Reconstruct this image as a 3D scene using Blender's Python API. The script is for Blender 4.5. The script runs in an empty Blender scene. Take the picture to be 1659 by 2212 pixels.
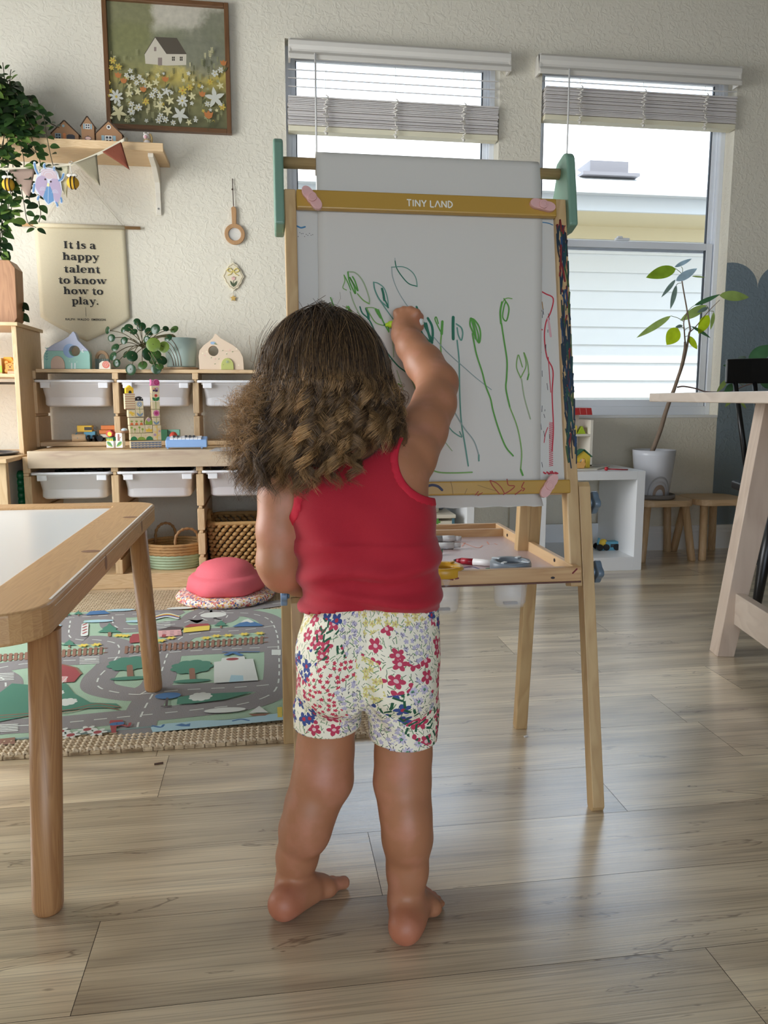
import bpy, math, random
import numpy as np
from mathutils import Vector, Matrix
random.seed(7); RNG = np.random.default_rng(7)
PI = math.pi
scene = bpy.context.scene
COL = scene.collection

# ------------------------------------------------------------ camera, world, lights
CAM_H = 0.76; FPX = 1700.0
PITCH = math.atan(246/1700.0); YAW = math.radians(8.37)
WALL = 3.68                       # inner face of the back wall
XL, XR, YB, CEIL = -1.92, 5.2, -2.3, 4.2
cam = bpy.data.cameras.new('camera'); camo = bpy.data.objects.new('camera', cam); COL.objects.link(camo)
camo.location = (0, 0, CAM_H); camo.rotation_euler = (PI/2 - PITCH, 0, -YAW)
cam.sensor_fit = 'HORIZONTAL'; cam.sensor_width = 36; cam.lens = FPX/1659*36
cam.clip_start = 0.02; cam.clip_end = 200
scene.camera = camo
w = bpy.data.worlds.new('world'); scene.world = w; w.use_nodes = True
bg = w.node_tree.nodes['Background']; bg.inputs[0].default_value = (0.66, 0.81, 1.0, 1); bg.inputs[1].default_value = 3.0
sun = bpy.data.lights.new('sun', 'SUN'); sun.energy = 5.5; sun.angle = math.radians(1.0); sun.color = (1, .97, .92)
suno = bpy.data.objects.new('sun', sun); COL.objects.link(suno)
suno.rotation_euler = Vector((0.10, 0.42, -0.90)).to_track_quat('-Z', 'Y').to_euler()
def area(name, loc, direction, sx, sy, energy, col):
    l = bpy.data.lights.new(name, 'AREA'); l.shape = 'RECTANGLE'; l.size = sx; l.size_y = sy
    l.energy = energy; l.color = col
    o = bpy.data.objects.new(name, l); COL.objects.link(o); o.location = loc
    o.rotation_euler = Vector(direction).to_track_quat('-Z', 'Z').to_euler(); return o
# daylight through the left wall window; soft front fill added at the rear wall
LWIN = (1.35, 3.05, 0.45, 1.95)     # y0,y1,z0,z1 of the left wall window
RWIN = (-1.4, 1.2, 0.05, 1.95)     # x0,x1,z0,z1 of the unseen rear opening, added for the fill lamp
area('left_window_daylight', (XL-.16, 2.2, 1.20), (1, 0, -.22), 1.7, 1.5, 58, (1.0, .975, .93))
area('rear_fill_light', (-.1, YB-.16, 1.0), (0, 1, -.22), 2.5, 1.8, 15, (1.0, .95, .89))
scene.view_settings.view_transform = 'Standard'; scene.view_settings.look = 'None'
scene.view_settings.exposure = 0.34; scene.view_settings.gamma = 1.0
scene.view_settings.use_curve_mapping = False
scene.cycles.max_bounces = 10; scene.cycles.diffuse_bounces = 6; scene.cycles.transparent_max_bounces = 16
scene.cycles.caustics_reflective = False; scene.cycles.caustics_refractive = False
scene.cycles.sample_clamp_indirect = 4.0

# ------------------------------------------------------------ photograph -> place helpers
_cp, _sp, _cs, _ss = math.cos(PITCH), math.sin(PITCH), math.cos(YAW), math.sin(YAW)
_F = Vector((_ss*_cp, _cs*_cp, -_sp)); _R = Vector((_cs, -_ss, 0)); _U = Vector((_ss*_sp, _cs*_sp, _cp))
FH = Vector((_ss, _cs, 0))
def ray(px, py): return _F + _R*((px-829.5)/FPX) + _U*((1106-py)/FPX)
def PZ(px, py, z=0.0):
    d = ray(px, py); t = (z-CAM_H)/d.z; return Vector((d.x*t, d.y*t, z))
def PY(px, py, Y):
    d = ray(px, py); t = Y/d.y; return Vector((d.x*t, Y, CAM_H+d.z*t))
def PX(px, py, X):
    d = ray(px, py); t = X/d.x; return Vector((X, d.y*t, CAM_H+d.z*t))
def PF(px, py, f):                # at horizontal forward distance f
    d = ray(px, py); t = f/d.dot(FH); return Vector((d.x*t, d.y*t, CAM_H+d.z*t))
def PN(px, py, p0, n):            # on the plane through p0 with normal n
    d = ray(px, py); c = Vector((0, 0, CAM_H)); t = (Vector(p0)-c).dot(n)/d.dot(n); return c+d*t

# ------------------------------------------------------------ materials
def lin(c):
    out = []
    for v in c[:3]:
        v = v/255.0; out.append(v/12.92 if v <= .04045 else ((v+.055)/1.055)**2.4)
    return (*out, 1.0)
MATS = {}
def nodes(name):
    m = bpy.data.materials.new(name); m.use_nodes = True; nt = m.node_tree
    return m, nt, nt.nodes['Principled BSDF']
def N(nt, t, **kw):
    n = nt.nodes.new(t)
    for k, v in kw.items(): setattr(n, k, v)
    return n
def mat(name, c, rough=.5, metal=0, bump=0, bscale=60, var=0, sheen=0, trans=0, emit=None, spec=None, alpha=None, sss=0, coat=0):
    if name in MATS: return MATS[name]
    m, nt, b = nodes(name); L = nt.links
    b.inputs['Base Color'].default_value = lin(c); b.inputs['Roughness'].default_value = rough; b.inputs['Metallic'].default_value = metal
    if sheen: b.inputs['Sheen Weight'].default_value = sheen
    if trans: b.inputs['Transmission Weight'].default_value = trans
    if spec is not None: b.inputs['Specular IOR Level'].default_value = spec
    if alpha is not None: b.inputs['Alpha'].default_value = alpha
    if coat: b.inputs['Coat Weight'].default_value = coat
    if sss:
        b.inputs['Subsurface Weight'].default_value = sss; b.inputs['Subsurface Radius'].default_value = (.012, .005, .003)
        b.inputs['Subsurface Scale'].default_value = 1.0
    if bump or var:
        tc = N(nt, 'ShaderNodeTexCoord'); no = N(nt, 'ShaderNodeTexNoise'); no.inputs['Scale'].default_value = bscale
        no.inputs['Detail'].default_value = 4; L.new(tc.outputs['Object'], no.inputs['Vector'])
        if bump:
            bp = N(nt, 'ShaderNodeBump'); bp.inputs['Strength'].default_value = bump; bp.inputs['Distance'].default_value = .002
            L.new(no.outputs['Fac'], bp.inputs['Height']); L.new(bp.outputs[0], b.inputs['Normal'])
        if var:
            n2 = N(nt, 'ShaderNodeTexNoise'); n2.inputs['Scale'].default_value = bscale*.3; L.new(tc.outputs['Object'], n2.inputs['Vector'])
            hs = N(nt, 'ShaderNodeHueSaturation'); hs.inputs['Color'].default_value = lin(c)
            mr = N(nt, 'ShaderNodeMapRange'); mr.inputs['To Min'].default_value = 1-var; mr.inputs['To Max'].default_value = 1+var
            L.new(n2.outputs['Fac'], mr.inputs['Value']); L.new(mr.outputs[0], hs.inputs['Value']); L.new(hs.outputs[0], b.inputs['Base Color'])
    MATS[name] = m; return m
def wood(name, c1, c2, axis='X', rings=26, rough=.45, knots=0, stretch=14):
    """long grain along the given object axis, darker growth lines of colour c2 over c1"""
    if name in MATS: return MATS[name]
    m, nt, b = nodes(name); L = nt.links
    tc = N(nt, 'ShaderNodeTexCoord'); mp = N(nt, 'ShaderNodeMapping')
    sc = {'X': (1, stretch, stretch), 'Y': (stretch, 1, stretch), 'Z': (stretch, stretch, 1)}[axis]
    mp.inputs['Scale'].default_value = sc; L.new(tc.outputs['Object'], mp.inputs['Vector'])
    no = N(nt, 'ShaderNodeTexNoise'); no.inputs['Scale'].default_value = 1.3; no.inputs['Detail'].default_value = 3; no.inputs['Distortion'].default_value = .4
    L.new(mp.outputs[0], no.inputs['Vector'])
    mu = N(nt, 'ShaderNodeMath', operation='MULTIPLY'); mu.inputs[1].default_value = rings; L.new(no.outputs['Fac'], mu.inputs[0])
    fr = N(nt, 'ShaderNodeMath', operation='FRACT'); L.new(mu.outputs[0], fr.inputs[0])
    cr = N(nt, 'ShaderNodeValToRGB'); e = cr.color_ramp.elements
    e[0].position = 0; e[0].color = (0, 0, 0, 1); e[1].position = 1; e[1].color = (0, 0, 0, 1)
    x = e.new(.75); x.color = (1, 1, 1, 1); L.new(fr.outputs[0], cr.inputs[0])
    n2 = N(nt, 'ShaderNodeTexNoise'); n2.inputs['Scale'].default_value = 8; n2.inputs['Detail'].default_value = 5; L.new(mp.outputs[0], n2.inputs['Vector'])
    ad = N(nt, 'ShaderNodeMath', operation='MULTIPLY'); L.new(cr.outputs[0], ad.inputs[0]); L.new(n2.outputs['Fac'], ad.inputs[1])
    mx = N(nt, 'ShaderNodeMix', data_type='RGBA'); mx.inputs[6].default_value = lin(c1); mx.inputs[7].default_value = lin(c2)
    L.new(ad.outputs[0], mx.inputs[0]); L.new(mx.outputs[2], b.inputs['Base Color'])
    b.inputs['Roughness'].default_value = rough
    bp = N(nt, 'ShaderNodeBump'); bp.inputs['Strength'].default_value = .15; bp.inputs['Distance'].default_value = .001
    L.new(n2.outputs['Fac'], bp.inputs['Height']); L.new(bp.outputs[0], b.inputs['Normal'])
    MATS[name] = m; return m

# ------------------------------------------------------------ mesh builder
def rotm(rx=0, ry=0, rz=0): return Matrix.Rotation(rz, 4, 'Z') @ Matrix.Rotation(ry, 4, 'Y') @ Matrix.Rotation(rx, 4, 'X')
def frame(o, x, y, z=None):
    x = Vector(x).normalized(); y = Vector(y); z = x.cross(y).normalized() if z is None else Vector(z).normalized(); y = z.cross(x)
    m = Matrix((x, y, z)).transposed().to_4x4(); m.translation = Vector(o); return m
WM = {}
class MB:
    def __init__(s, M=None): s.v = []; s.f = []; s.mi = []; s.sm = []; s.M = M
    def add(s, vs, fs, m=0, smooth=False):
        n = len(s.v)
        if s.M is not None: vs = [s.M @ Vector(v) for v in vs]
        s.v.extend([tuple(v) for v in vs])
        for q in fs: s.f.append(tuple(i+n for i in q)); s.mi.append(m); s.sm.append(smooth)
        return s
    def box(s, x0, x1, y0, y1, z0, z1, m=0):
        vs = [(x, y, z) for x in (x0, x1) for y in (y0, y1) for z in (z0, z1)]
        return s.add(vs, [(0, 1, 3, 2), (4, 6, 7, 5), (0, 4, 5, 1), (2, 3, 7, 6), (0, 2, 6, 4), (1, 5, 7, 3)], m)
    def hexa(s, b, t, m=0):       # bottom 4 and top 4 corners, same winding
        return s.add(list(b)+list(t), [(3, 2, 1, 0), (4, 5, 6, 7), (0, 1, 5, 4), (1, 2, 6, 5), (2, 3, 7, 6), (3, 0, 4, 7)], m)
    def beam(s, p0, p1, wx, wy, up=(0, 0, 1), m=0, taper=1):
        p0 = Vector(p0); p1 = Vector(p1); d = (p1-p0).normalized(); a = d.cross(Vector(up))
        if a.length < 1e-4: a = d.cross(Vector((0, 1, 0)))
        a.normalize(); b = a.cross(d)
        q = lambda p, k: [p+a*sx*wx/2*k+b*sy*wy/2*k for sx, sy in ((-1, -1), (1, -1), (1, 1), (-1, 1))]
        return s.hexa(q(p0, 1), q(p1, taper), m)
    def tube(s, pts, r, n=10, m=0, closed=False, caps=True, sq=1.0):
        pts = [Vector(p) for p in pts]; k = len(pts)
        rs = r if isinstance(r, (list, tuple)) else [r]*k
        vs = []; fs = []; ref = None
        for i, p in enumerate(pts):
            t = (pts[min(i+1, k-1)]-pts[max(i-1, 0)]) if not closed else (pts[(i+1) % k]-pts[i-1])
            if t.length < 1e-9: t = Vector((0, 0, 1))
            t.normalize()
            if ref is None: ref = t.orthogonal()
            ref = (ref-t*ref.dot(t))
            if ref.length < 1e-6: ref = t.orthogonal()
            ref.normalize(); b = t.cross(ref)
            for j in range(n):
                a = 2*PI*j/n; vs.append(p+(ref*math.cos(a)+b*math.sin(a)*sq)*rs[i])
        K = k if closed else k-1
        for i in range(K):
            for j in range(n):
                a, b2 = i*n+j, i*n+(j+1) % n; c, d = ((i+1) % k)*n+(j+1) % n, ((i+1) % k)*n+j
                fs.append((a, b2, c, d))
        s.add(vs, fs, m, True)
        if caps and not closed:
            base = len(s.v)-len(vs)
            for q in (tuple(range(base+n-1, base-1, -1)), tuple(base+(k-1)*n+j for j in range(n))):
                s.f.append(q); s.mi.append(m); s.sm.append(False)
        return s
    def cyl(s, p0, p1, r0, r1=None, n=24, m=0): return s.tube([p0, p1], [r0, r0 if r1 is None else r1], n, m)
    def lathe(s, prof, c=(0, 0, 0), n=32, m=0, sx=1, sy=1):
        vs = []; fs = []; k = len(prof)
        for r, z in prof:
            for j in range(n): a = 2*PI*j/n; vs.append((c[0]+r*math.cos(a)*sx, c[1]+r*math.sin(a)*sy, c[2]+z))
        for i in range(k-1):
            for j in range(n): fs.append((i*n+j, i*n+(j+1) % n, (i+1)*n+(j+1) % n, (i+1)*n+j))
        return s.add(vs, fs, m, True)
    def ball(s, c, r, n=16, m=0, R=None):
        r = (r, r, r) if not isinstance(r, (tuple, list)) else r; h = max(6, n//2)
        vs = []; fs = []
        for i in range(h+1):
            th = PI*i/h
            for j in range(n):
                a = 2*PI*j/n; p = Vector((r[0]*math.sin(th)*math.cos(a), r[1]*math.sin(th)*math.sin(a), r[2]*math.cos(th)))
                if R is not None: p = R @ p
                vs.append(p+Vector(c))
        for i in range(h):
            for j in range(n): fs.append((i*n+j, (i+1)*n+j, (i+1)*n+(j+1) % n, i*n+(j+1) % n))
        return s.add(vs, fs, m, True)
    def prism(s, poly, z0, z1, m=0, sm=False):
        n = len(poly); ar = sum(poly[i][0]*poly[(i+1) % n][1]-poly[(i+1) % n][0]*poly[i][1] for i in range(n))
        if ar < 0: poly = poly[::-1]
        vs = [(x, y, z0) for x, y in poly]+[(x, y, z1) for x, y in poly]
        s.add(vs, [tuple(range(n-1, -1, -1)), tuple(range(n, 2*n))], m)
        base = len(s.v)-2*n
        for i in range(n):
            s.f.append((base+i, base+(i+1) % n, base+n+(i+1) % n, base+n+i)); s.mi.append(m); s.sm.append(sm)
        return s
    def ring(s, outer, inner, z0, z1, m=0):
        n = len(outer); vs = []
        for P, z in ((outer, z0), (inner, z0), (outer, z1), (inner, z1)): vs += [(x, y, z) for x, y in P]
        fs = []
        for i in range(n):
            j = (i+1) % n
            fs += [(i, n+i, n+j, j), (2*n+i, 2*n+j, 3*n+j, 3*n+i), (i, j, 2*n+j, 2*n+i), (n+j, n+i, 3*n+i, 3*n+j)]
        return s.add(vs, fs, m)
    def flat(s, poly, z, m=0):
        n = len(poly); ar = sum(poly[i][0]*poly[(i+1) % n][1]-poly[(i+1) % n][0]*poly[i][1] for i in range(n))
        if ar < 0: poly = poly[::-1]
        return s.add([(x, y, z) for x, y in poly], [tuple(range(n))], m)
    def rib(s, pts, wd, z, m=0, caps=True):
        k = len(pts); ws = wd if isinstance(wd, (list, tuple)) else [wd]*k; L = []; Rr = []
        for i, (x, y) in enumerate(pts):
            ax, ay = pts[min(i+1, k-1)]; bx, by = pts[max(i-1, 0)]; dx, dy = ax-bx, ay-by; l = math.hypot(dx, dy) or 1
            nx, ny = -dy/l*ws[i]/2, dx/l*ws[i]/2; L.append((x+nx, y+ny, z)); Rr.append((x-nx, y-ny, z))
        s.add(L+Rr, [(i+k, i+1+k, i+1, i) for i in range(k-1)], m)
        if caps:
            for (x, y), q in ((pts[0], ws[0]), (pts[-1], ws[-1])): s.flat(circ(x, y, q/2, n=8), z+.000006, m)
        return s
    def build(s, name, mats, parent=None, bevel=0, seg=2, local=False, kind=None, label=None, cat=None, group=None, smooth_all=None, sub=0):
        me = bpy.data.meshes.new(name); vs = s.v
        if parent is not None and not local:
            inv = WM[parent.name].inverted(); vs = [inv @ Vector(v) for v in vs]
        me.from_pydata([tuple(v) for v in vs], [], s.f)
        mats = mats if isinstance(mats, (list, tuple)) else [mats]
        for q in mats: me.materials.append(q)
        me.polygons.foreach_set('material_index', [min(i, len(mats)-1) for i in s.mi])
        me.polygons.foreach_set('use_smooth', s.sm if smooth_all is None else [smooth_all]*len(s.f)); me.update()
        o = bpy.data.objects.new(name, me); COL.objects.link(o)
        if parent is not None: o.parent = parent; WM[o.name] = WM[parent.name].copy()
        else: WM[o.name] = Matrix.Identity(4)
        if bevel:
            b = o.modifiers.new('bevel', 'BEVEL'); b.width = bevel; b.segments = seg; b.limit_method = 'ANGLE'; b.angle_limit = math.radians(40)
        if sub: q = o.modifiers.new('sub', 'SUBSURF'); q.levels = sub; q.render_levels = sub
        return tag(o, label, cat, group, kind)
def tag(o, label=None, cat=None, group=None, kind=None):
    if label: o['label'] = label
    if cat: o['category'] = cat
    if group: o['group'] = group
    if kind: o['kind'] = kind
    return o
def thing(name, loc, label, cat, group=None, rz=0, rot=None):
    o = bpy.data.objects.new(name, None); COL.objects.link(o); o.location = loc; o.empty_display_size = .05
    o.rotation_euler = rot if rot is not None else (0, 0, rz)
    WM[o.name] = Matrix.Translation(Vector(loc)) @ o.rotation_euler.to_matrix().to_4x4()
    return tag(o, label, cat, group)
def struct(mb, name, mats, **k): return mb.build(name, mats, kind='structure', **k)
def circ(x, y, r, n=20, ry=None, a0=0): return [(x+r*math.cos(a0+2*PI*i/n), y+(ry or r)*math.sin(a0+2*PI*i/n)) for i in range(n)]
def arc(cx, cy, rx, ry, a0, a1, n=12): return [(cx+rx*math.cos(math.radians(a0+(a1-a0)*i/n)), cy+ry*math.sin(math.radians(a0+(a1-a0)*i/n))) for i in range(n+1)]
def rrect(x0, x1, y0, y1, r, n=5):
    p = []
    for cx, cy, a in ((x1-r, y1-r, 0), (x0+r, y1-r, 90), (x0+r, y0+r, 180), (x1-r, y0+r, 270)): p += arc(cx, cy, r, r, a, a+90, n)
    return p
def flower(cx, cy, r, n=5, rot=0, sharp=0.45, k=6):
    p = []
    for i in range(n*k):
        a = 2*PI*i/(n*k)+rot; q = abs(math.cos(n*(a-rot)/2)); p.append((cx+r*(sharp+(1-sharp)*q)*math.cos(a), cy+r*(sharp+(1-sharp)*q)*math.sin(a)))
    return p
def leaf2(x, y, l, wd, a, n=8):
    p = []
    for i in range(n+1): t = i/n; p.append((t*l, wd/2*math.sin(PI*t**.8)))
    for i in range(n-1, 0, -1): t = i/n; p.append((t*l, -wd/2*math.sin(PI*t**.8)))
    return [(x+u*math.cos(a)-v*math.sin(a), y+u*math.sin(a)+v*math.cos(a)) for u, v in p]
def bez(pts, n=8):                # Catmull-Rom through 2-D or 3-D points
    P = [Vector(p) for p in pts]; P = [P[0]*2-P[1]]+P+[P[-1]*2-P[-2]]; out = []
    for i in range(1, len(P)-2):
        for j in range(n):
            t = j/n; out.append(.5*((2*P[i])+(P[i+1]-P[i-1])*t+(2*P[i-1]-5*P[i]+4*P[i+1]-P[i+2])*t*t+(3*P[i]-P[i-1]-3*P[i+1]+P[i+2])*t**3))
    out.append(P[-2]); return out
def b2(pts, n=6): return [(v[0], v[1]) for v in bez([(p[0], p[1], 0) for p in pts], n)]
def text_into(mb, txt, size, z, m=0, cx=0, cy=0, bold=0, spacing=1):
    cu = bpy.data.curves.new('txt', 'FONT'); cu.body = txt; cu.size = size; cu.align_x = 'CENTER'; cu.align_y = 'CENTER'
    cu.offset = bold; cu.space_character = spacing; cu.resolution_u = 3
    o = bpy.data.objects.new('txt', cu); COL.objects.link(o); dg = bpy.context.evaluated_depsgraph_get(); dg.update()
    me = o.evaluated_get(dg).to_mesh(); mb.add([(v.co.x+cx, v.co.y+cy, z) for v in me.vertices], [tuple(p.vertices) for p in me.polygons], m)
    o.evaluated_get(dg).to_mesh_clear(); bpy.data.objects.remove(o); bpy.data.curves.remove(cu)
def copy_tree(o, parent=None):
    c = o.copy(); COL.objects.link(c); WM[c.name] = WM[o.name].copy()
    if parent is not None: c.parent = parent
    for ch in list(o.children): copy_tree(ch, c)
    return c
# ------------------------------------------------------------ the room
def wall_mat(name, c, paint=None):
    m, nt, b = nodes(name); L = nt.links
    tc = N(nt, 'ShaderNodeTexCoord'); n1 = N(nt, 'ShaderNodeTexNoise'); n1.inputs['Scale'].default_value = 38; n1.inputs['Detail'].default_value = 3; n1.inputs['Distortion'].default_value = 1.2
    L.new(tc.outputs['Object'], n1.inputs['Vector'])
    cr = N(nt, 'ShaderNodeValToRGB'); cr.color_ramp.elements[0].position = .45; cr.color_ramp.elements[1].position = .62; L.new(n1.outputs['Fac'], cr.inputs[0])
    n2 = N(nt, 'ShaderNodeTexNoise'); n2.inputs['Scale'].default_value = 220; L.new(tc.outputs['Object'], n2.inputs['Vector'])
    ma = N(nt, 'ShaderNodeMath', operation='MULTIPLY_ADD'); ma.inputs[1].default_value = .25; L.new(n2.outputs['Fac'], ma.inputs[0]); L.new(cr.outputs[0], ma.inputs[2])
    bp = N(nt, 'ShaderNodeBump'); bp.inputs['Strength'].default_value = .34; bp.inputs['Distance'].default_value = .003
    L.new(ma.outputs[0], bp.inputs['Height']); L.new(bp.outputs[0], b.inputs['Normal'])
    b.inputs['Base Color'].default_value = lin(c); b.inputs['Roughness'].default_value = .75
    return m
M_WALL = wall_mat('stucco_wall', (220, 214, 198)); M_SLATE = wall_mat('slate_paint', (122, 136, 144))
M_WHITE = mat('white_paint', (232, 232, 230), .4); M_CEIL = mat('ceiling_paint', (150, 147, 140), .9, bump=.2, bscale=80)
M_VINYL = mat('window_vinyl', (226, 230, 236), .35); M_BLIND = mat('blind_slat', (214, 209, 206), .45); M_VAL = mat('valance', (216, 212, 204), .45)

# floor: vinyl planks, long side parallel to the back wall
def floor_mat():
    m, nt, b = nodes('vinyl_planks'); L = nt.links
    tc = N(nt, 'ShaderNodeTexCoord'); at = N(nt, 'ShaderNodeAttribute'); at.attribute_name = 'rnd'
    cx = N(nt, 'ShaderNodeCombineXYZ'); mu = N(nt, 'ShaderNodeMath', operation='MULTIPLY'); mu.inputs[1].default_value = 37.0
    L.new(at.outputs['Fac'], mu.inputs[0]); L.new(mu.outputs[0], cx.inputs[0]); L.new(mu.outputs[0], cx.inputs[1])
    ad = N(nt, 'ShaderNodeVectorMath', operation='ADD'); L.new(tc.outputs['Object'], ad.inputs[0]); L.new(cx.outputs[0], ad.inputs[1])
    def nz(sc, scale, det=4, dist=0):
        mp = N(nt, 'ShaderNodeMapping'); mp.inputs['Scale'].default_value = sc; L.new(ad.outputs[0], mp.inputs['Vector'])
        no = N(nt, 'ShaderNodeTexNoise'); no.inputs['Scale'].default_value = scale; no.inputs['Detail'].default_value = det; no.inputs['Distortion'].default_value = dist
        L.new(mp.outputs[0], no.inputs['Vector']); return no.outputs['Fac']
    def ramp(src, stops):
        cr = N(nt, 'ShaderNodeValToRGB'); L.new(src, cr.inputs[0]); e = cr.color_ramp.elements
        e[0].position, e[0].color = stops[0][0], stops[0][1]; e[1].position, e[1].color = stops[-1][0], stops[-1][1]
        for p, c in stops[1:-1]: x = e.new(p); x.color = c
        return cr.outputs[0]
    def mix(a, bb, f, mode='MIX'):
        mx = N(nt, 'ShaderNodeMix', data_type='RGBA', blend_type=mode)
        for i, q in ((0, f), (6, a), (7, bb)):
            if hasattr(q, 'is_linked') or hasattr(q, 'links'): L.new(q, mx.inputs[i])
            else: mx.inputs[i].default_value = q
        return mx.outputs[2]
    broad = nz((.9, 6, 1), 1.7, 5, .8); mid = nz((.55, 15, 1), 2.8, 8, 1.2); fine = nz((.45, 42, 1), 8, 9, .4); knot = nz((1, 6, 1), 2.3, 4, 2.2)
    base = ramp(broad, [(.30, lin((166, 150, 128))), (.45, lin((198, 182, 154))), (.56, lin((220, 204, 174))), (.70, lin((236, 222, 192)))])
    streak = ramp(mid, [(.36, lin((140, 126, 114))), (.50, lin((216, 206, 192))), (.60, lin((232, 224, 210)))])
    c = mix(base, streak, .42, 'MULTIPLY'); c = mix(c, base, .45)
    g = ramp(fine, [(.36, (.45, .42, .40, 1)), (.47, (.86, .85, .84, 1)), (.56, (1, 1, 1, 1))]); c = mix(c, g, .60, 'MULTIPLY')
    k = ramp(knot, [(.645, (1, 1, 1, 1)), (.658, (.26, .21, .18, 1)), (.672, (.97, .95, .93, 1)), (.73, (.8, .77, .75, 1))]); c = mix(c, k, .85, 'MULTIPLY')
    hs = N(nt, 'ShaderNodeHueSaturation'); mr = N(nt, 'ShaderNodeMapRange'); mr.inputs['To Min'].default_value = .93; mr.inputs['To Max'].default_value = 1.16
    L.new(at.outputs['Fac'], mr.inputs['Value']); L.new(mr.outputs[0], hs.inputs['Value']); L.new(c, hs.inputs['Color']); L.new(hs.outputs[0], b.inputs['Base Color'])
    rr = N(nt, 'ShaderNodeMapRange'); rr.inputs['To Min'].default_value = .24; rr.inputs['To Max'].default_value = .36; L.new(fine, rr.inputs['Value']); L.new(rr.outputs[0], b.inputs['Roughness'])
    b.inputs['Specular IOR Level'].default_value = 1.0; b.inputs['Coat Weight'].default_value = 1.0; b.inputs['Coat Roughness'].default_value = .22
    bp = N(nt, 'ShaderNodeBump'); bp.inputs['Strength'].default_value = .22; bp.inputs['Distance'].default_value = .0012; L.new(fine, bp.inputs['Height']); L.new(bp.outputs[0], b.inputs['Normal'])
    return m
M_FLOOR = floor_mat(); M_GAP = mat('plank_gap', (70, 62, 56), .8)
PW, PL = .181, 1.22
y_first = PZ(801, 1797).y          # a long seam seen in the photo
fl = MB(); rnds = []
joints = {}
def row_of(y): return int(math.floor((y-y_first)/PW))
for px, py in ((352, 1680), (185, 2090), (816, 1890), (1590, 2130), (1310, 1700)):
    q = PZ(px, py); joints[row_of(q.y)] = q.x
fl.add([(XL, YB, -.0012), (XR, YB, -.0012), (XR, WALL, -.0012), (XL, WALL, -.0012)], [(0, 1, 2, 3)], 1); rnds.append(0)
r = row_of(YB)-1; rr_ = random.Random(3)
while y_first+r*PW < WALL:
    y0 = max(YB, y_first+r*PW); y1 = min(WALL, y0+PW if r > row_of(YB) else y_first+(r+1)*PW)
    y0 = max(YB, y_first+r*PW); y1 = min(WALL, y_first+(r+1)*PW)
    j = joints.get(r, rr_.uniform(0, PL)); x = j-math.ceil((j-XL)/PL)*PL
    while x < XR and y1 > y0:
        a, b_ = max(x, XL)+.0005, min(x+PL, XR)-.0005
        if b_ > a: fl.add([(a, y0+.0004, 0), (b_, y0+.0004, 0), (b_, y1-.0004, 0), (a, y1-.0004, 0)], [(0, 1, 2, 3)], 0); rnds.append(rr_.random())
        x += PL
    r += 1
fo = struct(fl, 'floor', [M_FLOOR, M_GAP])
atr = fo.data.attributes.new('rnd', 'FLOAT', 'FACE'); atr.data.foreach_set('value', rnds)

# window openings in the back wall (x0,x1,z0,z1)
W2 = (PY(1167, 330, WALL).x, PY(1551, 880, WALL).x, PY(1550, 897, WALL).z, PY(1385, 128, WALL-.02).z)
W1 = (PY(619, 330, WALL).x, PY(1077, 320, WALL).x, W2[2], PY(860, 94, WALL-.02).z)
def wall_with_holes(name, a0, a1, z0, z1, holes, to3, mats, t=.14):
    xs = sorted({a0, a1, *[h[0] for h in holes], *[h[1] for h in holes]}); zs = sorted({z0, z1, *[h[2] for h in holes], *[h[3] for h in holes]})
    mb = MB()
    for i in range(len(xs)-1):
        for j in range(len(zs)-1):
            cx, cz = (xs[i]+xs[i+1])/2, (zs[j]+zs[j+1])/2
            if any(h[0] < cx < h[1] and h[2] < cz < h[3] for h in holes): continue
            b = [to3(xs[i], 0, zs[j]), to3(xs[i+1], 0, zs[j]), to3(xs[i+1], t, zs[j]), to3(xs[i], t, zs[j])]
            tt = [to3(xs[i], 0, zs[j+1]), to3(xs[i+1], 0, zs[j+1]), to3(xs[i+1], t, zs[j+1]), to3(xs[i], t, zs[j+1])]
            mb.hexa(b, tt)
    return struct(mb, name, mats)
wall_with_holes('wall_back', XL-.14, XR+.14, 0, CEIL, [W1, W2], lambda a, t, z: (a, WALL+t, z), M_WALL)
wall_with_holes('wall_left', YB, WALL, 0, CEIL, [LWIN], lambda a, t, z: (XL-t, a, z), M_WALL)
M_WALL2 = wall_mat('taupe_wall', (150, 146, 138))
wall_with_holes('wall_rear', XL-.14, XR+.14, 0, CEIL, [RWIN], lambda a, t, z: (a, YB-t, z), M_WALL2)
struct(MB().box(XR, XR+.14, YB, WALL, 0, CEIL), 'wall_right', M_WALL2)
struct(MB().box(XL-.14, XR+.14, YB-.14, WALL+.14, CEIL, CEIL+.12), 'ceiling', M_CEIL)
for nm, P in (('trim_1', [(XL+.001, XL+.03, LWIN[0]-.08, LWIN[1]+.08, LWIN[2]-.09, LWIN[2]), (XL+.001, XL+.03, LWIN[0]-.08, LWIN[1]+.08, LWIN[3], LWIN[3]+.09)]),):
    m_ = MB()
    for q in P: m_.box(*q)
    struct(m_, nm, M_WHITE)
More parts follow.
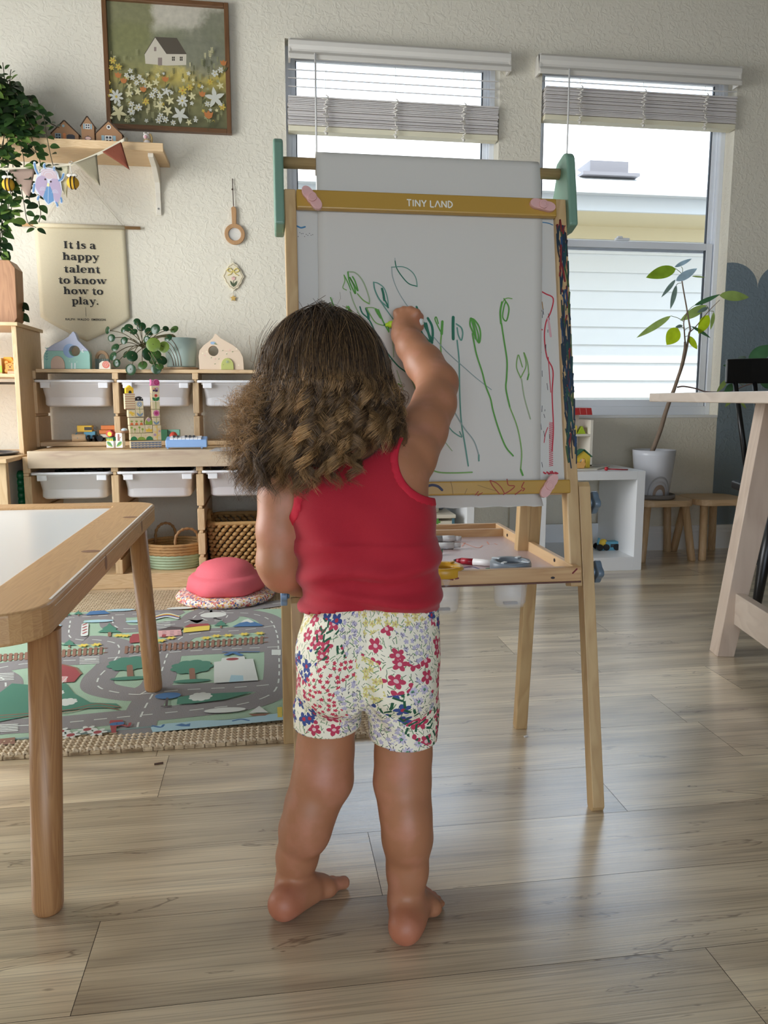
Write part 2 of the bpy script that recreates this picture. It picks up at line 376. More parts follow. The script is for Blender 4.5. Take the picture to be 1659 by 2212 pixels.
# baseboards
mb = MB(); prof = [(0, 0), (-.015, 0), (-.015, .085), (-.010, .094), (-.010, .106), (-.004, .118), (0, .12)]
def base_run(p0, p1, nrm):
    p0 = Vector(p0); p1 = Vector(p1); nrm = Vector(nrm); vs = []
    for p in (p0, p1): vs += [p+nrm*(-d)+Vector((0, 0, z)) for d, z in prof]
    k = len(prof); m = MB().add(vs, [(i, i+1, k+i+1, k+i) for i in range(k-1)]+[tuple(range(k)), tuple(range(2*k-1, k-1, -1))]); return m
struct(base_run((XL, WALL, 0), (XR, WALL, 0), (0, -1, 0)), 'baseboard_back', M_WHITE)
struct(base_run((XR, WALL, 0), (XR, YB, 0), (-1, 0, 0)), 'baseboard_right', M_WHITE)
struct(base_run((XL, YB, 0), (XL, WALL, 0), (1, 0, 0)), 'baseboard_left', M_WHITE)

# slate-coloured scalloped paint on the right of the back wall
mb = MB(frame((0, WALL, 0), (1, 0, 0), (0, 0, 1), (0, -1, 0)))
va = PY(1636, 622, WALL); ap = PY(1583, 567, WALL); hw = va.x-ap.x; xw = PY(1543, 1000, WALL).x; x = ap.x
hgt = ap.z-va.z+.05; zb = .121
pts = []
first = True; cxx = ap.x
poly = [(xw, zb)]
while cxx-hw < XR:
    for a in range(0, 19):
        an = PI-PI*a/18; px_ = cxx+hw*math.cos(an); pz_ = va.z+(ap.z-va.z)*math.sin(an)
        if px_ < W2[1]+.001: continue
        if px_ > XR-.002: break
        if first: poly.append((xw, W2[2]-.001)); poly.append((W2[1]+.001, W2[2]-.001)); poly.append((W2[1]+.001, pz_)); first = False
        poly.append((px_, pz_))
    cxx += 2*hw
poly.append((XR-.002, zb))
# split in columns so that the outline stays valid
top = sorted([p for p in poly if p[1] > 1.0]); mb2 = MB(mb.M)
mb2.flat([(xw, zb), (W2[1]+.001, zb), (W2[1]+.001, W2[2]-.001), (xw, W2[2]-.001)], .0008)
for a, b_ in zip(top[:-1], top[1:]):
    if b_[0]-a[0] > 1e-5: mb2.flat([(a[0], zb), (b_[0], zb), b_, a], .0008)
struct(mb2, 'trim_2', M_SLATE)

# ------------------------------------------------------------ windows
M_GLASS = mat('window_glass', (245, 250, 252), .02)
nt = M_GLASS.node_tree; out = nt.nodes['Material Output']; tr = N(nt, 'ShaderNodeBsdfTransparent'); gl = N(nt, 'ShaderNodeBsdfGlossy'); gl.inputs['Roughness'].default_value = .03
fz = N(nt, 'ShaderNodeFresnel'); fz.inputs[0].default_value = 1.35; ms = N(nt, 'ShaderNodeMixShader'); nt.links.new(fz.outputs[0], ms.inputs[0]); nt.links.new(tr.outputs[0], ms.inputs[1]); nt.links.new(gl.outputs[0], ms.inputs[2]); nt.links.new(ms.outputs[0], out.inputs[0])
M_GASK = mat('dark_gasket', (70, 76, 84), .6); M_SCREEN = M_GASK
def window(name, W):
    x0, x1, z0, z1 = W; Y = WALL+.075; zm = (z0+z1)/2-.045; root = None
    f = MB()
    for q in ((x0, x0+.024, z0, z1), (x1-.024, x1, z0, z1), (x0+.024, x1-.024, z0, z0+.045), (x0+.024, x1-.024, z1-.028, z1)): f.box(q[0], q[1], Y, Y+.06, q[2], q[3])
    for q in ((x0+.024, x0+.030, z0+.045, z1-.028), (x1-.030, x1-.024, z0+.045, z1-.028)): f.box(q[0], q[1], Y+.02, Y+.06, q[2], q[3])
    root = struct(f, name, M_VINYL, bevel=.002)
    zr = PY(1400, 532, Y).z
    # upper sash (outer) and lower sash (inner)
    for nm, za, zb_, yo, wd in (('upper_sash', zr-.02, z1-.028, Y+.032, .018), ('lower_sash', z0+.045, zr+.022, Y+.008, .032)):
        s = MB()
        for q in ((x0+.030, x0+.030+wd, za, zb_), (x1-.030-wd, x1-.030, za, zb_), (x0+.030+wd, x1-.030-wd, za, za+wd), (x0+.030+wd, x1-.030-wd, zb_-wd*(.9 if nm[0] == 'u' else 1), zb_)): s.box(q[0], q[1], yo, yo+.022, q[2], q[3])
        so = s.build(nm, M_VINYL, root, bevel=.0015)
        g = MB().box(x0+.030+wd+.002, x1-.030-wd-.002, yo+.009, yo+.013, za+wd+.002, zb_-wd-.002).build('glass_pane', M_GLASS, so)
        k = MB()
        a, b_, c_, d_ = x0+.030+wd, x1-.030-wd, za+wd, zb_-wd
        for q in ((a, a+.005, c_, d_), (b_-.005, b_, c_, d_)): k.box(q[0], q[1], yo+.005, yo+.018, q[2], q[3])
        k.build('gasket', M_GASK, so)
    l = MB(); xm = (x0+x1)/2-.03; l.box(xm-.035, xm+.035, Y-.012, Y+.008, zr+.022, zr+.034).box(xm-.03, xm-.005, Y-.02, Y-.005, zr+.03, zr+.04); l.build('latch', M_VINYL, root, bevel=.002)
    return root
window('window_1', W1); window('window_2', W2)
sl = MB(); sl.box(W2[0]-.0, W2[1]+.0, WALL-.004, WALL+.09, W2[2]-.012, W2[2]+.001); struct(sl, 'trim_3', M_WHITE, bevel=.003)
sl = MB(); sl.box(W1[0]-.0, W1[1]+.0, WALL-.004, WALL+.09, W1[2]-.012, W1[2]+.001); struct(sl, 'trim_4', M_WHITE, bevel=.003)

# ------------------------------------------------------------ blinds
M_CORD = mat('blind_cord', (226, 222, 214), .8); M_RAILC = mat('bottom_rail', (228, 222, 196), .5)
def blind(W, label, val, stack, nslat, wandpx, wandend):
    x0, x1, z0, z1 = W; root = thing('window_blind', ((x0+x1)/2, WALL, z1), label, 'blind')
    (vx0, vx1, vzt, vzb) = val
    pr = [(.040, vzt), (.050, vzt), (.062, vzt-.012), (.062, vzt-.03), (.055, vzt-.045), (.055, vzt-(vzt-vzb)*.62), (.068, vzb+.018), (.068, vzb), (.058, vzb), (.052, vzb+.02), (.045, vzt-.03)]
    mb = MB(Matrix(((0, 0, 1, 0), (-1, 0, 0, WALL), (0, 1, 0, 0), (0, 0, 0, 1)))); mb.prism(pr, vx0, vx1); mb.build('valance', M_VAL, root, bevel=.002)
    for xe in (vx0, vx1-.008): MB().box(xe, xe+.008, WALL-.058, WALL-.001, vzb+.004, vzt-.003).build('valance_return', M_VAL, root)
    st, sb = stack; Y0, Y1 = WALL-.02, WALL+.035
    top = vzb+.005
    for i in range(nslat):
        z = top+(st-top)*(i+1)/(nslat+1); q_ = .018; MB().hexa([(x0+.012, Y0, z), (x1-.012, Y0, z), (x1-.012, Y1, z+q_), (x0+.012, Y1, z+q_)], [(x0+.012, Y0, z+.003), (x1-.012, Y0, z+.003), (x1-.012, Y1, z+q_+.003), (x0+.012, Y1, z+q_+.003)]).build('slat', M_BLIND, root)
    n = 16; h = (st-sb-.02)/n
    for i in range(n):
        z = sb+.02+i*h; dx = random.uniform(-.003, .003); dy = random.uniform(-.005, .005)
        MB().box(x0+.010+dx, x1-.010+dx, Y0+dy, Y1+dy, z, z+h*random.uniform(.62, .86)).build('slat', M_BLIND, root)
    MB().box(x0+.01, x1-.01, Y0, Y1, sb-.004, sb+.018).build('bottom_rail', M_RAILC, root, bevel=.002, label='cream bottom rail')
    for fx in (.18, .5, .82):
        x = x0+(x1-x0)*fx; pts = []
        for i in range(30):
            t = i/29; pts.append((x+.018*math.sin(i*2.4)*(.5+.5*math.sin(i*.9)), Y0-.010-.006*math.cos(i*2.1), st-(st-sb+.012)*t))
        pts = bez(pts, 4); mc = MB(); mc.tube([(x, Y0-.002, top), (x, Y0-.004, st)], .0011, 5); mc.tube([(p[0], p[1]-.004, p[2]) for p in pts], .0023, 5); mc.ball((x, Y0-.016, sb-.015), .007, 8); mc.build('ladder_cord', M_CORD, root)
    a = PY(wandpx, 130, WALL-.075); MB().tube([(a.x, WALL-.075, vzb+.02), (a.x+.001, WALL-.072, wandend)], .0042, 8).ball((a.x, WALL-.072, wandend), .007, 8).build('tilt_wand', mat('wand', (228, 228, 226), .3), root)
    MB().box(vx0+.05, vx1-.05, WALL-.040, WALL-.002, vzb+.055, vzt-.01).build('head_rail', M_VAL, root)
    return root
Yv = WALL-.065
blind(W1, 'white slatted blind with scalloped valance over the left window behind the paper roll', (PY(623, 80, Yv).x, PY(1106, 110, Yv).x, PY(860, 93, Yv).z, PY(860, 139, Yv).z), (PY(845, 217, WALL-.02).z, PY(845, 290, WALL-.02).z), 3, 681, PY(681, 560, WALL-.07).z)
blind(W2, 'white slatted blind with scalloped valance over the right window beside the slate scallops', (PY(1167, 115, Yv).x, PY(1605, 150, Yv).x, PY(1385, 126, Yv).z, PY(1385, 171, Yv).z), (PY(1380, 196, WALL-.02).z, PY(1380, 266, WALL-.02).z), 1, 1231, PY(1231, 520, WALL-.07).z)

# ------------------------------------------------------------ the house next door and the ground outside
struct(MB().box(-30, 40, WALL+.14, 40, -.62, -.5), 'ground', mat('outside_ground', (150, 150, 140), .9))
NH = 6.9
nb = thing('neighbour_house', (2, NH, -.5), 'white clapboard house next door with gutter, seen through the right window', 'house')
m_ = MB(); z = -.5; zt = PY(1430, 517, NH).z; sp = .158; i = 0
while z < zt:
    m_.hexa([(-9, NH-.016, z), (14, NH-.016, z), (14, NH+.1, z), (-9, NH+.1, z)], [(-9, NH, z+sp), (14, NH, z+sp), (14, NH+.1, z+sp), (-9, NH+.1, z+sp)]); z += sp
m_.build('siding', mat('siding', (206, 204, 200), .6), nb)
EY = NH-.48; zf0 = PY(1430, 462, EY).z; zf1 = PY(1430, 414, EY).z
MB().hexa([(-9, EY, zf0-.0), (14, EY, zf0-.0), (14, NH+.05, zf0-.02), (-9, NH+.05, zf0-.02)], [(-9, EY, zf0+.02), (14, EY, zf0+.02), (14, NH+.05, zf0+.02), (-9, NH+.05, zf0+.02)]).build('soffit', mat('soffit', (206, 190, 154), .7), nb)
MB().box(-9, 14, NH-.03, NH-.015, zt-.02, zf0).build('frieze_board', mat('frieze', (206, 190, 154), .7), nb)
MB().box(-9, 14, EY-.03, EY, zf0, zf1-.03).box(-9, 14, EY-.12, EY-.03, zf1-.06, zf1).build('gutter', mat('gutter', (196, 196, 196), .5), nb)
RY, RZ = 11.8, zf1+(11.8-EY)*.48
MB().hexa([(-9, EY-.08, zf1-.02), (14, EY-.08, zf1-.02), (14, RY, RZ-.05), (-9, RY, RZ-.05)], [(-9, EY-.08, zf1+.01), (14, EY-.08, zf1+.01), (14, RY, RZ), (-9, RY, RZ)]).build('roof', mat('roof', (222, 222, 220), .8, var=.05, bscale=20), nb)
yv = 6.5
while PY(1305, 379, yv).z > zf1+(yv-EY)*.48+.05 and yv < 11: yv += .02
v = PY(1305, 379, yv); MB().box(v.x-.17, v.x+.17, yv-.1, yv+.2, v.z-.03, v.z+.09).box(v.x-.26, v.x+.24, yv-.18, yv+.28, v.z-.045, v.z-.02).build('roof_vent', mat('vent', (120, 118, 122), .5), nb)
# ------------------------------------------------------------ woods
PINE_X = wood('pine_x', (214, 186, 146), (186, 148, 104), 'X'); PINE_Y = wood('pine_y', (214, 186, 146), (184, 146, 102), 'Y'); PINE_Z = wood('pine_z', (212, 184, 144), (184, 146, 104), 'Z')
WASH = wood('whitewashed_pine', (206, 188, 160), (150, 122, 108), 'X', rings=5, stretch=5)
HONEY_Z = wood('honey_pine_z', (176, 132, 88), (138, 92, 56), 'Z', rings=30, rough=.4); HONEY_Y = wood('honey_pine_y', (200, 160, 112), (172, 128, 84), 'Y', rings=22, rough=.38)
BEECH = wood('beech', (206, 174, 134), (180, 144, 104), 'Z', rings=10); EAS_Z = wood('easel_pine_z', (198, 168, 122), (168, 132, 88), 'Z', rings=8, stretch=9); EAS_X = wood('easel_pine_x', (200, 164, 120), (166, 122, 80), 'X', rings=14); EAS_Y = wood('easel_pine_y', (206, 174, 132), (172, 132, 92), 'Y', rings=10)
BIRCHX = wood('grey_birch_x', (190, 176, 162), (168, 152, 138), 'Y', rings=8, stretch=6, rough=.4); BIRCHZ = wood('grey_birch_z', (196, 178, 162), (172, 152, 136), 'Z', rings=8, stretch=6, rough=.4)
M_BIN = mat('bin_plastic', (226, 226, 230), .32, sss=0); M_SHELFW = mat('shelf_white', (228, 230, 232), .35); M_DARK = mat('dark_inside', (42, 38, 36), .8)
M_BLACK = mat('black', (10, 10, 12), .35)

def side_panel(mb, x0, x1, y0, y1, z0, z1, slots, g=.007, h=.012, outer=None):
    zs = [z0]
    for s in slots: zs += [s-h/2, s+h/2]
    zs.append(z1)
    for i in range(0, len(zs), 2): mb.box(x0, x1, y0, y1, zs[i], zs[i+1])
    for s in slots: mb.box(x0+(0 if outer == 'l' else g), x1-(0 if outer == 'r' else g), y0, y1, s-h/2, s+h/2)
YF, YU, BT = 3.2, 3.47, .557
t1 = thing('storage_bench', (-.44, 3.42, 0), 'low pine storage frame with grooved uprights and whitewashed front rail, standing on the floor', 'storage unit')
LX = [-.938, -.614, -.287, .040]
for i, x in enumerate(LX):
    m_ = MB(); side_panel(m_, x, x+.028, YF+(.012 if i else 0), 3.66, .06 if 0 < i < 3 else 0, BT-.022, [.125, .225, .325, .466], outer='l' if i == 0 else 'r' if i == 3 else None)
    m_.build('upright', PINE_Z, t1, bevel=.0025)
MB().box(LX[0]+.03, LX[3]+.0, YF+.005, 3.66, BT-.02, BT).build('top_board', PINE_X, t1, bevel=.002)
MB().box(LX[0]+.022, LX[3]+.03, YF-.012, YF+.006, BT-.066, BT+.001).build('front_rail', WASH, t1, bevel=.002, label='whitewashed front rail with wavy grain')
MB().box(LX[0]+.028, LX[3], YF+.03, 3.66, .045, .06).box(LX[0]+.028, LX[3], YF+.01, YF+.03, .0, .06).build('bottom_board', PINE_X, t1, bevel=.002)
t2 = thing('storage_shelf', (-.47, 3.56, BT), 'narrow pine storage shelf with grooved uprights, standing on the low storage frame', 'storage unit')
UX = [-.968, -.640, -.312, .016]
for i, x in enumerate(UX):
    m_ = MB(); side_panel(m_, x, x+.025, YU, 3.66, BT+(.0 if i in (0, 3) else .022), .873 if i in (0, 3) else .865, [.690, .832], outer='l' if i == 0 else 'r' if i == 3 else None); m_.build('upright', PINE_Z, t2, bevel=.0025)
MB().box(UX[0]+.025, UX[3], YU+.004, 3.66, .865, .880).build('top_board', PINE_X, t2, bevel=.002)
MB().box(UX[0]+.025, UX[3], YU+.004, 3.66, BT+.002, BT+.021).build('bottom_board', PINE_X, t2, bevel=.003)
def bin_(x0, x1, yf, yb, zr, h, label, lidded=False):
    o = thing('storage_bin', ((x0+x1)/2, (yf+yb)/2, zr-h), label, 'bin', 'white storage bins in the pine frames')
    a, b_, ins = .012, .0, .030
    P = lambda e, z, r: [(p[0], p[1], z) for p in rrect(x0+e, x1-e, yf+e, yb-e, r)]
    mb = MB(); L = [P(.0, zr, .02), P(.0, zr-.004, .02)]; 
    rings_ = [P(.016, zr-.004, .02), P(.0, zr-.004, .02), P(.0, zr+.004, .02), P(.002, zr+.006, .02), P(.020, zr+.006, .02), P(.034, zr-h+.010, .03), P(.045, zr-h+.006, .03)]
    outer = [P(.045, zr-h+.004, .03), P(.038, zr-h, .03), P(.030, zr-h+.008, .03), P(.030, zr-.014, .03), P(.016, zr-.012, .02), P(.016, zr-.004, .02)]
    k = len(rings_[0])
    vs = []; fs = []
    allr = outer[1:]+rings_[1:]
    for rr in allr: vs += rr
    for i in range(len(allr)-1):
        for j in range(k): fs.append((i*k+j, i*k+(j+1) % k, (i+1)*k+(j+1) % k, (i+1)*k+j))
    fs.append(tuple(range(k-1, -1, -1))); fs.append(tuple((len(allr)-1)*k+j for j in range(k)))
    mb.add(vs, fs, 0, True); mb.build('tub', M_BIN, o)
    for q in (x0+.025, x1-.06): MB().box(q, q+.038, yf+.004, yf+.022, zr-.028, zr-.004).build('grip', M_BIN, o, bevel=.003)
    return o
names_u = ['white bin in the top row below the blue-green toy house', 'white bin in the top row behind the tall block tower', 'white bin in the top row below the peach toy house']
names_l = ['white bin in the lower row, nearest the play kitchen', 'white bin in the lower row, middle of the three', 'white bin in the lower row above the woven brown basket']
for i in range(3): bin_(UX[i]+.019, UX[i+1]+.006, YU-.02, 3.655, .829, .104, names_u[i])
for i in range(3): bin_(LX[i]+.022, LX[i+1]+.006, YF-.0, 3.6, .468, .102, names_l[i])
# dark toys heaped in the lower bins
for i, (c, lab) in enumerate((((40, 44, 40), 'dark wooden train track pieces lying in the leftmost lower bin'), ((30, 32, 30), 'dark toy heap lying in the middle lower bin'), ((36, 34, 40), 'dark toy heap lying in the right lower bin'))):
    mb = MB(); rr_ = random.Random(i)
    for k in range(16):
        x = rr_.uniform(LX[i]+.10, LX[i+1]-.07); y = rr_.uniform(3.29, 3.52); mb.M = Matrix.Translation((x, y, .468-.004)) @ rotm(rr_.uniform(-.12, .12), rr_.uniform(-.12, .12), rr_.uniform(0, 3)); mb.box(-.035, .035, -.012, .012, -.012, .006)
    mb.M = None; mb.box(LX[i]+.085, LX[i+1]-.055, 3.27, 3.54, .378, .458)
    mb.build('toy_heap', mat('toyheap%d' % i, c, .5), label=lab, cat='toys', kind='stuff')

# ------------------------------------------------------------ play kitchen at the left edge
kt = thing('play_kitchen', (-1.25, 3.4, 0), 'pine toy kitchen with hutch shelf and white doors, cut by the left picture edge', 'play kitchen')
KX0, KX1 = -1.72, -.945
MB().box(KX1-.028, KX1-.01, 3.29, 3.62, .54, 1.036).build('side_panel', PINE_Z, kt, bevel=.0015)
MB().box(KX0, KX0+.018, 3.29, 3.62, .54, 1.036).build('side_panel', PINE_Z, kt, bevel=.0015)
MB().box(KX0-.01, KX1-.0, 3.275, 3.63, 1.036, 1.050).build('top_shelf', PINE_X, kt, bevel=.002)
zz = PY(20, 808, 3.3).z
MB().box(KX0+.018, KX1-.028, 3.30, 3.62, zz-.012, zz+.002).build('middle_shelf', PINE_X, kt, bevel=.002)
MB().tube([(KX0+.018, 3.34, zz-.035), (KX1-.028, 3.34, zz-.035)], .0045, 8).build('hanging_rail', mat('steel', (90, 92, 96), .3, .9), kt)
MB().box(KX0-.0, KX1+.002, 3.03, 3.62, .525, .540).build('worktop', PINE_X, kt, bevel=.002)
MB().box(KX1-.045, KX1-.012, 3.065, 3.095, .0092, .525).build('leg', PINE_Z, kt, bevel=.002)
MB().box(KX1-.045, KX1-.012, 3.585, 3.615, 0, .525).build('leg', PINE_Z, kt, bevel=.002)
MB().box(KX0+.01, KX0+.04, 3.065, 3.095, .0092, .525).build('leg', PINE_Z, kt, bevel=.002)
MB().box(KX0+.04, KX1-.045, 3.09, 3.60, .12, .52).build('cabinet', M_SHELFW, kt)
MB().box(KX1-.40, KX1-.047, 3.07, 3.088, .445, .52).build('drawer_front', M_SHELFW, kt, bevel=.0015)
MB().box(KX1-.40, KX1-.047, 3.07, 3.088, .13, .440).build('door', M_SHELFW, kt, bevel=.0015)
bc = PY(-60, 978, 3.25)
mb = MB(); mb.lathe([(.0, -.05), (.10, -.045), (.125, .002), (.14, .006), (.14, .010), (.118, .010), (.10, -.03), (0, -.035)], (KX1-.17, 3.28, .540), 32, 0, 1, 1); mb.build('basin', mat('basin_grey', (96, 98, 104), .3, .6), kt)
# toys on the kitchen shelf
q = PY(27, 805, 3.40)
o = thing('toy_carton', (q.x, 3.40, zz+.002), 'orange toy box with a bear face standing on the toy kitchen shelf', 'toy')
mb = MB(frame((q.x, 3.39, zz+.002), (1, 0, 0), (0, 0, 1), (0, -1, 0)))
mb.prism(rrect(-.018, .018, .005, .044, .008), 0, .016, 0); mb.prism(rrect(-.022, .022, .006, .02, .006), .001, .015, 0); mb.prism(circ(-.013, .046, .007), 0, .016, 0); mb.prism(circ(.013, .046, .007), 0, .016, 0)
mb.flat(circ(-.006, .034, .0018), .0163, 1).flat(circ(.006, .034, .0018), .0163, 1).flat(circ(0, .028, .004, ry=.003), .0163, 1).rib([(-.008, .016), (.008, .016)], .003, .0163, 1); mb.build('bear_front', [mat('toy_ochre', (214, 140, 56), .5), mat('toy_brown', (92, 52, 26), .6)], o, bevel=.001)
mb.M = frame((q.x-.012, 3.43, zz+.002), (1, 0, 0), (0, 0, 1), (0, -1, 0)); mb = MB(mb.M); mb.prism([(-.026, 0), (.018, 0), (.018, .052), (.010, .068), (-.018, .068), (-.026, .052)], 0, .03, 0); mb.build('carton', mat('toy_amber', (236, 168, 40), .45), o, bevel=.001)
q = PY(3, 805, 3.38); mb = MB(); mb.box(q.x-.03, q.x+.006, 3.37, 3.40, zz+.002, zz+.065, 0).box(q.x-.03, q.x+.0065, 3.3695, 3.3705, zz+.008, zz+.035, 1); tag(mb.build('toy_carton', [mat('toy_tan', (190, 160, 110), .5), mat('toy_lime', (150, 190, 60), .5)], bevel=.001), 'tan toy box with green print left of the bear box', 'toy')
q = PY(28, 803, 3.34); MB().box(q.x-.018, q.x+.014, 3.33, 3.345, zz+.002, zz+.012).build('toy_plank', mat('toy_salmon', (214, 160, 130), .5), label='small salmon wood piece lying before the bear toy box', cat='toy', bevel=.001)
# green toy behind the kitchen leg
q = PY(44, 1070, 3.3); mb = MB(); 
for k in range(5): mb.ball((q.x, 3.32, .35+k*.026), (.026, .03, .02), 14)
mb.box(q.x-.015, q.x+.015, 3.31, 3.33, 0, .35)
mb.build('toy_cactus', mat('toy_deep_green', (16, 110, 70), .35), label='glossy green ribbed toy in the gap between toy kitchen and storage frame', cat='toy')

# ------------------------------------------------------------ low activity table (foreground left)
ft = thing('activity_table', (-.68, 1.64, 0), 'low honey pine children\'s table with white tray top and round legs, at left', 'table')
TX0, TX1, TY0, TY1, TZ = -1.03, -.302, 1.055, 2.205, .48
out_ = rrect(TX0, TX1, TY0, TY1, .07, 7); wI = .105
def rr_n(x0, x1, y0, y1, r, n): return rrect(x0, x1, y0, y1, r, n)
inn = rr_n(TX0+wI, TX1-wI, TY0+wI*.9, TY1-wI*.75, .004, 7)
mb = MB(); mb.ring(out_, inn, TZ-.045, TZ, 0)
mb.build('rim', [HONEY_Y], ft, bevel=.005, seg=3)
mb = MB(); mb.box(TX0+wI, TX1-wI, TY0+.09, TY1-.075, TZ-.02, TZ-.006); mb.build('white_board', mat('melamine', (228, 231, 230), .22), ft)
mb = MB(); rr_ = random.Random(5)
xa = TX1-wI
for k in range(16):
    y = 1.17+k*.03+rr_.uniform(-.01, .01); l = rr_.uniform(.008, .03); wv = rr_.uniform(.001, .0035)
    mb.flat([(xa+.0002, y), (xa-wv, y+l*.3), (xa-wv*.6, y+l*.8), (xa+.0002, y+l)], TZ-.0054)
mb.box(xa-.0012, xa+.0002, TY0+.095, TY1-.08, TZ-.006, TZ-.0052)
mb.build('worn_edge', mat('worn_brown', (120, 84, 56), .8), ft, label='chipped brown edge strip of the white board')
mb = MB()   # worn pale edge of the rim, slightly raised chamfer
pts = [(TX1+.0005, TY0+.09, TZ-.006), (TX1+.0006, 1.5, TZ-.0058), (TX1+.0005, TY1-.07, TZ-.006)]
mb.hexa([(TX1-.004, TY0+.08, TZ-.010), (TX1+.0004, TY0+.08, TZ-.010), (TX1+.0004, TY1-.07, TZ-.010), (TX1-.004, TY1-.07, TZ-.010)], [(TX1-.008, TY0+.08, TZ+.0004), (TX1-.004, TY0+.08, TZ+.0004), (TX1-.004, TY1-.07, TZ+.0004), (TX1-.008, TY1-.07, TZ+.0004)])
mb.build('worn_corner', mat('worn_pale', (226, 218, 206), .5, var=.15, bscale=90), ft, label='paint-rubbed pale edge of the rim')
for y in (PZ(292, 1117, TZ).y, PZ(192, 1191, TZ).y):
    mb = MB(); mb.flat(circ(TX1-.026, y, .017, ry=.012), TZ+.0003); mb.add([(TX1+.0004, y+.010*math.cos(a), TZ-.022+.014*math.sin(a)) for a in [2*PI*i/14 for i in range(14)]], [tuple(range(14))]); mb.build('knot', mat('knot_brown', (138, 100, 76), .5), ft)
for (fx, fy), (gx, gy) in (((-.341, 1.145), (-.322, 1.150)), ((-.306, 2.018), (-.330, 2.025)), ((-1.02, 1.145), (-1.0, 1.15)), ((-1.02, 2.018), (-1.0, 2.02))):
    zg = .0118 if fy > 1.7 else 0
    MB().tube([(fx, fy, zg), (fx, fy, zg+.004), (fx+(gx-fx)*.02, fy, zg+.012), (gx, gy, TZ-.046)], [.019, .0215, .0225, .0225], 28).build('leg', HONEY_Z, ft)

# ------------------------------------------------------------ white open cube shelves behind the easel
cs = thing('cube_shelf', (1.38, 3.4, 0), 'white open cube shelf carrying the red-roofed dollhouse', 'shelf')
CX0, CX1, CY, CZ = 1.15, 1.638, 3.24, .444
for x in (CX0, CX1-.038): MB().box(x, x+.038, CY, 3.64, 0, CZ).build('side_panel', M_SHELFW, cs, bevel=.001)
MB().box(CX0+.038, CX1-.038, CY, 3.64, CZ-.038, CZ).build('top_panel', M_SHELFW, cs, bevel=.001)
MB().box(CX0+.038, CX1-.038, CY, 3.64, 0, .060).build('bottom_panel', M_SHELFW, cs, bevel=.001)
MB().box(CX0+.038, CX1-.038, 3.632, 3.64, .06, .15).build('back_rail', M_SHELFW, cs)
cs2 = thing('cube_shelf', (.66, 3.4, 0), 'white open cube shelf holding cream boxes, seen low behind the drawing board', 'shelf')
for x in (.36, .835): MB().box(x, x+.032, CY, 3.64, 0, CZ).build('side_panel', M_SHELFW, cs2, bevel=.001)
MB().box(.392, .835, CY, 3.64, CZ-.038, CZ).build('top_panel', M_SHELFW, cs2, bevel=.001)
MB().box(.392, .835, CY, 3.64, .0, .04).build('bottom_panel', M_SHELFW, cs2, bevel=.001)
MB().box(.392, .835, 3.62, 3.64, .04, CZ-.038).build('back_panel', M_SHELFW, cs2)
M_CREAM = mat('cream_box', (214, 206, 188), .5)
a = PY(978, 1120, 3.3); zb0 = .20
bx = thing('storage_box', (a.x-.09, 3.32, .04), 'cream lidded box with a green leaf mark in the low white shelf', 'box')
MB().box(a.x-.20, a.x, 3.27, 3.5, .04, PY(950, 1120, 3.27).z-.012).build('body', M_CREAM, bx, bevel=.003); zt_ = PY(950, 1112, 3.27).z
MB().box(a.x-.21, a.x+.006, 3.265, 3.51, zt_-.016, zt_).build('lid', M_CREAM, bx, bevel=.003)
q = PY(944, 1128, 3.268); MB(frame((q.x, 3.2695, q.z), (1, 0, 0), (0, 0, 1), (0, -1, 0))).flat(flower(0, 0, .016, 5), 0).build('leaf_mark', mat('leafmark', (90, 150, 60), .6), bx)
MB().box(a.x-.012, a.x-.001, 3.262, 3.2645, zt_-.05, zt_-.016).build('latch', mat('teal_latch', (70, 110, 124), .5), bx)
MB().tube([(a.x-.2, 3.33, zt_+.018), (a.x-.06, 3.33, zt_+.018)], .017, 16).build('paper_roll', M_CREAM, label='cream rolled cloth lying on the cream lidded box', cat='roll')
MB().tube([(a.x-.24, 3.42, zt_+.028), (a.x-.02, 3.42, zt_+.028)], .027, 16).build('pencil_case', mat('greyblue', (120, 126, 134), .6), label='grey-blue roll lying behind the cream roll on the box', cat='pouch')

# ------------------------------------------------------------ wooden stools with scalloped seat
def stool(loc, seatw, seatd, zt, legs, label):
    s = thing('wooden_stool', loc, label, 'stool', 'small wooden stools by the back wall')
    mb = MB(Matrix.Translation(Vector(loc)))
    p = rrect(-seatw/2, seatw/2, -seatd/2, seatd/2, .075, 8); mb.prism(p, zt-.030, zt); mb.build('seat', STOOLW, s, bevel=.004, seg=3)
    for (ax, ay), (bx_, by) in legs: MB(Matrix.Translation(Vector(loc))).tube([(bx_, by, 0), (bx_, by, .004), (ax, ay, zt-.028)], [.0165, .018, .018], 18).build('leg', BEECH, s)
    return s
STOOLW = wood('stool_beech', (214, 184, 146), (190, 156, 116), 'X', rings=9, stretch=9)
zs1 = .288
lg = lambda a, b_, c, d: [((-a, -b_), (-c, -d)), ((a, -b_), (c, -d)), ((-a, b_), (-c, d)), ((a, b_), (c, d))]
s1 = (1.845, 3.515, 0); s2 = (2.126, 3.515, 0)
stool(s1, .280, .25, zs1, lg(.095, .085, .125, .115), 'small wooden stool with round legs under the white plant pot')
stool(s2, .27, .25, zs1, [((-.09, -.085), (-.105, -.12)), ((.09, -.085), (.12, -.12)), ((-.09, .085), (-.12, .12)), ((.06, .085), (.085, .12))], 'small empty wooden stool beside the slate wall paint')

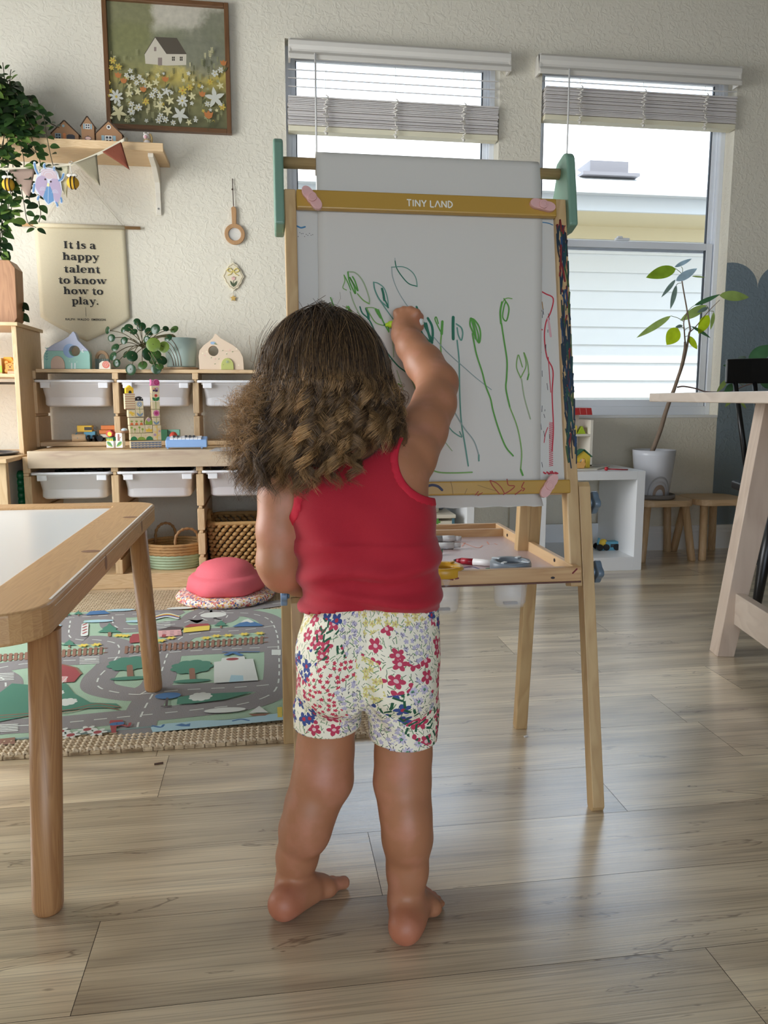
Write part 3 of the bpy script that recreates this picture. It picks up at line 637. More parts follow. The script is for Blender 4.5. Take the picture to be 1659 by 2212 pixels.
# ------------------------------------------------------------ tall pale table at the right edge
bt = thing('dining_table', (1.7, 1.8, 0), 'tall pale birch table with slanted legs at the right picture edge', 'table')
c0 = PY(1403, 850, 2.70); zT = .777; A = Vector((c0.x, 2.70)); B = Vector((1.165, 1.68)); e = (B-A).normalized(); nrm = Vector((-e.y, e.x)); 
if nrm.x < 0: nrm = -nrm
C0 = A; C1 = A+e*1.75; C2 = C1+nrm*.95; C3 = C0+nrm*.95
top = [(v.x, v.y) for v in (C0, C1, C2, C3)]
MB().prism(top, zT-.030, zT).build('tabletop', BIRCHX, bt, bevel=.003)
def bleg(base, topo, wb, wt, db, lab='leg'):
    def q(p, wdt): 
        P = Vector((p[0], p[1])); return [(P.x, P.y, p[2]), ((P+nrm*wdt).x, (P+nrm*wdt).y, p[2]), ((P+nrm*wdt-e*db).x, (P+nrm*wdt-e*db).y, p[2]), ((P-e*db).x, (P-e*db).y, p[2])]
    MB().hexa(q(base, wb), q(topo, wt)).build(lab, BIRCHZ, bt, bevel=.002)
b0 = PZ(1549, 1419); tq = PY(1652, 880, b0.y+.0)
bleg((b0.x, b0.y, 0), (tq.x, tq.y, zT-.03), .050, .085, .065)
f2 = Vector((b0.x, b0.y))+e*1.05
bleg((f2.x, f2.y, 0), (f2.x+.1, f2.y, zT-.03), .050, .085, .065)
for off in (0, 1.05):
    f3 = Vector((b0.x, b0.y))+e*off+nrm*.62; bleg((f3.x, f3.y, 0), (f3.x-.15, f3.y, zT-.03), .050, .085, .065)
z1_, z0_ = PY(1585, 1282, b0.y).z, PY(1585, 1348, b0.y).z
s0 = Vector((b0.x+.045, b0.y)); s1_ = s0+e*1.0
MB().hexa([(s0.x, s0.y, z0_), (s0.x+.028, s0.y, z0_), (s1_.x+.028, s1_.y, z0_), (s1_.x, s1_.y, z0_)], [(s0.x, s0.y, z1_), (s0.x+.028, s0.y, z1_), (s1_.x+.028, s1_.y, z1_), (s1_.x, s1_.y, z1_)]).build('stretcher', BIRCHX, bt, bevel=.002)
a0 = Vector((tq.x+.035, tq.y-.03)); a1 = a0+e*1.0
MB().hexa([(a0.x, a0.y, zT-.10), (a0.x+.022, a0.y, zT-.10), (a1.x+.022, a1.y, zT-.10), (a1.x, a1.y, zT-.10)], [(a0.x, a0.y, zT-.03), (a0.x+.022, a0.y, zT-.03), (a1.x+.022, a1.y, zT-.03), (a1.x, a1.y, zT-.03)]).build('apron', BIRCHX, bt, bevel=.002)

# ------------------------------------------------------------ black spindle chair
CH = Vector((1.90, 2.55, 0)); crz = math.radians(-15)
zt_, zb_ = PY(1572, 772, 2.8).z, PY(1576, 828, 2.8).z; SZ = .45
ch = thing('spindle_chair', CH, 'black painted spindle-back chair tucked behind the tall pale table', 'chair', rz=crz)
mb = MB(); n = 14; vs = []; fs = []
for i in range(n+1):
    t = i/n; x = -.235+.47*t; y = .20+.05*(1-(2*t-1)**2); th = .020
    for dy, z in ((0, zb_), (th, zb_), (th+.006, zt_-.006*(2*t-1)**2), (.006, zt_-.006*(2*t-1)**2)): vs.append((x, y+dy, z))
for i in range(n):
    for j in range(4): fs.append((i*4+j, i*4+(j+1) % 4, (i+1)*4+(j+1) % 4, (i+1)*4+j))
fs += [(3, 2, 1, 0), (n*4, n*4+1, n*4+2, n*4+3)]; mb.add(vs, fs); mb.build('top_rail', M_BLACK, ch, bevel=.006, seg=3, local=True)
for i in range(6):
    t = (i+.5)/6; x = -.235+.47*t; MB().tube([(x, .21+.05*(1-(2*t-1)**2), zb_+.01), (x*.72, .17, SZ-.005)], [.009, .011], 12).build('spindle', M_BLACK, ch, local=True)
mb = MB(); mb.prism(rrect(-.21, .21, -.22, .20, .06), SZ-.030, SZ); mb.build('seat', M_BLACK, ch, bevel=.008, seg=3, local=True)
for (tx, ty), (bx_, by) in (((-.15, -.14), (-.215, -.20)), ((.15, -.14), (.215, -.20)), ((-.14, .13), (-.18, .22)), ((.14, .13), (.18, .22))):
    MB().tube([(bx_, by, 0), ((bx_+tx)/2, (by+ty)/2, SZ*.5), (tx, ty, SZ-.025)], [.013, .021, .015], 14).build('leg', M_BLACK, ch, local=True)
MB().tube([(-.19, -.17, .19), (-.168, .18, .19)], .009, 10).build('stretcher', M_BLACK, ch, local=True)
MB().tube([(.19, -.17, .19), (.168, .18, .19)], .009, 10).build('stretcher', M_BLACK, ch, local=True)
# ------------------------------------------------------------ braided rug and road play mat
def rug_mat():
    m, nt, b = nodes('jute'); L = nt.links
    tc = N(nt, 'ShaderNodeTexCoord'); br = N(nt, 'ShaderNodeTexBrick'); br.inputs['Scale'].default_value = 1; br.inputs['Brick Width'].default_value = .022; br.inputs['Row Height'].default_value = .0105
    br.inputs['Mortar Size'].default_value = .0026; br.inputs['Mortar Smooth'].default_value = 1.0
    br.inputs['Color1'].default_value = lin((216, 196, 164)); br.inputs['Color2'].default_value = lin((194, 172, 138)); br.inputs['Mortar'].default_value = lin((136, 114, 86))
    no = N(nt, 'ShaderNodeTexNoise'); no.inputs['Scale'].default_value = 60; L.new(tc.outputs['Object'], no.inputs['Vector'])
    mx = N(nt, 'ShaderNodeMix', data_type='VECTOR'); mx.inputs[0].default_value = .006; L.new(tc.outputs['Object'], mx.inputs[4]); L.new(no.outputs['Color'], mx.inputs[5])
    L.new(mx.outputs[1], br.inputs['Vector']); L.new(br.outputs['Color'], b.inputs['Base Color']); b.inputs['Roughness'].default_value = .9
    bp = N(nt, 'ShaderNodeBump'); bp.invert = True; bp.inputs['Strength'].default_value = .9; bp.inputs['Distance'].default_value = .004; L.new(br.outputs['Fac'], bp.inputs['Height']); L.new(bp.outputs[0], b.inputs['Normal'])
    return m
M_JUTE = rug_mat()
jr = thing('jute_rug', (-.7, 2.3, 0), 'braided beige jute rug lying under the road play mat', 'rug')
mb = MB(); jy0 = 1.675; jy1 = 3.13; jx0, jx1 = -1.86, .228
mb.prism(rrect(jx0, jx1, jy0, jy1, .02), 0, .009); mb.build('weave', M_JUTE, jr, bevel=.003)
# raised braids along the near border: each braid a row of plaited strands
M_BR = mat('jute_strand', (214, 196, 168), .9, bump=.5, bscale=400, var=.14)
for rI in range(5):
    mb = MB(); y = jy0+.008+rI*.0142
    x = -1.0
    while x < jx1-.006:
        for s in (-1, 1): mb.tube([(x+(.0 if s > 0 else .007), y+s*.0055, .0075), (x+.008, y+s*.001, .0125), (x+.018, y-s*.004, .0085)], [.0025, .0040, .0022], 6)
        x += .0145
    mb.build('braid', M_BR, jr)
MATZ = .0115
M_MAT = mat('mat_green', (158, 184, 160), .9, bump=.6, bscale=500, var=.05); M_ROAD = mat('mat_road', (134, 130, 130), .9, bump=.5, bscale=500)
mc_ = [M_MAT, M_ROAD, mat('mat_white', (206, 210, 204), .9), mat('mat_dkgreen', (74, 126, 106), .9), mat('mat_red', (152, 70, 72), .9), mat('mat_blue', (72, 112, 156), .9), mat('mat_pink', (206, 160, 158), .9), mat('mat_yellow', (214, 192, 84), .9), mat('mat_brown', (136, 100, 82), .9), mat('mat_ltblue', (164, 196, 206), .9), mat('mat_black', (84, 74, 74), .9), mat('mat_ltgreen', (176, 196, 164), .9)]
WT, DG, RD, BL, PK, YE, BN, LB, BK, LG = range(2, 12)
pm = thing('play_mat', (-.5, 2.3, .009), 'green road-map play mat with farm, houses and railway, lying on the jute rug', 'play mat')
quad = [(-1.30, 1.700), (.205, 1.818), (.135, 2.765), (-1.36, 2.885)]
mb = MB(); mb.prism(quad, .009, MATZ-.0004, 0)
zc = [MATZ]
def F(px, py): p = PZ(px, py, MATZ); return (p.x, p.y)
def clip(v): return v
def Q(x, y): return F(x/2.304, 1200+y/2.304)      # coordinates read off the enlarged crop
def lay(): zc[0] += .000016; return zc[0]
def road(pts, wd=.085, dash=True):
    P = b2([Q(*p) for p in pts], 8); z = lay(); mb.rib(P, wd, z, 1)
    if dash:
        s = 0; on = True; cur = [P[0]]
        z = z+.0004
        for a, b_ in zip(P[:-1], P[1:]):
            l = math.hypot(b_[0]-a[0], b_[1]-a[1]); n = max(1, int(l/.006))
            for i in range(n):
                t = (i+1)/n; q = (a[0]+(b_[0]-a[0])*t, a[1]+(b_[1]-a[1])*t); s += l/n; cur.append(q)
                if s > (.028 if on else .022):
                    if on and len(cur) > 1: mb.rib(cur, .0045, z, WT, caps=False)
                    on = not on; s = 0; cur = [q]
def poly(pts, m): mb.flat([Q(*p) for p in pts], lay()+.0005, m)
def line(pts, wd, m, smooth=True): mb.rib(b2([Q(*p) for p in pts], 4) if smooth else [Q(*p) for p in pts], wd, lay()+.0005, m)
def disc(x, y, r, m, ry=None): c = Q(x, y); mb.flat(circ(c[0], c[1], r, 16, ry=ry), lay()+.0005, m)
def bush(x, y, r, m=DG):
    c = Q(x, y); mb.flat(flower(c[0], c[1], r, 9, sharp=.86, k=4), lay()+.0005, m)
# roads
road([(-60, 350), (200, 325), (420, 305), (700, 290), (860, 285)]); road([(350, 325), (345, 400), (400, 420), (480, 420), (580, 440), (590, 490), (545, 550), (490, 610), (500, 660), (640, 690), (760, 690)])
road([(-60, 600), (0, 560), (200, 530), (400, 520), (560, 510), (800, 485), (1080, 468), (1380, 455)]); road([(700, 690), (780, 640), (810, 560), (840, 480), (900, 410), (1000, 385), (1200, 372), (1360, 350)])
road([(700, 690), (900, 670), (1200, 655), (1380, 640)]); road([(1385, 450), (1390, 560), (1380, 650), (1330, 700), (1200, 740), (1000, 765), (760, 790), (500, 815), (240, 840), (60, 850), (-100, 870)])
road([(760, 690), (720, 760), (690, 830), (680, 880)]); road([(560, 305), (570, 350), (640, 365), (800, 350), (930, 330), (990, 290), (1060, 270), (1130, 290), (1110, 320), (1040, 325), (985, 305)]); road([(1120, 285), (1250, 290), (1340, 320), (1375, 380), (1388, 450)]); road([(1130, 275), (1260, 255), (1400, 235)])
road([(-100, 560), (20, 620), (10, 700), (-60, 800)])
disc(1062, 296, .045, WT, ry=.036)
# crossings
for cx, cy in ((445, 522), (1375, 483), (20, 605), (800, 345), (40, 860)):
    for i in range(5): line([(cx-45, cy-14+i*8), (cx+45, cy-18+i*8)] if cx != 1375 else [(cx-18+i*9, cy-12), (cx-18+i*9, cy+12)], .006, WT, False)
# railway
for a, b_ in (((0, 500), (530, 462)), ((630, 460), (1330, 410))):
    for d in (0, 22): line([(a[0], a[1]+d), (b_[0], b_[1]+d)], .006, BN, False)
    n = int((b_[0]-a[0])/26)
    for i in range(n): t = i/n; x = a[0]+(b_[0]-a[0])*t; y = a[1]+(b_[1]-a[1])*t; line([(x, y-6), (x-3, y+28)], .009, BN, False)
# barn and farm field
poly([(-20, 700), (60, 640), (200, 650), (330, 640), (370, 690), (450, 735), (580, 740), (600, 760), (420, 765), (200, 790), (0, 830), (-60, 840)], DG)
poly([(190, 575), (250, 548), (310, 545), (380, 562), (405, 590), (370, 632), (200, 640)], RD); poly([(200, 608), (335, 604), (330, 634), (200, 640)], PK)
for i in range(5): line([(205+i*26, 636), (232+i*26, 608)], .003, WT, False)
line([(190, 578), (250, 548), (310, 545), (380, 562), (405, 592)], .006, BN, False)
for x, y in ((268, 690), (332, 733), (998, 708)): bush(x, y, .026, WT)
line([(0, 800), (200, 785), (350, 770), (480, 742), (595, 758)], .005, BN)
line([(0, 812), (200, 797), (350, 782), (480, 755), (590, 770)], .004, BN)
# trees
def tree(x, y, s=1): bush(x, y-30*s, .055*s); line([(x, y-20*s), (x+4, y+28*s)], .014*s, BN, False); disc(x, y+34*s, .045*s, DG, ry=.012*s); 
tree(645, 575, 1.15); tree(955, 590, 1.1)
for x, y, s in ((545, 378, 1.0), (255, 440, 1.0), (345, 445, .6), (1100, 348, .6), (275, 294, .4), (330, 297, .4), (390, 293, .4)):
    poly([(x-60*s, y+8*s), (x-30*s, y-10*s), (x-38*s, y-12*s), (x-12*s, y-26*s), (x, y-40*s), (x+12*s, y-26*s), (x+38*s, y-12*s), (x+30*s, y-8*s), (x+60*s, y+8*s)], DG); line([(x, y+8*s), (x, y+26*s)], .010*s, BN, False)
# tent, mountains, lighthouse, houses
poly([(425, 300), (450, 280), (520, 276), (548, 292)], BL); 
for x, y in ((1235, 340), (1480, 320)): poly([(x-80, y+18), (x-20, y-12), (x+10, y-16), (x+75, y+10), (x+70, y+14)], BL); poly([(x-40, y-2), (x-20, y-16), (x, y-22), (x+30, y-6), (x+12, y-2), (x-6, y-8)], WT)
line([(424, 345), (420, 400)], .022, WT, False)
for i in range(4): line([(414, 392-i*14), (430, 384-i*14)], .008, RD, False)
poly([(645, 415), (660, 395), (690, 392), (700, 435), (645, 440)], RD); poly([(785, 375), (900, 368), (905, 400), (790, 410)], PK); poly([(778, 378), (850, 356), (915, 362), (905, 372)], BK)
for i in range(3):
    for j in range(3): line([(810+i*38, 382+j*8), (826+i*38, 381+j*8)], .004, BK, False)
line([(816, 398), (816, 408)], .012, RD, False); poly([(915, 365), (1045, 350), (1042, 375), (912, 388)], YE); poly([(912, 362), (945, 345), (1035, 342), (1045, 352)], RD)
poly([(170, 395), (205, 388), (210, 408), (175, 416)], WT); poly([(180, 392), (205, 388), (205, 398)], RD)
# helicopter pad building
poly([(1065, 640), (1065, 535), (1100, 530), (1105, 515), (1215, 505), (1220, 520), (1260, 518), (1285, 626)], WT); poly([(1140, 636), (1150, 600), (1210, 602), (1212, 628)], LB)
disc(1157, 520, .018, RD, ry=.012); line([(1125, 498), (1160, 488), (1200, 500)], .014, BL); line([(1110, 484), (1290, 483)], .006, BL, False)
# rainbow and clouds
for i, m in enumerate((WT, YE, RD, BL, WT)): line([(770, 308+i*3), (830, 292+i*4), (885, 306+i*3)], .012, m)
for x, y in ((490, 330), (230, 355), (900, 265), (600, 275), (1120, 775), (700, 330)): disc(x, y, .05, WT if x > 800 else LB, ry=.016)
# signs, pump, pond
disc(836, 703, .032, BL, ry=.022); line([(833, 715), (828, 755)], .006, BK, False); line([(805, 756), (852, 754)], .005, BK, False)
poly([(880, 745), (885, 712), (950, 700), (1100, 690), (1262, 683), (1120, 722), (960, 742)], DG)
bush(998, 708, .03, WT)
poly([(545, 835), (550, 826), (612, 824), (610, 850), (580, 858), (578, 888), (556, 890)], RD); line([(565, 845), (600, 842)], .018, BL, False); line([(610, 850), (640, 856), (648, 840)], .006, RD)
for x, y in ((300, 882), (352, 900), (435, 872), (486, 886)): c = Q(x, y); mb.flat(flower(c[0], c[1], .022, 6), lay()+.0005, WT); disc(x, y, .009, RD)
for x, y in ((590, 402), (625, 404), (415, 452), (480, 448), (800, 428), (850, 415), (1025, 415), (1076, 405), (1135, 402), (1215, 396), (1292, 392), (1498, 345)): c = Q(x, y); mb.flat(flower(c[0], c[1], .017, 6), lay()+.0005, YE)
# lake in the corner with boat and fish
P = b2([Q(750, 862), Q(820, 845), Q(900, 838), Q(1000, 828), Q(1120, 826), Q(1240, 812), Q(1400, 790)], 5); E_ = [F(615, 1558), F(330, 1585)]
mb.flat(P+E_, lay()+.0005, LB)
poly([(1235, 795), (1345, 792), (1320, 804), (1260, 806)], BN); poly([(1240, 790), (1290, 755), (1335, 788)], WT); poly([(870, 852), (905, 843), (925, 848), (948, 842), (945, 858), (905, 858)], BL); line([(1160, 830), (1200, 822), (1238, 828)], .006, BL); line([(760, 855), (800, 862), (815, 850)], .006, BL)
poly([(1380, 762), (1405, 760), (1405, 812), (1382, 812)], YE); poly([(0, 920), (75, 912), (75, 945), (0, 950)], BN)
mb.build('printed_cloth', mc_, pm)
# binding along the near edge
MB().tube([(quad[0][0], quad[0][1], .0105), (quad[1][0], quad[1][1], .0105)], .0035, 8).build('hem', mat('mat_hem', (150, 172, 168), .9), pm)

# ------------------------------------------------------------ pink stepping stone on a speckled pad
pc = PZ(488, 1293, .01); c = (pc.x, pc.y+.01, 0)
def speck_mat():
    m, nt, b = nodes('speckled_rubber'); L = nt.links
    tc = N(nt, 'ShaderNodeTexCoord'); v = N(nt, 'ShaderNodeTexVoronoi'); v.inputs['Scale'].default_value = 170; L.new(tc.outputs['Object'], v.inputs['Vector'])
    sp = N(nt, 'ShaderNodeSeparateColor'); L.new(v.outputs['Color'], sp.inputs[0]); cr = N(nt, 'ShaderNodeValToRGB'); cr.color_ramp.interpolation = 'CONSTANT'; e = cr.color_ramp.elements
    e[0].position = 0; e[0].color = lin((232, 214, 200)); e[1].position = .3; e[1].color = lin((214, 130, 120))
    for p, cc in ((.42, (226, 180, 90)), (.55, (80, 100, 150)), (.66, (236, 226, 216)), (.8, (168, 150, 150)), (.9, (190, 84, 90))): x = e.new(p); x.color = lin(cc)
    L.new(sp.outputs[0], cr.inputs[0]); L.new(cr.outputs[0], b.inputs['Base Color']); b.inputs['Roughness'].default_value = .8; return m
MB().lathe([(0, .010), (.150, .010), (.178, .014), (.186, .026), (.176, .038), (.15, .042), (0, .042)], c, 56).build('balance_pad', speck_mat(), label='round speckled rubber pad under the pink stepping stone', cat='balance pad')
mb = MB(); n = 64; pr = [(0, .043), (.130, .043), (.140, .052), (.142, .072), (.137, .094), (.127, .104), (.118, .107), (.112, .112), (.103, .130), (.084, .147), (.05, .158), (0, .162)]
vs = []; k = len(pr)
for i, (r_, z_) in enumerate(pr):
    for j in range(n):
        a = 2*PI*j/n; lob = 0.006*math.cos(6*a) if z_ < .06 else 0; vs.append((c[0]+(r_+(lob if r_ else 0))*math.cos(a)*1.0, c[1]+(r_+(lob if r_ else 0))*math.sin(a), z_+(.004 if False else 0)))
mb.add(vs, [(i*n+j, i*n+(j+1) % n, (i+1)*n+(j+1) % n, (i+1)*n+j) for i in range(k-1) for j in range(n)], 0, True)
mb.build('stepping_stone', mat('coral_foam', (226, 104, 116), .75, bump=.5, bscale=420), label='coral pink domed stepping stone on the speckled pad', cat='stepping stone')

# ------------------------------------------------------------ baskets in the storage frame
def basket(c, r, h, label, upper, lower, split, handles, hmat, base=.061):
    o = thing('woven_basket', c, label, 'basket')
    mb = MB(Matrix.Translation(Vector(c))); nr = int(h/.0105); R_ = random.Random(1)
    for i in range(nr):
        z = .006+i*h/nr; t = i/nr; rr_i = r*(.90+.12*math.sin(min(1, t*1.1)*PI*.55)); m = 0 if t < split else 1
        pts = []; n = 56
        for j in range(n): a = 2*PI*j/n; wob = .0022*math.sin(a*28+i*PI) if m else .0003*math.sin(a*30); pts.append(((rr_i+wob)*math.cos(a), (rr_i+wob)*math.sin(a)*.9, z+(.0012*math.sin(a*28+i*PI*.5) if m else 0)))
        mb.tube(pts, h/nr*.60, 6, m, closed=True)
    mb.build('body', [lower, upper], o)
    MB(Matrix.Translation(Vector(c))).prism(circ(0, 0, r*.88, 32, ry=r*.8), .001, .006).build('base', lower, o)
    for (x0, y0), (x1, y1), hh_ in handles:
        pts = bez([(x0, y0, h*.80), (x0+(x1-x0)*.04, y0+(y1-y0)*.04, h+hh_*.5), (x0+(x1-x0)*.3, y0+(y1-y0)*.3, h+hh_*.95), (x0+(x1-x0)*.7, y0+(y1-y0)*.7, h+hh_*.95), (x0+(x1-x0)*.96, y0+(y1-y0)*.96, h+hh_*.5), (x1, y1, h*.80)], 8)
        mh = MB(Matrix.Translation(Vector(c))); mh.tube(pts, [.0055+.0012*math.sin(i*1.6) for i in range(len(pts))], 8); mh.build('handle', hmat, o)
    return o
GRASS = mat('seagrass', (172, 134, 88), .8, bump=.9, bscale=160, var=.25); MINT = mat('mint_rope', (164, 182, 152), .85, bump=.5, bscale=300); GRD = mat('dark_grass', (150, 114, 76), .8, bump=.8, bscale=200, var=.2)
bc1 = PY(374, 1220, 3.33)
basket((bc1.x+.005, 3.36, .061), .120, .105, 'low round basket, straw above and mint green below, with two handles', GRASS, MINT, .50, [((.015, -.105), (.105, -.055), .062), ((-.085, .06), (-.005, .10), .062)], GRD)
def weave_basket(c, w_, d_, h, label):
    o = thing('woven_basket', c, label, 'basket'); R_ = random.Random(6); mb = MB(Matrix.Translation(Vector(c)))
    nr = 11; P = rrect(-w_/2, w_/2, -d_/2, d_/2, .05, 6)
    # resample the outline
    L_ = [0]
    for a, b_ in zip(P, P[1:]+P[:1]): L_.append(L_[-1]+math.hypot(b_[0]-a[0], b_[1]-a[1]))
    def at(s):
        s %= L_[-1]
        for i in range(len(P)):
            if L_[i+1] >= s:
                t = (s-L_[i])/(L_[i+1]-L_[i]+1e-9); a, b_ = P[i], P[(i+1) % len(P)]; return (a[0]+(b_[0]-a[0])*t, a[1]+(b_[1]-a[1])*t)
    step = .030
    for i in range(nr):
        z = .010+i*h/nr; f = .90+.10*i/nr; n = int(L_[-1]/step)
        for j in range(n):
            s = (j+(i % 2)*.5)*L_[-1]/n; a = at(s-step*.42); b_ = at(s+step*.42); mdl = at(s); sc = 1.03*f
            mb.tube([(a[0]*f*.99, a[1]*f*.99, z-.004), (mdl[0]*sc, mdl[1]*sc, z+.001), (b_[0]*f*.99, b_[1]*f*.99, z+.006)], [.0045, h/nr*.62, .0045], 7, 0)
    mb.build('body', GRASS2, o)
    mb = MB(Matrix.Translation(Vector(c))); n = 60; mb.tube([(*[q*1.01 for q in at(L_[-1]*j/n)], h+.004+(.028 if False else 0)) for j in range(n)], .009, 8, 0, closed=True); mb.build('rim', GRASS2, o)
    MB(Matrix.Translation(Vector(c))).prism([(x*.88, y*.88) for x, y in P], .0, .004).build('base', GRASS2, o)
    MB(Matrix.Translation(Vector(c))).prism([(x*.86, y*.86) for x, y in P], .02, h-.05).build('dark_core', M_DARK, o)  # dark solid filling the inside of the basket
    mh = MB(Matrix.Translation(Vector(c))); mh.tube(bez([(-w_/2, -.05, h-.02), (-w_/2-.006, -.045, h+.03), (-w_/2-.006, .045, h+.03), (-w_/2, .05, h-.02)], 8), .010, 8); mh.build('handle', GRASS2, o)
GRASS2 = mat('hyacinth', (178, 140, 88), .75, bump=.8, bscale=120, var=.22)
bc2 = PY(560, 1190, 3.33)
weave_basket((-.112, 3.40, .061), .272, .30, .185, 'tall chunky woven water-hyacinth basket behind the pink stepping stone')
# ------------------------------------------------------------ easel
EA = math.atan(.235/1.14); EO = Vector((.292, 1.289, 0)); EU = Vector((1, 0, 0)); EV = Vector((0, math.sin(EA), math.cos(EA))); EW = Vector((0, -math.cos(EA), math.sin(EA)))
EM = frame(EO, EU, EV, EW)
def E(px, py, w=0.0):
    p = PN(px, py, EO+EW*w, EW)-EO; return (p.dot(EU), p.dot(EV))
ez = thing('drawing_easel', (EO.x, 1.49, 0), 'wooden double-sided children\'s easel with mustard bars, pink wing knobs and green roll holders', 'easel')
M_MUST = mat('mustard_paint', (178, 140, 62), .35); M_PINKP = mat('pink_plastic', (214, 168, 164), .4); M_SAGE = mat('sage_paint', (112, 146, 128), .4)
M_BOARD = mat('whiteboard', (204, 202, 196), .3); M_PAPER = mat('paper', (208, 204, 196), .85); M_BLUEK = mat('blue_grey_knob', (98, 116, 132), .3, coat=.3)
def em(): return MB(EM)
ltop = E(630, 406); rtop = E(1212, 431)
ul0, ul1 = E(614, 440)[0], E(640, 440)[0]; ur0, ur1 = E(1199, 460)[0], E(1224, 460)[0]
vT = (ltop[1]+rtop[1])/2
tilt = 0.0
# upper frame posts
vB = E(1212, 1268)[1]
em().box(ul0, ul1, vB, vT, -.030, 0).build('post', EAS_Z, ez, bevel=.0025)
po = em().box(ur0, ur1, vB, vT, -.030, 0).build('post', EAS_Z, ez, bevel=.0025)
# coloured scribbles on the right post
mb = em(); rr_ = random.Random(2); cols = [mat('ink%d' % i, c, .5) for i, c in enumerate(((22, 44, 60), (24, 70, 66), (120, 34, 34), (38, 34, 40), (30, 60, 96), (60, 84, 44)))]
v0, v1 = E(1212, 1012)[1], E(1212, 488)[1]
for k in range(150):
    t = rr_.random(); v = v0+(v1-v0)*t; l = rr_.uniform(.012, .05); x = rr_.uniform(ur0+.003, ur1-.002); x2 = min(max(x+rr_.uniform(-.008, .008), ur0+.002), ur1-.0015)
    mb.rib([(x, v), ((x+x2)/2+rr_.uniform(-.001, .001), v+l/2), (x2, min(v+l, v1))], rr_.uniform(.002, .0042), .0003+k*.000004, 0 if rr_.random() < .45 else rr_.randrange(6))
for k in range(40):   # on the inner side too
    pass
mb.build('marker_scribble', cols, ez, label='dark multicoloured marker scribbles')
# lower adjustable legs (front) and rear legs
fr = E(1248, 1760); ft_ = E(1243, 1040)
def lleg(u0, u1, va, vb, w0, w1):
    mb = em(); mb.prism([(w0, va+.006), (w0+.006, va), (w1-.006, va), (w1, va+.006), (w1, vb), (w0, vb)], u0, u1); 
    return mb
def uleg(u0, u1, va, vb):
    mb = MB(EM @ frame((0, 0, 0), (0, 0, 1), (0, 1, 0), (-1, 0, 0))); n = [(0, va+.01), (.004, va+.002), (.012, va), (.022, va+.002), (.028, va+.01), (.028, vb-.01), (.022, vb), (.004, vb), (0, vb-.006)]
    mb.prism([(x-.029, y) for x, y in n], -u1, -u0); return mb
wR = .024
uleg(ur1+.001, ur1+wR, .000, ft_[1]).build('leg', EAS_Z, ez, bevel=.0015)
uleg(ul0-wR+.020, ul0+.018, .000, vB-.002).build('leg', EAS_Z, ez, bevel=.0015)
# rear frame, leaning forwards to meet the front near the top
RB = {}
for s, (px, py) in (('r', (1099, 1567)), ('l', (619, 1608))):
    p = PZ(px, py); RB[s] = p
yr = (RB['r'].y+RB['l'].y)/2
for s, xc in (('r', EO.x+ur1-.012), ('l', EO.x+ul0-.004)):
    topz = vT*math.cos(EA)-.01; topy = EO.y+vT*math.sin(EA)+.035; P0 = Vector((xc, yr, 0)); P1 = Vector((xc, topy, topz))
    d = P1-P0
    mb = MB(); mb.beam(P0+d*.0, P0+d*.47, .024, .028, up=(1, 0, 0)); mb.build('leg', EAS_Z, ez, bevel=.0025)
    mb = MB(); mb.beam(P0+d*.34+Vector((-.022 if s == 'r' else .022, 0, 0)), P1+Vector((-.022 if s == 'r' else .022, 0, 0)), .024, .028, up=(1, 0, 0)); mb.build('post', EAS_Z, ez, bevel=.0025)
# board and bars
t0, t1 = E(640, 415), E(640, 455); t2, t3 = E(1200, 432), E(1200, 470)
bl, br = ul1-.001, ur0+.001
vb1, vb0 = (t0[1]+t2[1])/2, (t1[1]+t3[1])/2
lb1, lb0 = E(1213, 1037)[1], E(1213, 1066)[1]
em().box(ul1, ur0, lb0+.004, vb1-.004, -.022, -.010).build('whiteboard_panel', M_BOARD, ez)
em().box(bl+.001, ur0+.0, vb0, vb1, -.004, .010).build('crossbar', M_MUST, ez, bevel=.0025)
em().box(bl+.001, ur0+.004, lb0, lb1, -.004, .010).build('crossbar', M_MUST, ez, bevel=.0025)
mb = em(); mb.box(bl, br, vb1-.03, vb1-.004, -.060, -.046).box(bl, br, lb0, lb0+.028, -.030, -.024); mb.build('rear_crossbar', EAS_X, ez)
# TINY LAND lettering: thin geometric strokes
mb = em(); c = E(928, 440, .0103); hL = E(928, 433)[1]-E(928, 447)[1]; wd = .0022; z = .0104
x = E(879, 440, .0103)[0]; xe = E(979, 440, .0103)[0]
adv = {'T': .86, 'I': .42, 'N': 1.02, 'Y': .92, ' ': .42, 'L': .74, 'A': 1.04, 'D': .98}
tot = sum(adv[q] for q in 'TINY LAND'); s_ = (xe-x)/(tot-.15)
v0 = c[1]-hL/2
def S(pts): mb.rib([(x+px*s_, v0+py*hL) for px, py in pts], wd, z, 0, caps=False)
for q in 'TINY LAND':
    if q == 'T': S([(0, 1), (.7, 1)]); S([(.35, 1), (.35, 0)])
    if q == 'I': S([(.12, 1), (.12, 0)])
    if q == 'N': S([(.05, 0), (.05, 1)]); S([(.05, 1), (.75, 0)]); S([(.75, 0), (.75, 1)])
    if q == 'Y': S([(0, 1), (.36, .45)]); S([(.72, 1), (.36, .45)]); S([(.36, .45), (.36, 0)])
    if q == 'L': S([(.05, 1), (.05, 0)]); S([(.05, 0), (.55, 0)])
    if q == 'A': S([(0, 0), (.42, 1)]); S([(.42, 1), (.84, 0)])
    if q == 'D': S([(.05, 0), (.05, 1)]); S([(.05, 1)]+[(.05+.62*math.cos(a), .5+.5*math.sin(a)) for a in [PI/2-PI*i/10 for i in range(11)]]+[(.05, 0)])
    x += adv[q]*s_
mb.build('lettering', mat('white_print', (232, 230, 220), .5), ez, label='white TINY LAND lettering')
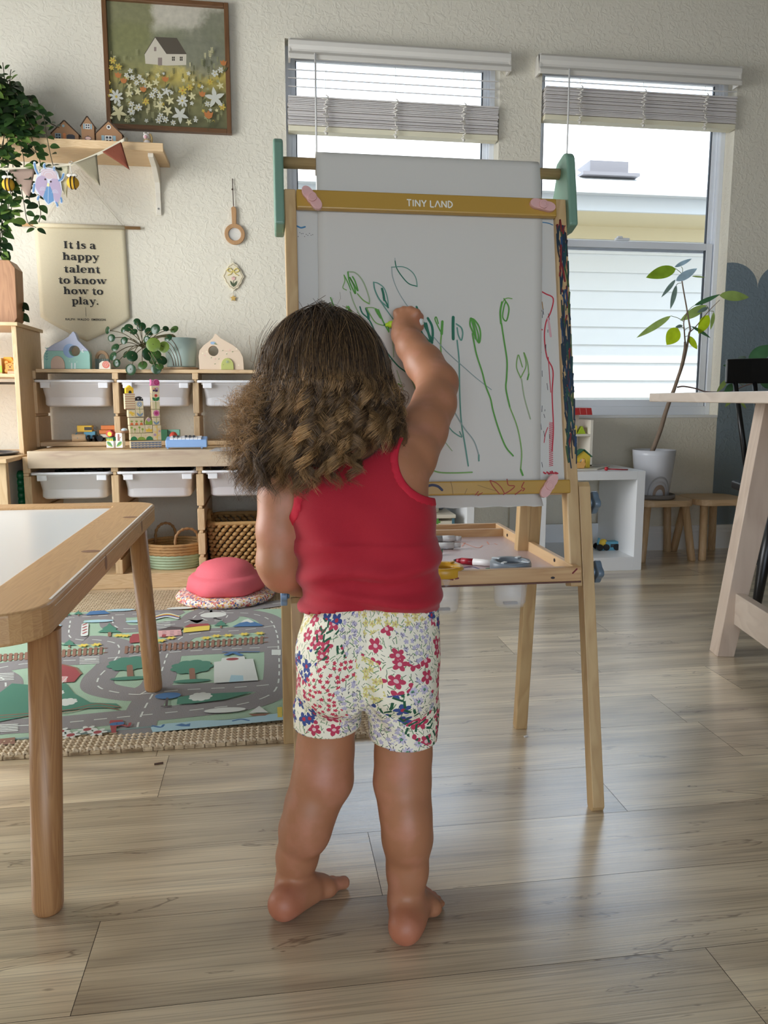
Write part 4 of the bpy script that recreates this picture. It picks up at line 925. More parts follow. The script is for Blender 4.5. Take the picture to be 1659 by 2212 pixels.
# scribbles on the lower bar
mb = em()
def Z8(x, y): return E(880+x/3.95, 1020+y/3.95, .0105)
def scr(pts, wpx, m, z=.0105): mb.rib(b2([Z8(*p) for p in pts], 4), wpx/3.95*.00085, z, m)
ink = [mat('ink_navy', (34, 36, 70), .5), mat('ink_red', (150, 50, 34), .5), mat('ink_brown', (110, 84, 40), .5)]
scr([(176, 118), (215, 110), (262, 122), (296, 152)], 22, 0); scr([(705, 72), (730, 120), (785, 185)], 9, 1); scr([(712, 72), (760, 92), (800, 130), (828, 180)], 8, 1)
scr([(850, 60), (862, 110), (915, 118), (880, 155), (820, 190)], 9, 1); scr([(995, 85), (975, 130), (1000, 140), (985, 160)], 9, 1); scr([(920, 190), (975, 150)], 9, 1); scr([(580, 195), (605, 165)], 8, 1, .0106); scr([(600, 200), (640, 175)], 7, 1, .0107)
scr([(370, 82), (380, 120), (390, 190)], 4, 2); scr([(510, 140), (490, 185)], 4, 2); scr([(600, 110), (690, 140), (760, 160)], 3, 2)
mb.build('marker_scribble', ink, ez, label='red and navy marker scribbles')
# scribbles on the whiteboard strip at right
def ZB(x, y, w): return E(640+x/2.765, 540+y/2.765, w)
mb = em(); wz = -.0097
def sb_(pts, wpx, m): mb.rib(b2([ZB(*p, wz) for p in pts], 4), wpx*.00033, wz+.00002*len(mb.f)/50, m)
inkb = [mat('ink_red2', (186, 48, 62), .5), mat('ink_black', (34, 34, 40), .5), mat('ink_pink', (206, 160, 164), .6), mat('ink_ochre', (150, 110, 40), .5), mat('ink_blue', (60, 120, 160), .5)]
sb_([(1446, 238), (1490, 262), (1535, 290), (1520, 370), (1492, 430), (1482, 520), (1497, 640), (1533, 720), (1528, 860), (1536, 1060), (1528, 1200)], 8, 0)
sb_([(1505, 640), (1512, 740), (1520, 850)], 5, 0); sb_([(1446, 468), (1468, 476)], 9, 0); sb_([(1505, 410), (1512, 460), (1520, 515)], 14, 2); sb_([(1468, 310), (1474, 355)], 5, 3)
sb_([(1502, 1060), (1488, 1100), (1480, 1150)], 5, 0)
rr_ = random.Random(8)
for k in range(22): y = 1030+k*12; sb_([(1512, y), (1534, y+4), (1510, y+9)], 3, 0)
for k in range(26):
    x_ = rr_.uniform(1450, 1512); y = rr_.choice([rr_.uniform(330, 620), rr_.uniform(700, 1330)]); sb_([(x_, y), (x_+rr_.uniform(-4, 8), y+rr_.uniform(8, 40))], 3, 1)
for k in range(12): x_ = rr_.uniform(1470, 1560); sb_([(x_, 1330+rr_.uniform(-10, 14)), (x_+10, 1335)], 9, 0)
mb.rib(b2([E(1170, 480, wz), E(1184, 482, wz), E(1194, 486, wz)], 4), .002, wz, 4); mb.rib(b2([E(641, 488, wz), E(650, 492, wz), E(659, 490, wz)], 4), .003, wz, 4)
for k in range(10): a = E(644+k*3.5, 508+rr_.uniform(-8, 4), wz); mb.flat(circ(a[0], a[1], .0008, 6), wz, 1)
mb.build('marker_scribble', inkb, ez, label='red line and dark specks on the white board')
# wing knobs
def knob(px, py, ang, parent=ez):
    c = E(px, py, .02); mb = MB(EM @ Matrix.Translation((c[0], c[1], .010)) @ Matrix.Rotation(math.radians(ang), 4, 'Z'))
    p = []
    for i in range(36):
        a = 2*PI*i/36; r_ = .0092+.0160*abs(math.cos(a))**4.5; p.append((r_*math.cos(a), r_*math.sin(a)*1.0))
    mb.prism(p, 0, .009, 0, True); mb.prism(circ(0, 0, .0085), .009, .013, 0, True); mb.ring(circ(0, 0, .0060), circ(0, 0, .0046), .013, .0138); mb.build('wing_knob', M_PINKP, parent, bevel=.0012)
knob(674, 425, -52); knob(1174, 441, -12); knob(1188, 1049, 55); knob(682, 1062, 20)
def side_knob(P, r=.019):
    mb = MB(frame(P, (0, 1, 0), (0, 0, 1), (1, 0, 0))); p = []
    for i in range(40): a = 2*PI*i/40; p.append(((r+.0028*math.cos(4*a))*math.cos(a), (r+.0028*math.cos(4*a))*math.sin(a)))
    mb.prism(p, .004, .016, 0, True); mb.prism(circ(0, 0, .009), 0, .004); mb.build('side_knob', M_BLUEK, ez, bevel=.002)
for py in (1085, 1236):
    q = E(1262, py); side_knob(EM @ Vector((ur1+wR+.001, q[1], -.014)))
for py, px in ((1072, 590), (1284, 607)):
    q = E(px, py); mb = MB(frame(EM @ Vector((ul0-wR+.018, q[1], -.014)), (0, 1, 0), (0, 0, 1), (-1, 0, 0))); mb.prism([((.019+.0028*math.cos(4*a))*math.cos(a), (.019+.0028*math.cos(4*a))*math.sin(a)) for a in [2*PI*i/40 for i in range(40)]], .004, .016, 0, True); mb.prism(circ(0, 0, .009), 0, .004); mb.build('side_knob', mat('light_blue_knob', (128, 156, 190), .3), ez, bevel=.002, label='light blue knob')
# green roll holders and the dowel
def holder(side):
    u0 = ul0-.018 if side < 0 else ur1; u1 = u0+.018
    vb_, vt_ = (E(600, 493)[1], E(600, 297, .0)[1]) if side < 0 else (E(1230, 495)[1], E(1222, 329)[1])
    h = vt_-vb_; w0, w1 = -.085, .012
    p = [(w1, vb_+.004), (w1, vt_-.03)]+[(w1-.020+.020*math.cos(a), vt_-.022+.022*math.sin(a)) for a in [PI/2*i/5 for i in range(1, 6)]]+[(w0+.045, vt_-.002), (w0+.03, vt_-.012), (w0+.035, vt_-.03), (w0+.022, vt_-.05), (w0+.006, vb_+h*.55), (w0, vb_+h*.3), (w0+.008, vb_+.03), (w0+.03, vb_+.006), (w1-.03, vb_)]
    mb = MB(EM @ frame((0, 0, 0), (0, 0, 1), (0, 1, 0), (-1, 0, 0))); mb.prism(p, -u1, -u0); return mb.build('roll_holder', M_SAGE, ez, bevel=.004, seg=3)
holder(-1); holder(1)
vd = (E(640, 352, -.03)[1]+E(1185, 376, -.03)[1])/2; wdw = -.030
em().tube([(ul0-.002, vd, wdw), (ur1+.002, vd, wdw)], .0105, 20).build('dowel', wood('dowel_wood', (176, 148, 104), (150, 118, 76), 'X'), ez)
# paper roll and hanging sheet
pl, pr_ = E(684, 700, -.008)[0], E(1165, 700, -.008)[0]
rl = thing('paper_roll', EM @ Vector(((pl+pr_)/2, vd, wdw)), 'white drawing paper from the roll, covered with green marker flowers, on the easel', 'paper')
rr0 = .0205
sec = [(wdw+rr0*math.cos(a), vd+rr0*math.sin(a)) for a in [math.radians(q) for q in range(360, 0, -12)]]
mb = em()
pl2, pr2 = E(682, 372, wdw)[0], E(1159, 385, wdw)[0]
mb.tube([(pl2, vd, wdw), (pr2, vd, wdw)], rr0, 40); mb.build('roll', M_PAPER, rl)
path = [(wdw+rr0*math.cos(math.radians(a))*1.01, vd+rr0*math.sin(math.radians(a))*1.01) for a in (80, 60, 40, 20, 0)]
vend = E(1165, 1094, -.006)[1]
path += [(-.0075, vb1+.012), (-.0075, vb0), (-.0080, (vb0+lb1)/2), (-.0075, lb1), (-.0075, lb0), (-.002, lb0-.012), (.004, vend)]
mb = em(); ns = 24; vs = []; rr_ = random.Random(4)
fine = []
for i in range(len(path)-1):
    k = 8 if i > 4 else 1
    for j in range(k): t = j/k; fine.append((path[i][0]*(1-t)+path[i+1][0]*t, path[i][1]*(1-t)+path[i+1][1]*t))
fine.append(path[-1])
for wq, v in fine:
    ty = min(1, max(0, (vb0-v)/(vb0-lb1)))
    for j in range(ns+1):
        t = j/ns; bul = .0012*math.sin(t*9+v*14)*ty*(1-ty)*4 if lb1 < v < vb0 else 0
        vs.append((pl2+(pr2-pl2)*t+(pl-pl2)*(1-t)*ty+(E(1170, 1040)[0]-pr2)*t*ty, v+(.0012*math.sin(j*2.1) if v == vend else 0), wq+abs(bul)))
k = ns+1; mb.add(vs, [(i*k+j, i*k+j+1, (i+1)*k+j+1, (i+1)*k+j) for i in range(len(fine)-1) for j in range(ns)], 0, True)
so = mb.build('paper_sheet', M_PAPER, rl); md = so.modifiers.new('thick', 'SOLIDIFY'); md.thickness = .0003
G = {'d': (28, 104, 78), 'g': (84, 148, 58), 'p': (150, 168, 130), 'q': (134, 152, 148), 'l': (118, 160, 84), 't': (90, 140, 124)}
gm = {k: i for i, k in enumerate(G)}; gmats = [mat('marker_'+k, c, .6) for k, c in G.items()]
strokes = [('d', 6, [(590, 65), (598, 105), (625, 150), (670, 200), (722, 218)]), ('t', 5, [(722, 218), (715, 170), (690, 130), (640, 102), (568, 103)]), ('q', 4, [(570, 103), (575, 160), (600, 230), (640, 300), (690, 370)]), ('q', 3, [(589, 48), (590, 65)]),
('t', 8, [(462, 193), (470, 240), (500, 300), (550, 345)]), ('t', 6, [(550, 345), (545, 290), (525, 230), (490, 200), (462, 193)]), ('t', 6, [(500, 300), (540, 360), (590, 430)]), ('d', 13, [(512, 232), (520, 262), (526, 300)]), ('d', 8, [(520, 285), (540, 320), (548, 345)]),
('p', 7, [(312, 130), (355, 138), (400, 190), (435, 285), (436, 322)]), ('l', 7, [(436, 322), (400, 300), (365, 262)]), ('g', 8, [(308, 132), (318, 190), (352, 262), (345, 215), (318, 162), (340, 200), (368, 245), (352, 190), (336, 160)]), ('l', 5, [(285, 150), (290, 185), (278, 225), (300, 240)]), ('g', 6, [(285, 150), (310, 200), (325, 240)]),
('p', 7, [(322, 250), (345, 320), (400, 430), (440, 490)]), ('g', 7, [(205, 285), (222, 330), (240, 360)]), ('g', 6, [(203, 322), (212, 355), (225, 362)]), ('g', 16, [(310, 342), (320, 365), (340, 398)]), ('l', 5, [(300, 335), (298, 370), (310, 390)]),
('d', 8, [(380, 340), (395, 378), (440, 425), (500, 550), (595, 680), (670, 740), (745, 800)]), ('d', 14, [(418, 350), (428, 380), (432, 412)]), ('l', 5, [(415, 345), (455, 345), (490, 358)]), ('g', 13, [(475, 355), (492, 385), (505, 405)]), ('g', 8, [(490, 358), (520, 430), (550, 485)]), ('l', 6, [(420, 350), (470, 430), (520, 452)]),
('p', 6, [(478, 520), (500, 580), (520, 640)]), ('p', 6, [(572, 515), (578, 570), (582, 640)]), ('g', 8, [(550, 455), (552, 490)]),
('d', 12, [(718, 340), (745, 410), (800, 520), (812, 555)]), ('d', 14, [(785, 408), (808, 450), (815, 500), (808, 552), (790, 500), (775, 440)]), ('d', 11, [(742, 480), (760, 510), (800, 545), (770, 450), (755, 430)]), ('d', 8, [(720, 340), (716, 370), (735, 420)]),
('g', 7, [(868, 500), (845, 455), (828, 415), (836, 402), (848, 440)]), ('g', 15, [(872, 428), (870, 465), (868, 502)]), ('l', 9, [(866, 510), (862, 560), (864, 612)]), ('d', 17, [(937, 402), (936, 460), (937, 532)]), ('t', 8, [(955, 442), (985, 465), (994, 500), (985, 540), (968, 510), (960, 465)]), ('t', 8, [(960, 540), (972, 660), (975, 830), (985, 1020), (1010, 1180), (1027, 1290)]),
('q', 5, [(820, 520), (900, 610), (1000, 700), (1080, 770), (1165, 835)]), ('g', 9, [(1040, 410), (1038, 450), (1060, 500), (1090, 555), (1100, 510), (1092, 460), (1065, 420), (1042, 408)]), ('g', 13, [(1048, 415), (1062, 470), (1072, 530)]), ('g', 8, [(1060, 420), (1085, 500), (1088, 545)]),
('g', 9, [(1052, 500), (1075, 620), (1110, 730), (1130, 810), (1160, 890), (1175, 960), (1208, 1070), (1250, 1175), (1295, 1230)]), ('l', 6, [(1288, 292), (1262, 288), (1240, 300), (1222, 340)]), ('g', 11, [(1228, 312), (1218, 370), (1222, 440)]), ('g', 8, [(1240, 292), (1268, 340), (1265, 390), (1252, 425), (1232, 400), (1240, 340), (1250, 310)]),
('g', 9, [(1225, 440), (1240, 540), (1258, 660), (1256, 760), (1252, 830), (1275, 940)]), ('l', 7, [(1275, 940), (1320, 1060), (1345, 1200), (1340, 1310)]), ('g', 11, [(1340, 1312), (1352, 1345)]), ('l', 6, [(1340, 765), (1315, 700), (1325, 628), (1338, 660), (1350, 700)]), ('l', 6, [(1340, 765), (1372, 690), (1358, 612), (1380, 670), (1388, 740)]), ('g', 8, [(1388, 742), (1380, 775)]), ('p', 6, [(1345, 770), (1362, 880), (1398, 1010)]),
('t', 6, [(900, 1045), (940, 1090), (988, 1118), (975, 1085)]), ('q', 6, [(940, 960), (1000, 1060), (1060, 1140), (1090, 1225)]), ('t', 8, [(1090, 1225), (1090, 1260)]), ('l', 8, [(780, 1300), (850, 1328), (950, 1332), (1050, 1328)]), ('t', 7, [(795, 1168), (818, 1170), (830, 1142)]), ('g', 10, [(662, 688), (700, 750), (735, 802)]), ('p', 8, [(655, 700), (690, 780), (715, 840)]), ('p', 5, [(600, 720), (620, 780), (640, 840)]), ('p', 5, [(820, 1090), (880, 1140), (930, 1200)]), ('g', 8, [(610, 800), (625, 815)])]
mb = em()
for i, (c, wpx, pts) in enumerate(strokes):
    mb.rib(b2([ZB(*p, -.006) for p in pts], 6), wpx*.00033, -.0056+i*.000012, gm[c])
mb.build('marker_drawing', gmats, rl, label='green marker flowers and stems')

# ------------------------------------------------------------ tray between the legs
TZT = .452
tf = PZ(1260, 1225, TZT); tb = PZ(1075, 1129, TZT)
TXR = (tf.x+tb.x)/2; TY0_, TY1_ = tf.y, tb.y; TXL = EO.x+ul0-.03
hh = .026
def tray():
    m = lambda: MB()
    m().box(TXL, TXR, TY0_, TY0_+.014, TZT-hh, TZT).build('tray_rail', EAS_X, ez, bevel=.0015)
    m().box(TXL, TXR, TY1_-.012, TY1_, TZT-hh, TZT).build('tray_rail', EAS_X, ez, bevel=.0015)
    m().box(TXL+.012, TXR-.012, TY1_-.075, TY1_-.064, TZT-hh, TZT-.003).build('tray_rail', EAS_X, ez, bevel=.0015)
    for x in (TXL, TXR-.012): m().box(x, x+.012, TY0_+.014, TY1_-.012, TZT-hh, TZT).build('tray_rail', EAS_Y, ez, bevel=.0015)
    m().box(TXL+.012, TXR-.012, TY0_+.014, TY1_-.012, TZT-hh, TZT-hh+.005).build('tray_floor', mat('tray_floor', (188, 168, 168), .3, bump=.2, bscale=300), ez)
    m().box(TXL, TXR, TY0_+.0, TY0_+.012, TZT-hh-.003, TZT-hh).build('tray_edge', mat('dark_edge', (92, 56, 44), .6), ez)
    for px, py in ((1096, 1156), (1198, 1210)):
        p = PX(px, py, TXR-.0122); mb = MB(frame((TXR-.0122, p.y, p.z), (0, 1, 0), (0, 0, 1), (-1, 0, 0))); mb.prism(circ(0, 0, .0035, 12), 0, .0012); mb.build('screw', mat('dark_screw', (60, 56, 60), .4, .6), ez)
    p = PY(1194, 1248, TY0_); mb = MB(frame((p.x, TY0_, p.z), (1, 0, 0), (0, 0, 1), (0, -1, 0))); mb.prism(circ(0, 0, .004, 12, ry=.0022), 0, .0008); mb.build('screw', MATS['dark_screw'], ez)
    mb = MB(frame((0, TY0_-.0004, 0), (1, 0, 0), (0, 0, 1), (0, -1, 0)))
    for a, b_ in (((1237, 1238), (1246, 1229)), ((968, 1250), (978, 1252)), ((984, 1250), (990, 1249))): a = PY(*a, TY0_); b_ = PY(*b_, TY0_); mb.rib([(a.x, a.z), (b_.x, b_.z)], .003, 0)
    zt = TZT-hh+.0055; mb.M = None
    for pts in ([(1000, 1172), (1020, 1180), (1035, 1183), (1042, 1178)], [(1005, 1172), (998, 1180)], [(1052, 1170), (1056, 1176)], [(1068, 1174), (1074, 1176)]):
        mb.rib(b2([PZ(*p, zt)[:2] for p in pts]), .003, zt, 1)
    mb.rib(b2([PZ(*p, zt)[:2] for p in [(1000, 1226), (1020, 1224), (1038, 1230)]]), .004, zt, 2)
    mb.build('marker_scribble', [mat('ink_maroon', (110, 24, 30), .5), mat('ink_peach', (214, 140, 112), .5), mat('ink_violet', (70, 60, 120), .5)], ez)
tray()
# cups in the tray
def cup(px, py, col, label, r=.0375, marks=False):
    c = PZ(px, py, TZT+.002); zr = TZT-.002
    o = thing('paint_cup', (c.x, c.y, TZT-.085), label, 'cup')
    M_C = mat('clear_cup', (250, 250, 250), .05, alpha=.22)
    cx = (c.x, c.y, 0)
    MB().lathe([(0, TZT-.082), (r*.72, TZT-.082), (r*.80, TZT-.074), (r*.90, zr-.01), (r*.885, zr-.01), (r*.785, TZT-.073), (r*.70, TZT-.0795), (0, TZT-.0795)], cx, 32).build('cup_body', M_C, o)
    mb = MB().lathe([(r*.66, zr+.0), (r*.74, zr+.006), (r*.98, zr+.007), (r*1.04, zr+.002), (r*1.04, zr-.010), (r*.95, zr-.012), (r*.70, zr-.009), (r*.66, zr)], cx, 36, 0); mb.build('rim_ring', col, o)
    for a in (.8, 2.4, 4.0, 5.5):
        d = Vector((math.cos(a), math.sin(a), 0)); p = Vector((c.x, c.y, zr+.0075)); MB().beam(p+d*r*.62, p+d*r*1.02, .006, .002).build('rim_tab', mat('pale_tab', (206, 212, 214), .4) if not marks else col, o)
    MB().box(c.x-.012, c.x+.014, c.y-.006, c.y+.004, TZT-.0795, TZT-.076).build('residue', mat('dark_residue', (88, 84, 84), .6), o)
    return o
cup(1103, 1213, mat('grey_ring', (122, 132, 140), .35), 'clear cup with grey rim set into the easel tray')
cup(956, 1224, mat('yellow_ring', (206, 158, 48), .35), 'clear cup with yellow rim set into the easel tray beside the red shirt', marks=True)
# markers lying in the tray
zt = TZT-hh+.005
def marker(p0, p1, r, segs, label, mats):
    """segs: (t0,t1,r0,r1,material index)"""
    a = PZ(*p0, zt+r); b_ = PZ(*p1, zt+r); a.z = b_.z = zt+r
    o = thing('marker_pen', a, label, 'marker'); d = b_-a
    for nm, t0_, t1_, q0, q1, mi in segs: MB().tube([a+d*t0_, a+d*t1_], [r*q0, r*q1], 16).build(nm, mats[mi], o)
    return o
mc = [mat('marker_clear', (226, 228, 230), .15, trans=.35), mat('marker_white', (232, 230, 228), .35), mat('marker_red', (158, 22, 42), .35), mat('marker_black', (24, 22, 26), .4), mat('marker_green', (30, 104, 74), .35), mat('marker_label', (150, 152, 156), .4), mat('marker_teal', (88, 140, 124), .35)]
marker((905, 1165), (996, 1163), .0075, [('barrel', 0, .55, 1, 1, 5), ('barrel', .55, .84, 1, 1, 0), ('cap', .84, 1, .82, .72, 0)], 'clear capped marker lying rearmost in the tray beside the red shirt', mc)
marker((900, 1181), (994, 1178), .0075, [('barrel', 0, .50, 1, 1, 1), ('barrel', .5, .84, 1, 1, 0), ('cap', .84, 1, .82, .72, 0)], 'clear capped marker, second from the rear rail in the tray', mc)
marker((900, 1190), (956, 1192), .0070, [('barrel', 0, .5, 1, 1, 1), ('cap', .5, .92, 1, .95, 6), ('cap_end', .92, 1, .9, .7, 4)], 'green-capped marker half hidden by the red shirt in the tray', mc)
marker((980, 1210), (1082, 1219), .0066, [('tip', 0, .06, .2, .5, 3), ('grip', .06, .17, .5, .95, 2), ('barrel', .17, .42, 1, 1, 2), ('label_sleeve', .42, 1, 1.02, 1.02, 1)], 'red marker with white label lying between the two cups in the tray', mc)
marker((1044, 1232), (1102, 1229), .0045, [('tip', 0, .1, .2, .6, 3), ('grip', .1, .6, .9, 1, 4), ('barrel', .6, 1, 1, 1, 1)], 'small dark green marker lying against the front rail of the tray', mc)
# ------------------------------------------------------------ things on the back wall
WF = WALL-.001
def wallM(Y): return frame((0, Y, 0), (1, 0, 0), (0, 0, 1), (0, -1, 0))
def PW_(px, py, Y): p = PY(px, py, Y); return (p.x, p.z)
FRW = wood('walnut_frame_x', (112, 78, 48), (82, 54, 32), 'X', rings=12, rough=.4); FRWZ = wood('walnut_frame_z', (112, 78, 48), (82, 54, 32), 'Z', rings=12, rough=.4)
fx0, fx1 = PY(224.5, 140, WALL-.03).x, PY(496.5, 140, WALL-.03).x; fz0 = PY(380, 283, WALL-.03).z; fz1 = PY(360, -4, WALL-.03).z
pic = thing('framed_picture', ((fx0+fx1)/2, WALL-.015, (fz0+fz1)/2), 'walnut-framed print of a white cottage above a wildflower meadow, hung over the wall shelf', 'picture')
fw = .019
MB().box(fx0, fx0+fw, WALL-.03, WALL-.002, fz0, fz1).build('frame_side', FRWZ, pic, bevel=.002); MB().box(fx1-fw, fx1, WALL-.03, WALL-.002, fz0, fz1).build('frame_side', FRWZ, pic, bevel=.002)
MB().box(fx0+fw, fx1-fw, WALL-.03, WALL-.002, fz0, fz0+fw).build('frame_side', FRW, pic, bevel=.002); MB().box(fx0+fw, fx1-fw, WALL-.03, WALL-.002, fz1-fw, fz1).build('frame_side', FRW, pic, bevel=.002)
def print_mat():
    m, nt, b = nodes('meadow_print'); L = nt.links
    tc = N(nt, 'ShaderNodeTexCoord'); sx = N(nt, 'ShaderNodeSeparateXYZ'); L.new(tc.outputs['Object'], sx.inputs[0])
    no = N(nt, 'ShaderNodeTexNoise'); no.inputs['Scale'].default_value = 9; no.inputs['Detail'].default_value = 7; no.inputs['Roughness'].default_value = .68; L.new(tc.outputs['Object'], no.inputs['Vector'])
    ht = fz1-fz0
    mr = N(nt, 'ShaderNodeMapRange'); mr.inputs['From Min'].default_value = -ht/2; mr.inputs['From Max'].default_value = ht/2; L.new(sx.outputs[2], mr.inputs['Value'])
    ad = N(nt, 'ShaderNodeMath', operation='MULTIPLY_ADD'); ad.inputs[1].default_value = .14; L.new(no.outputs['Fac'], ad.inputs[0]); L.new(mr.outputs[0], ad.inputs[2])
    cr = N(nt, 'ShaderNodeValToRGB'); e = cr.color_ramp.elements; e[0].position = .05; e[0].color = lin((92, 92, 62)); e[1].position = 1.0; e[1].color = lin((188, 182, 166))
    for p, c in ((.22, (112, 110, 74)), (.40, (140, 134, 86)), (.50, (186, 168, 90)), (.56, (192, 176, 104)), (.62, (138, 136, 98)), (.72, (128, 128, 100)), (.80, (150, 148, 122)), (.90, (184, 178, 162))): x = e.new(p); x.color = lin(c)
    L.new(ad.outputs[0], cr.inputs[0])
    n2 = N(nt, 'ShaderNodeTexNoise'); n2.inputs['Scale'].default_value = 42; n2.inputs['Detail'].default_value = 6; L.new(tc.outputs['Object'], n2.inputs['Vector'])
    hs = N(nt, 'ShaderNodeHueSaturation'); m2 = N(nt, 'ShaderNodeMapRange'); m2.inputs['To Min'].default_value = .72; m2.inputs['To Max'].default_value = 1.25; L.new(n2.outputs['Fac'], m2.inputs['Value']); L.new(m2.outputs[0], hs.inputs['Value']); L.new(cr.outputs[0], hs.inputs['Color'])
    # tree clumps
    tcn = []
    col = hs.outputs[0]
    for (ux, uz, r, c) in ((-.19, .17, .13, (112, 112, 70)), (-.16, .05, .11, (124, 124, 84)), (.02, .075, .075, (118, 120, 96)), (.22, .15, .09, (112, 114, 92)), (.14, .06, .09, (122, 122, 104))):
        vm = N(nt, 'ShaderNodeVectorMath', operation='DISTANCE'); vm.inputs[1].default_value = (ux*.98, 0, uz); L.new(tc.outputs['Object'], vm.inputs[0])
        mm = N(nt, 'ShaderNodeMath', operation='MULTIPLY_ADD'); mm.inputs[1].default_value = -.16; L.new(no.outputs['Fac'], mm.inputs[0]); L.new(vm.outputs['Value'], mm.inputs[2])
        m3 = N(nt, 'ShaderNodeMapRange'); m3.inputs['From Min'].default_value = r-.095; m3.inputs['From Max'].default_value = r-.055; m3.inputs['To Min'].default_value = .85; m3.inputs['To Max'].default_value = 0; L.new(mm.outputs[0], m3.inputs['Value'])
        h2 = N(nt, 'ShaderNodeHueSaturation'); h2.inputs['Color'].default_value = lin(c); L.new(m2.outputs[0], h2.inputs['Value'])
        mx = N(nt, 'ShaderNodeMix', data_type='RGBA'); L.new(m3.outputs[0], mx.inputs[0]); L.new(col, mx.inputs[6]); L.new(h2.outputs[0], mx.inputs[7]); col = mx.outputs[2]
    L.new(col, b.inputs['Base Color']); b.inputs['Roughness'].default_value = .45; return m
YP = WALL-.012
P0_ = MB(Matrix.Translation((0, 0, 0))); PR = MB(wallM(YP))
pm_ = [print_mat(), mat('pr_white', (192, 192, 180), .5), mat('pr_cream', (200, 192, 148), .5), mat('pr_orange', (178, 112, 60), .5), mat('pr_yellow', (184, 162, 72), .5), mat('pr_roof', (82, 74, 62), .5), mat('pr_wall', (196, 188, 170), .5), mat('pr_door', (136, 122, 114), .5), mat('pr_green', (78, 80, 50), .5), mat('pr_sage', (146, 146, 106), .5), mat('pr_dark', (60, 56, 46), .5)]
mb = MB(wallM(YP)); mb.flat([(fx0+fw-.002, fz0+fw-.002), (fx1-fw+.002, fz0+fw-.002), (fx1-fw+.002, fz1-fw+.002), (fx0+fw-.002, fz1-fw+.002)], 0, 0)
o_ = mb.build('print', [pm_[0]], pic)
s_ = (fx1-fx0)/(1630-20)*1.0
def I8(x, y): return PW_(220+x/5.925, y/5.925, YP)
lz = [0]
def lz_(): lz[0] += .000015; return .0003+lz[0]
mb = MB(wallM(YP))
mb.flat([I8(548, 688), I8(680, 478), I8(830, 690), I8(830, 840), I8(558, 815)], lz_(), 6); mb.flat([I8(830, 690), I8(1082, 692), I8(1080, 832), I8(830, 840)], lz_(), 2 if False else 6)
mb.flat([I8(676, 472), I8(960, 486), I8(1086, 694), I8(828, 692)], lz_(), 5); mb.rib([I8(548, 690), I8(680, 478)], .0025, lz_(), 5)
mb.flat([I8(718, 738), I8(772, 738), I8(772, 838), I8(718, 838)], lz_(), 7); mb.flat([I8(668, 602), I8(698, 602), I8(698, 656), I8(668, 656)], lz_(), 7)
for x in (898, 998):
    for i in range(2):
        for j in range(2): mb.flat([I8(x+i*20, 726+j*28), I8(x+i*20+16, 726+j*28), I8(x+i*20+16, 726+j*28+24), I8(x+i*20, 726+j*28+24)], lz_(), 10)
def fl_(x, y, r, n, m, sharp=.45, ctr=None): c = I8(x, y); mb.flat(flower(c[0], c[1], r*s_, n, random.uniform(0, 1), sharp), lz_(), m); (ctr is not None) and mb.flat(circ(c[0], c[1], r*s_*.18, 10), lz_(), ctr)
def star(x, y, r, m, n=5):
    c = I8(x, y); a0 = random.uniform(0, 1)
    for k in range(n): mb.flat(leaf2(c[0], c[1], r*s_, r*s_*.42, a0+2*PI*k/n), lz_(), m)
def sprig(x, y, h, m, n=5):
    c = I8(x, y); mb.rib([(c[0], c[1]), (c[0]+h*s_*.05, c[1]+h*s_)], .0012, lz_(), m)
    for k in range(n):
        yy = c[1]+h*s_*(.25+.75*k/n)
        for sgn in (-1, 1): mb.flat(leaf2(c[0], yy, h*s_*.26, h*s_*.09, PI/2-sgn*.8), lz_(), m)
R5 = random.Random(12)
for k in range(150):
    x, y = R5.uniform(80, 1560), R5.uniform(700, 1580); hh_ = R5.uniform(40, 110); mm_ = R5.choice([8, 9, 9, 8, 2])
    if not (500 < x < 1130 and y < 960): sprig(x, y, hh_, mm_, 4)
for k in range(60): x, y = R5.uniform(100, 1560), R5.uniform(960, 1570); fl_(x, y, R5.uniform(18, 34), 5, R5.choice([1, 2, 4, 9]), .4)
for x, y, r, n, m in ((195, 1258, 92, 8, 1), (1035, 1310, 76, 8, 1), (375, 930, 34, 5, 1), (325, 985, 34, 5, 1), (400, 1015, 38, 6, 1), (490, 1010, 36, 5, 1), (455, 1080, 38, 6, 1), (530, 1060, 38, 6, 1), (690, 1180, 40, 6, 1), (650, 1240, 44, 6, 1), (750, 1250, 44, 6, 1), (390, 1355, 42, 6, 1), (480, 1395, 50, 6, 1), (385, 1445, 52, 6, 1), (1355, 1350, 40, 6, 1), (1525, 920, 42, 6, 1), (1450, 960, 48, 5, 1), (735, 1560, 46, 6, 1), (820, 1550, 46, 6, 1), (920, 1590, 38, 6, 1), (1390, 1070, 44, 6, 4), (570, 1320, 50, 6, 4), (1040, 1180, 60, 6, 4), (1130, 1140, 46, 6, 4), (150, 800, 46, 6, 4), (225, 880, 46, 6, 4), (135, 890, 36, 6, 4), (760, 1500, 40, 5, 1), (1545, 1390, 46, 6, 4)): fl_(x, y, r, n, m, .42, 4 if m == 1 else 3)
for x, y, r, m in ((1450, 1275, 140, 1), (1008, 1490, 115, 1), (225, 1460, 110, 2), (360, 1130, 52, 2), (360, 1220, 55, 2), (470, 1195, 52, 2), (615, 1115, 52, 2), (700, 1080, 50, 2), (830, 1190, 70, 1), (880, 1310, 62, 2), (750, 1375, 66, 2), (850, 1440, 72, 2), (1160, 1255, 56, 2), (1520, 1120, 52, 2), (1120, 1585, 46, 2)): star(x, y, r, m)
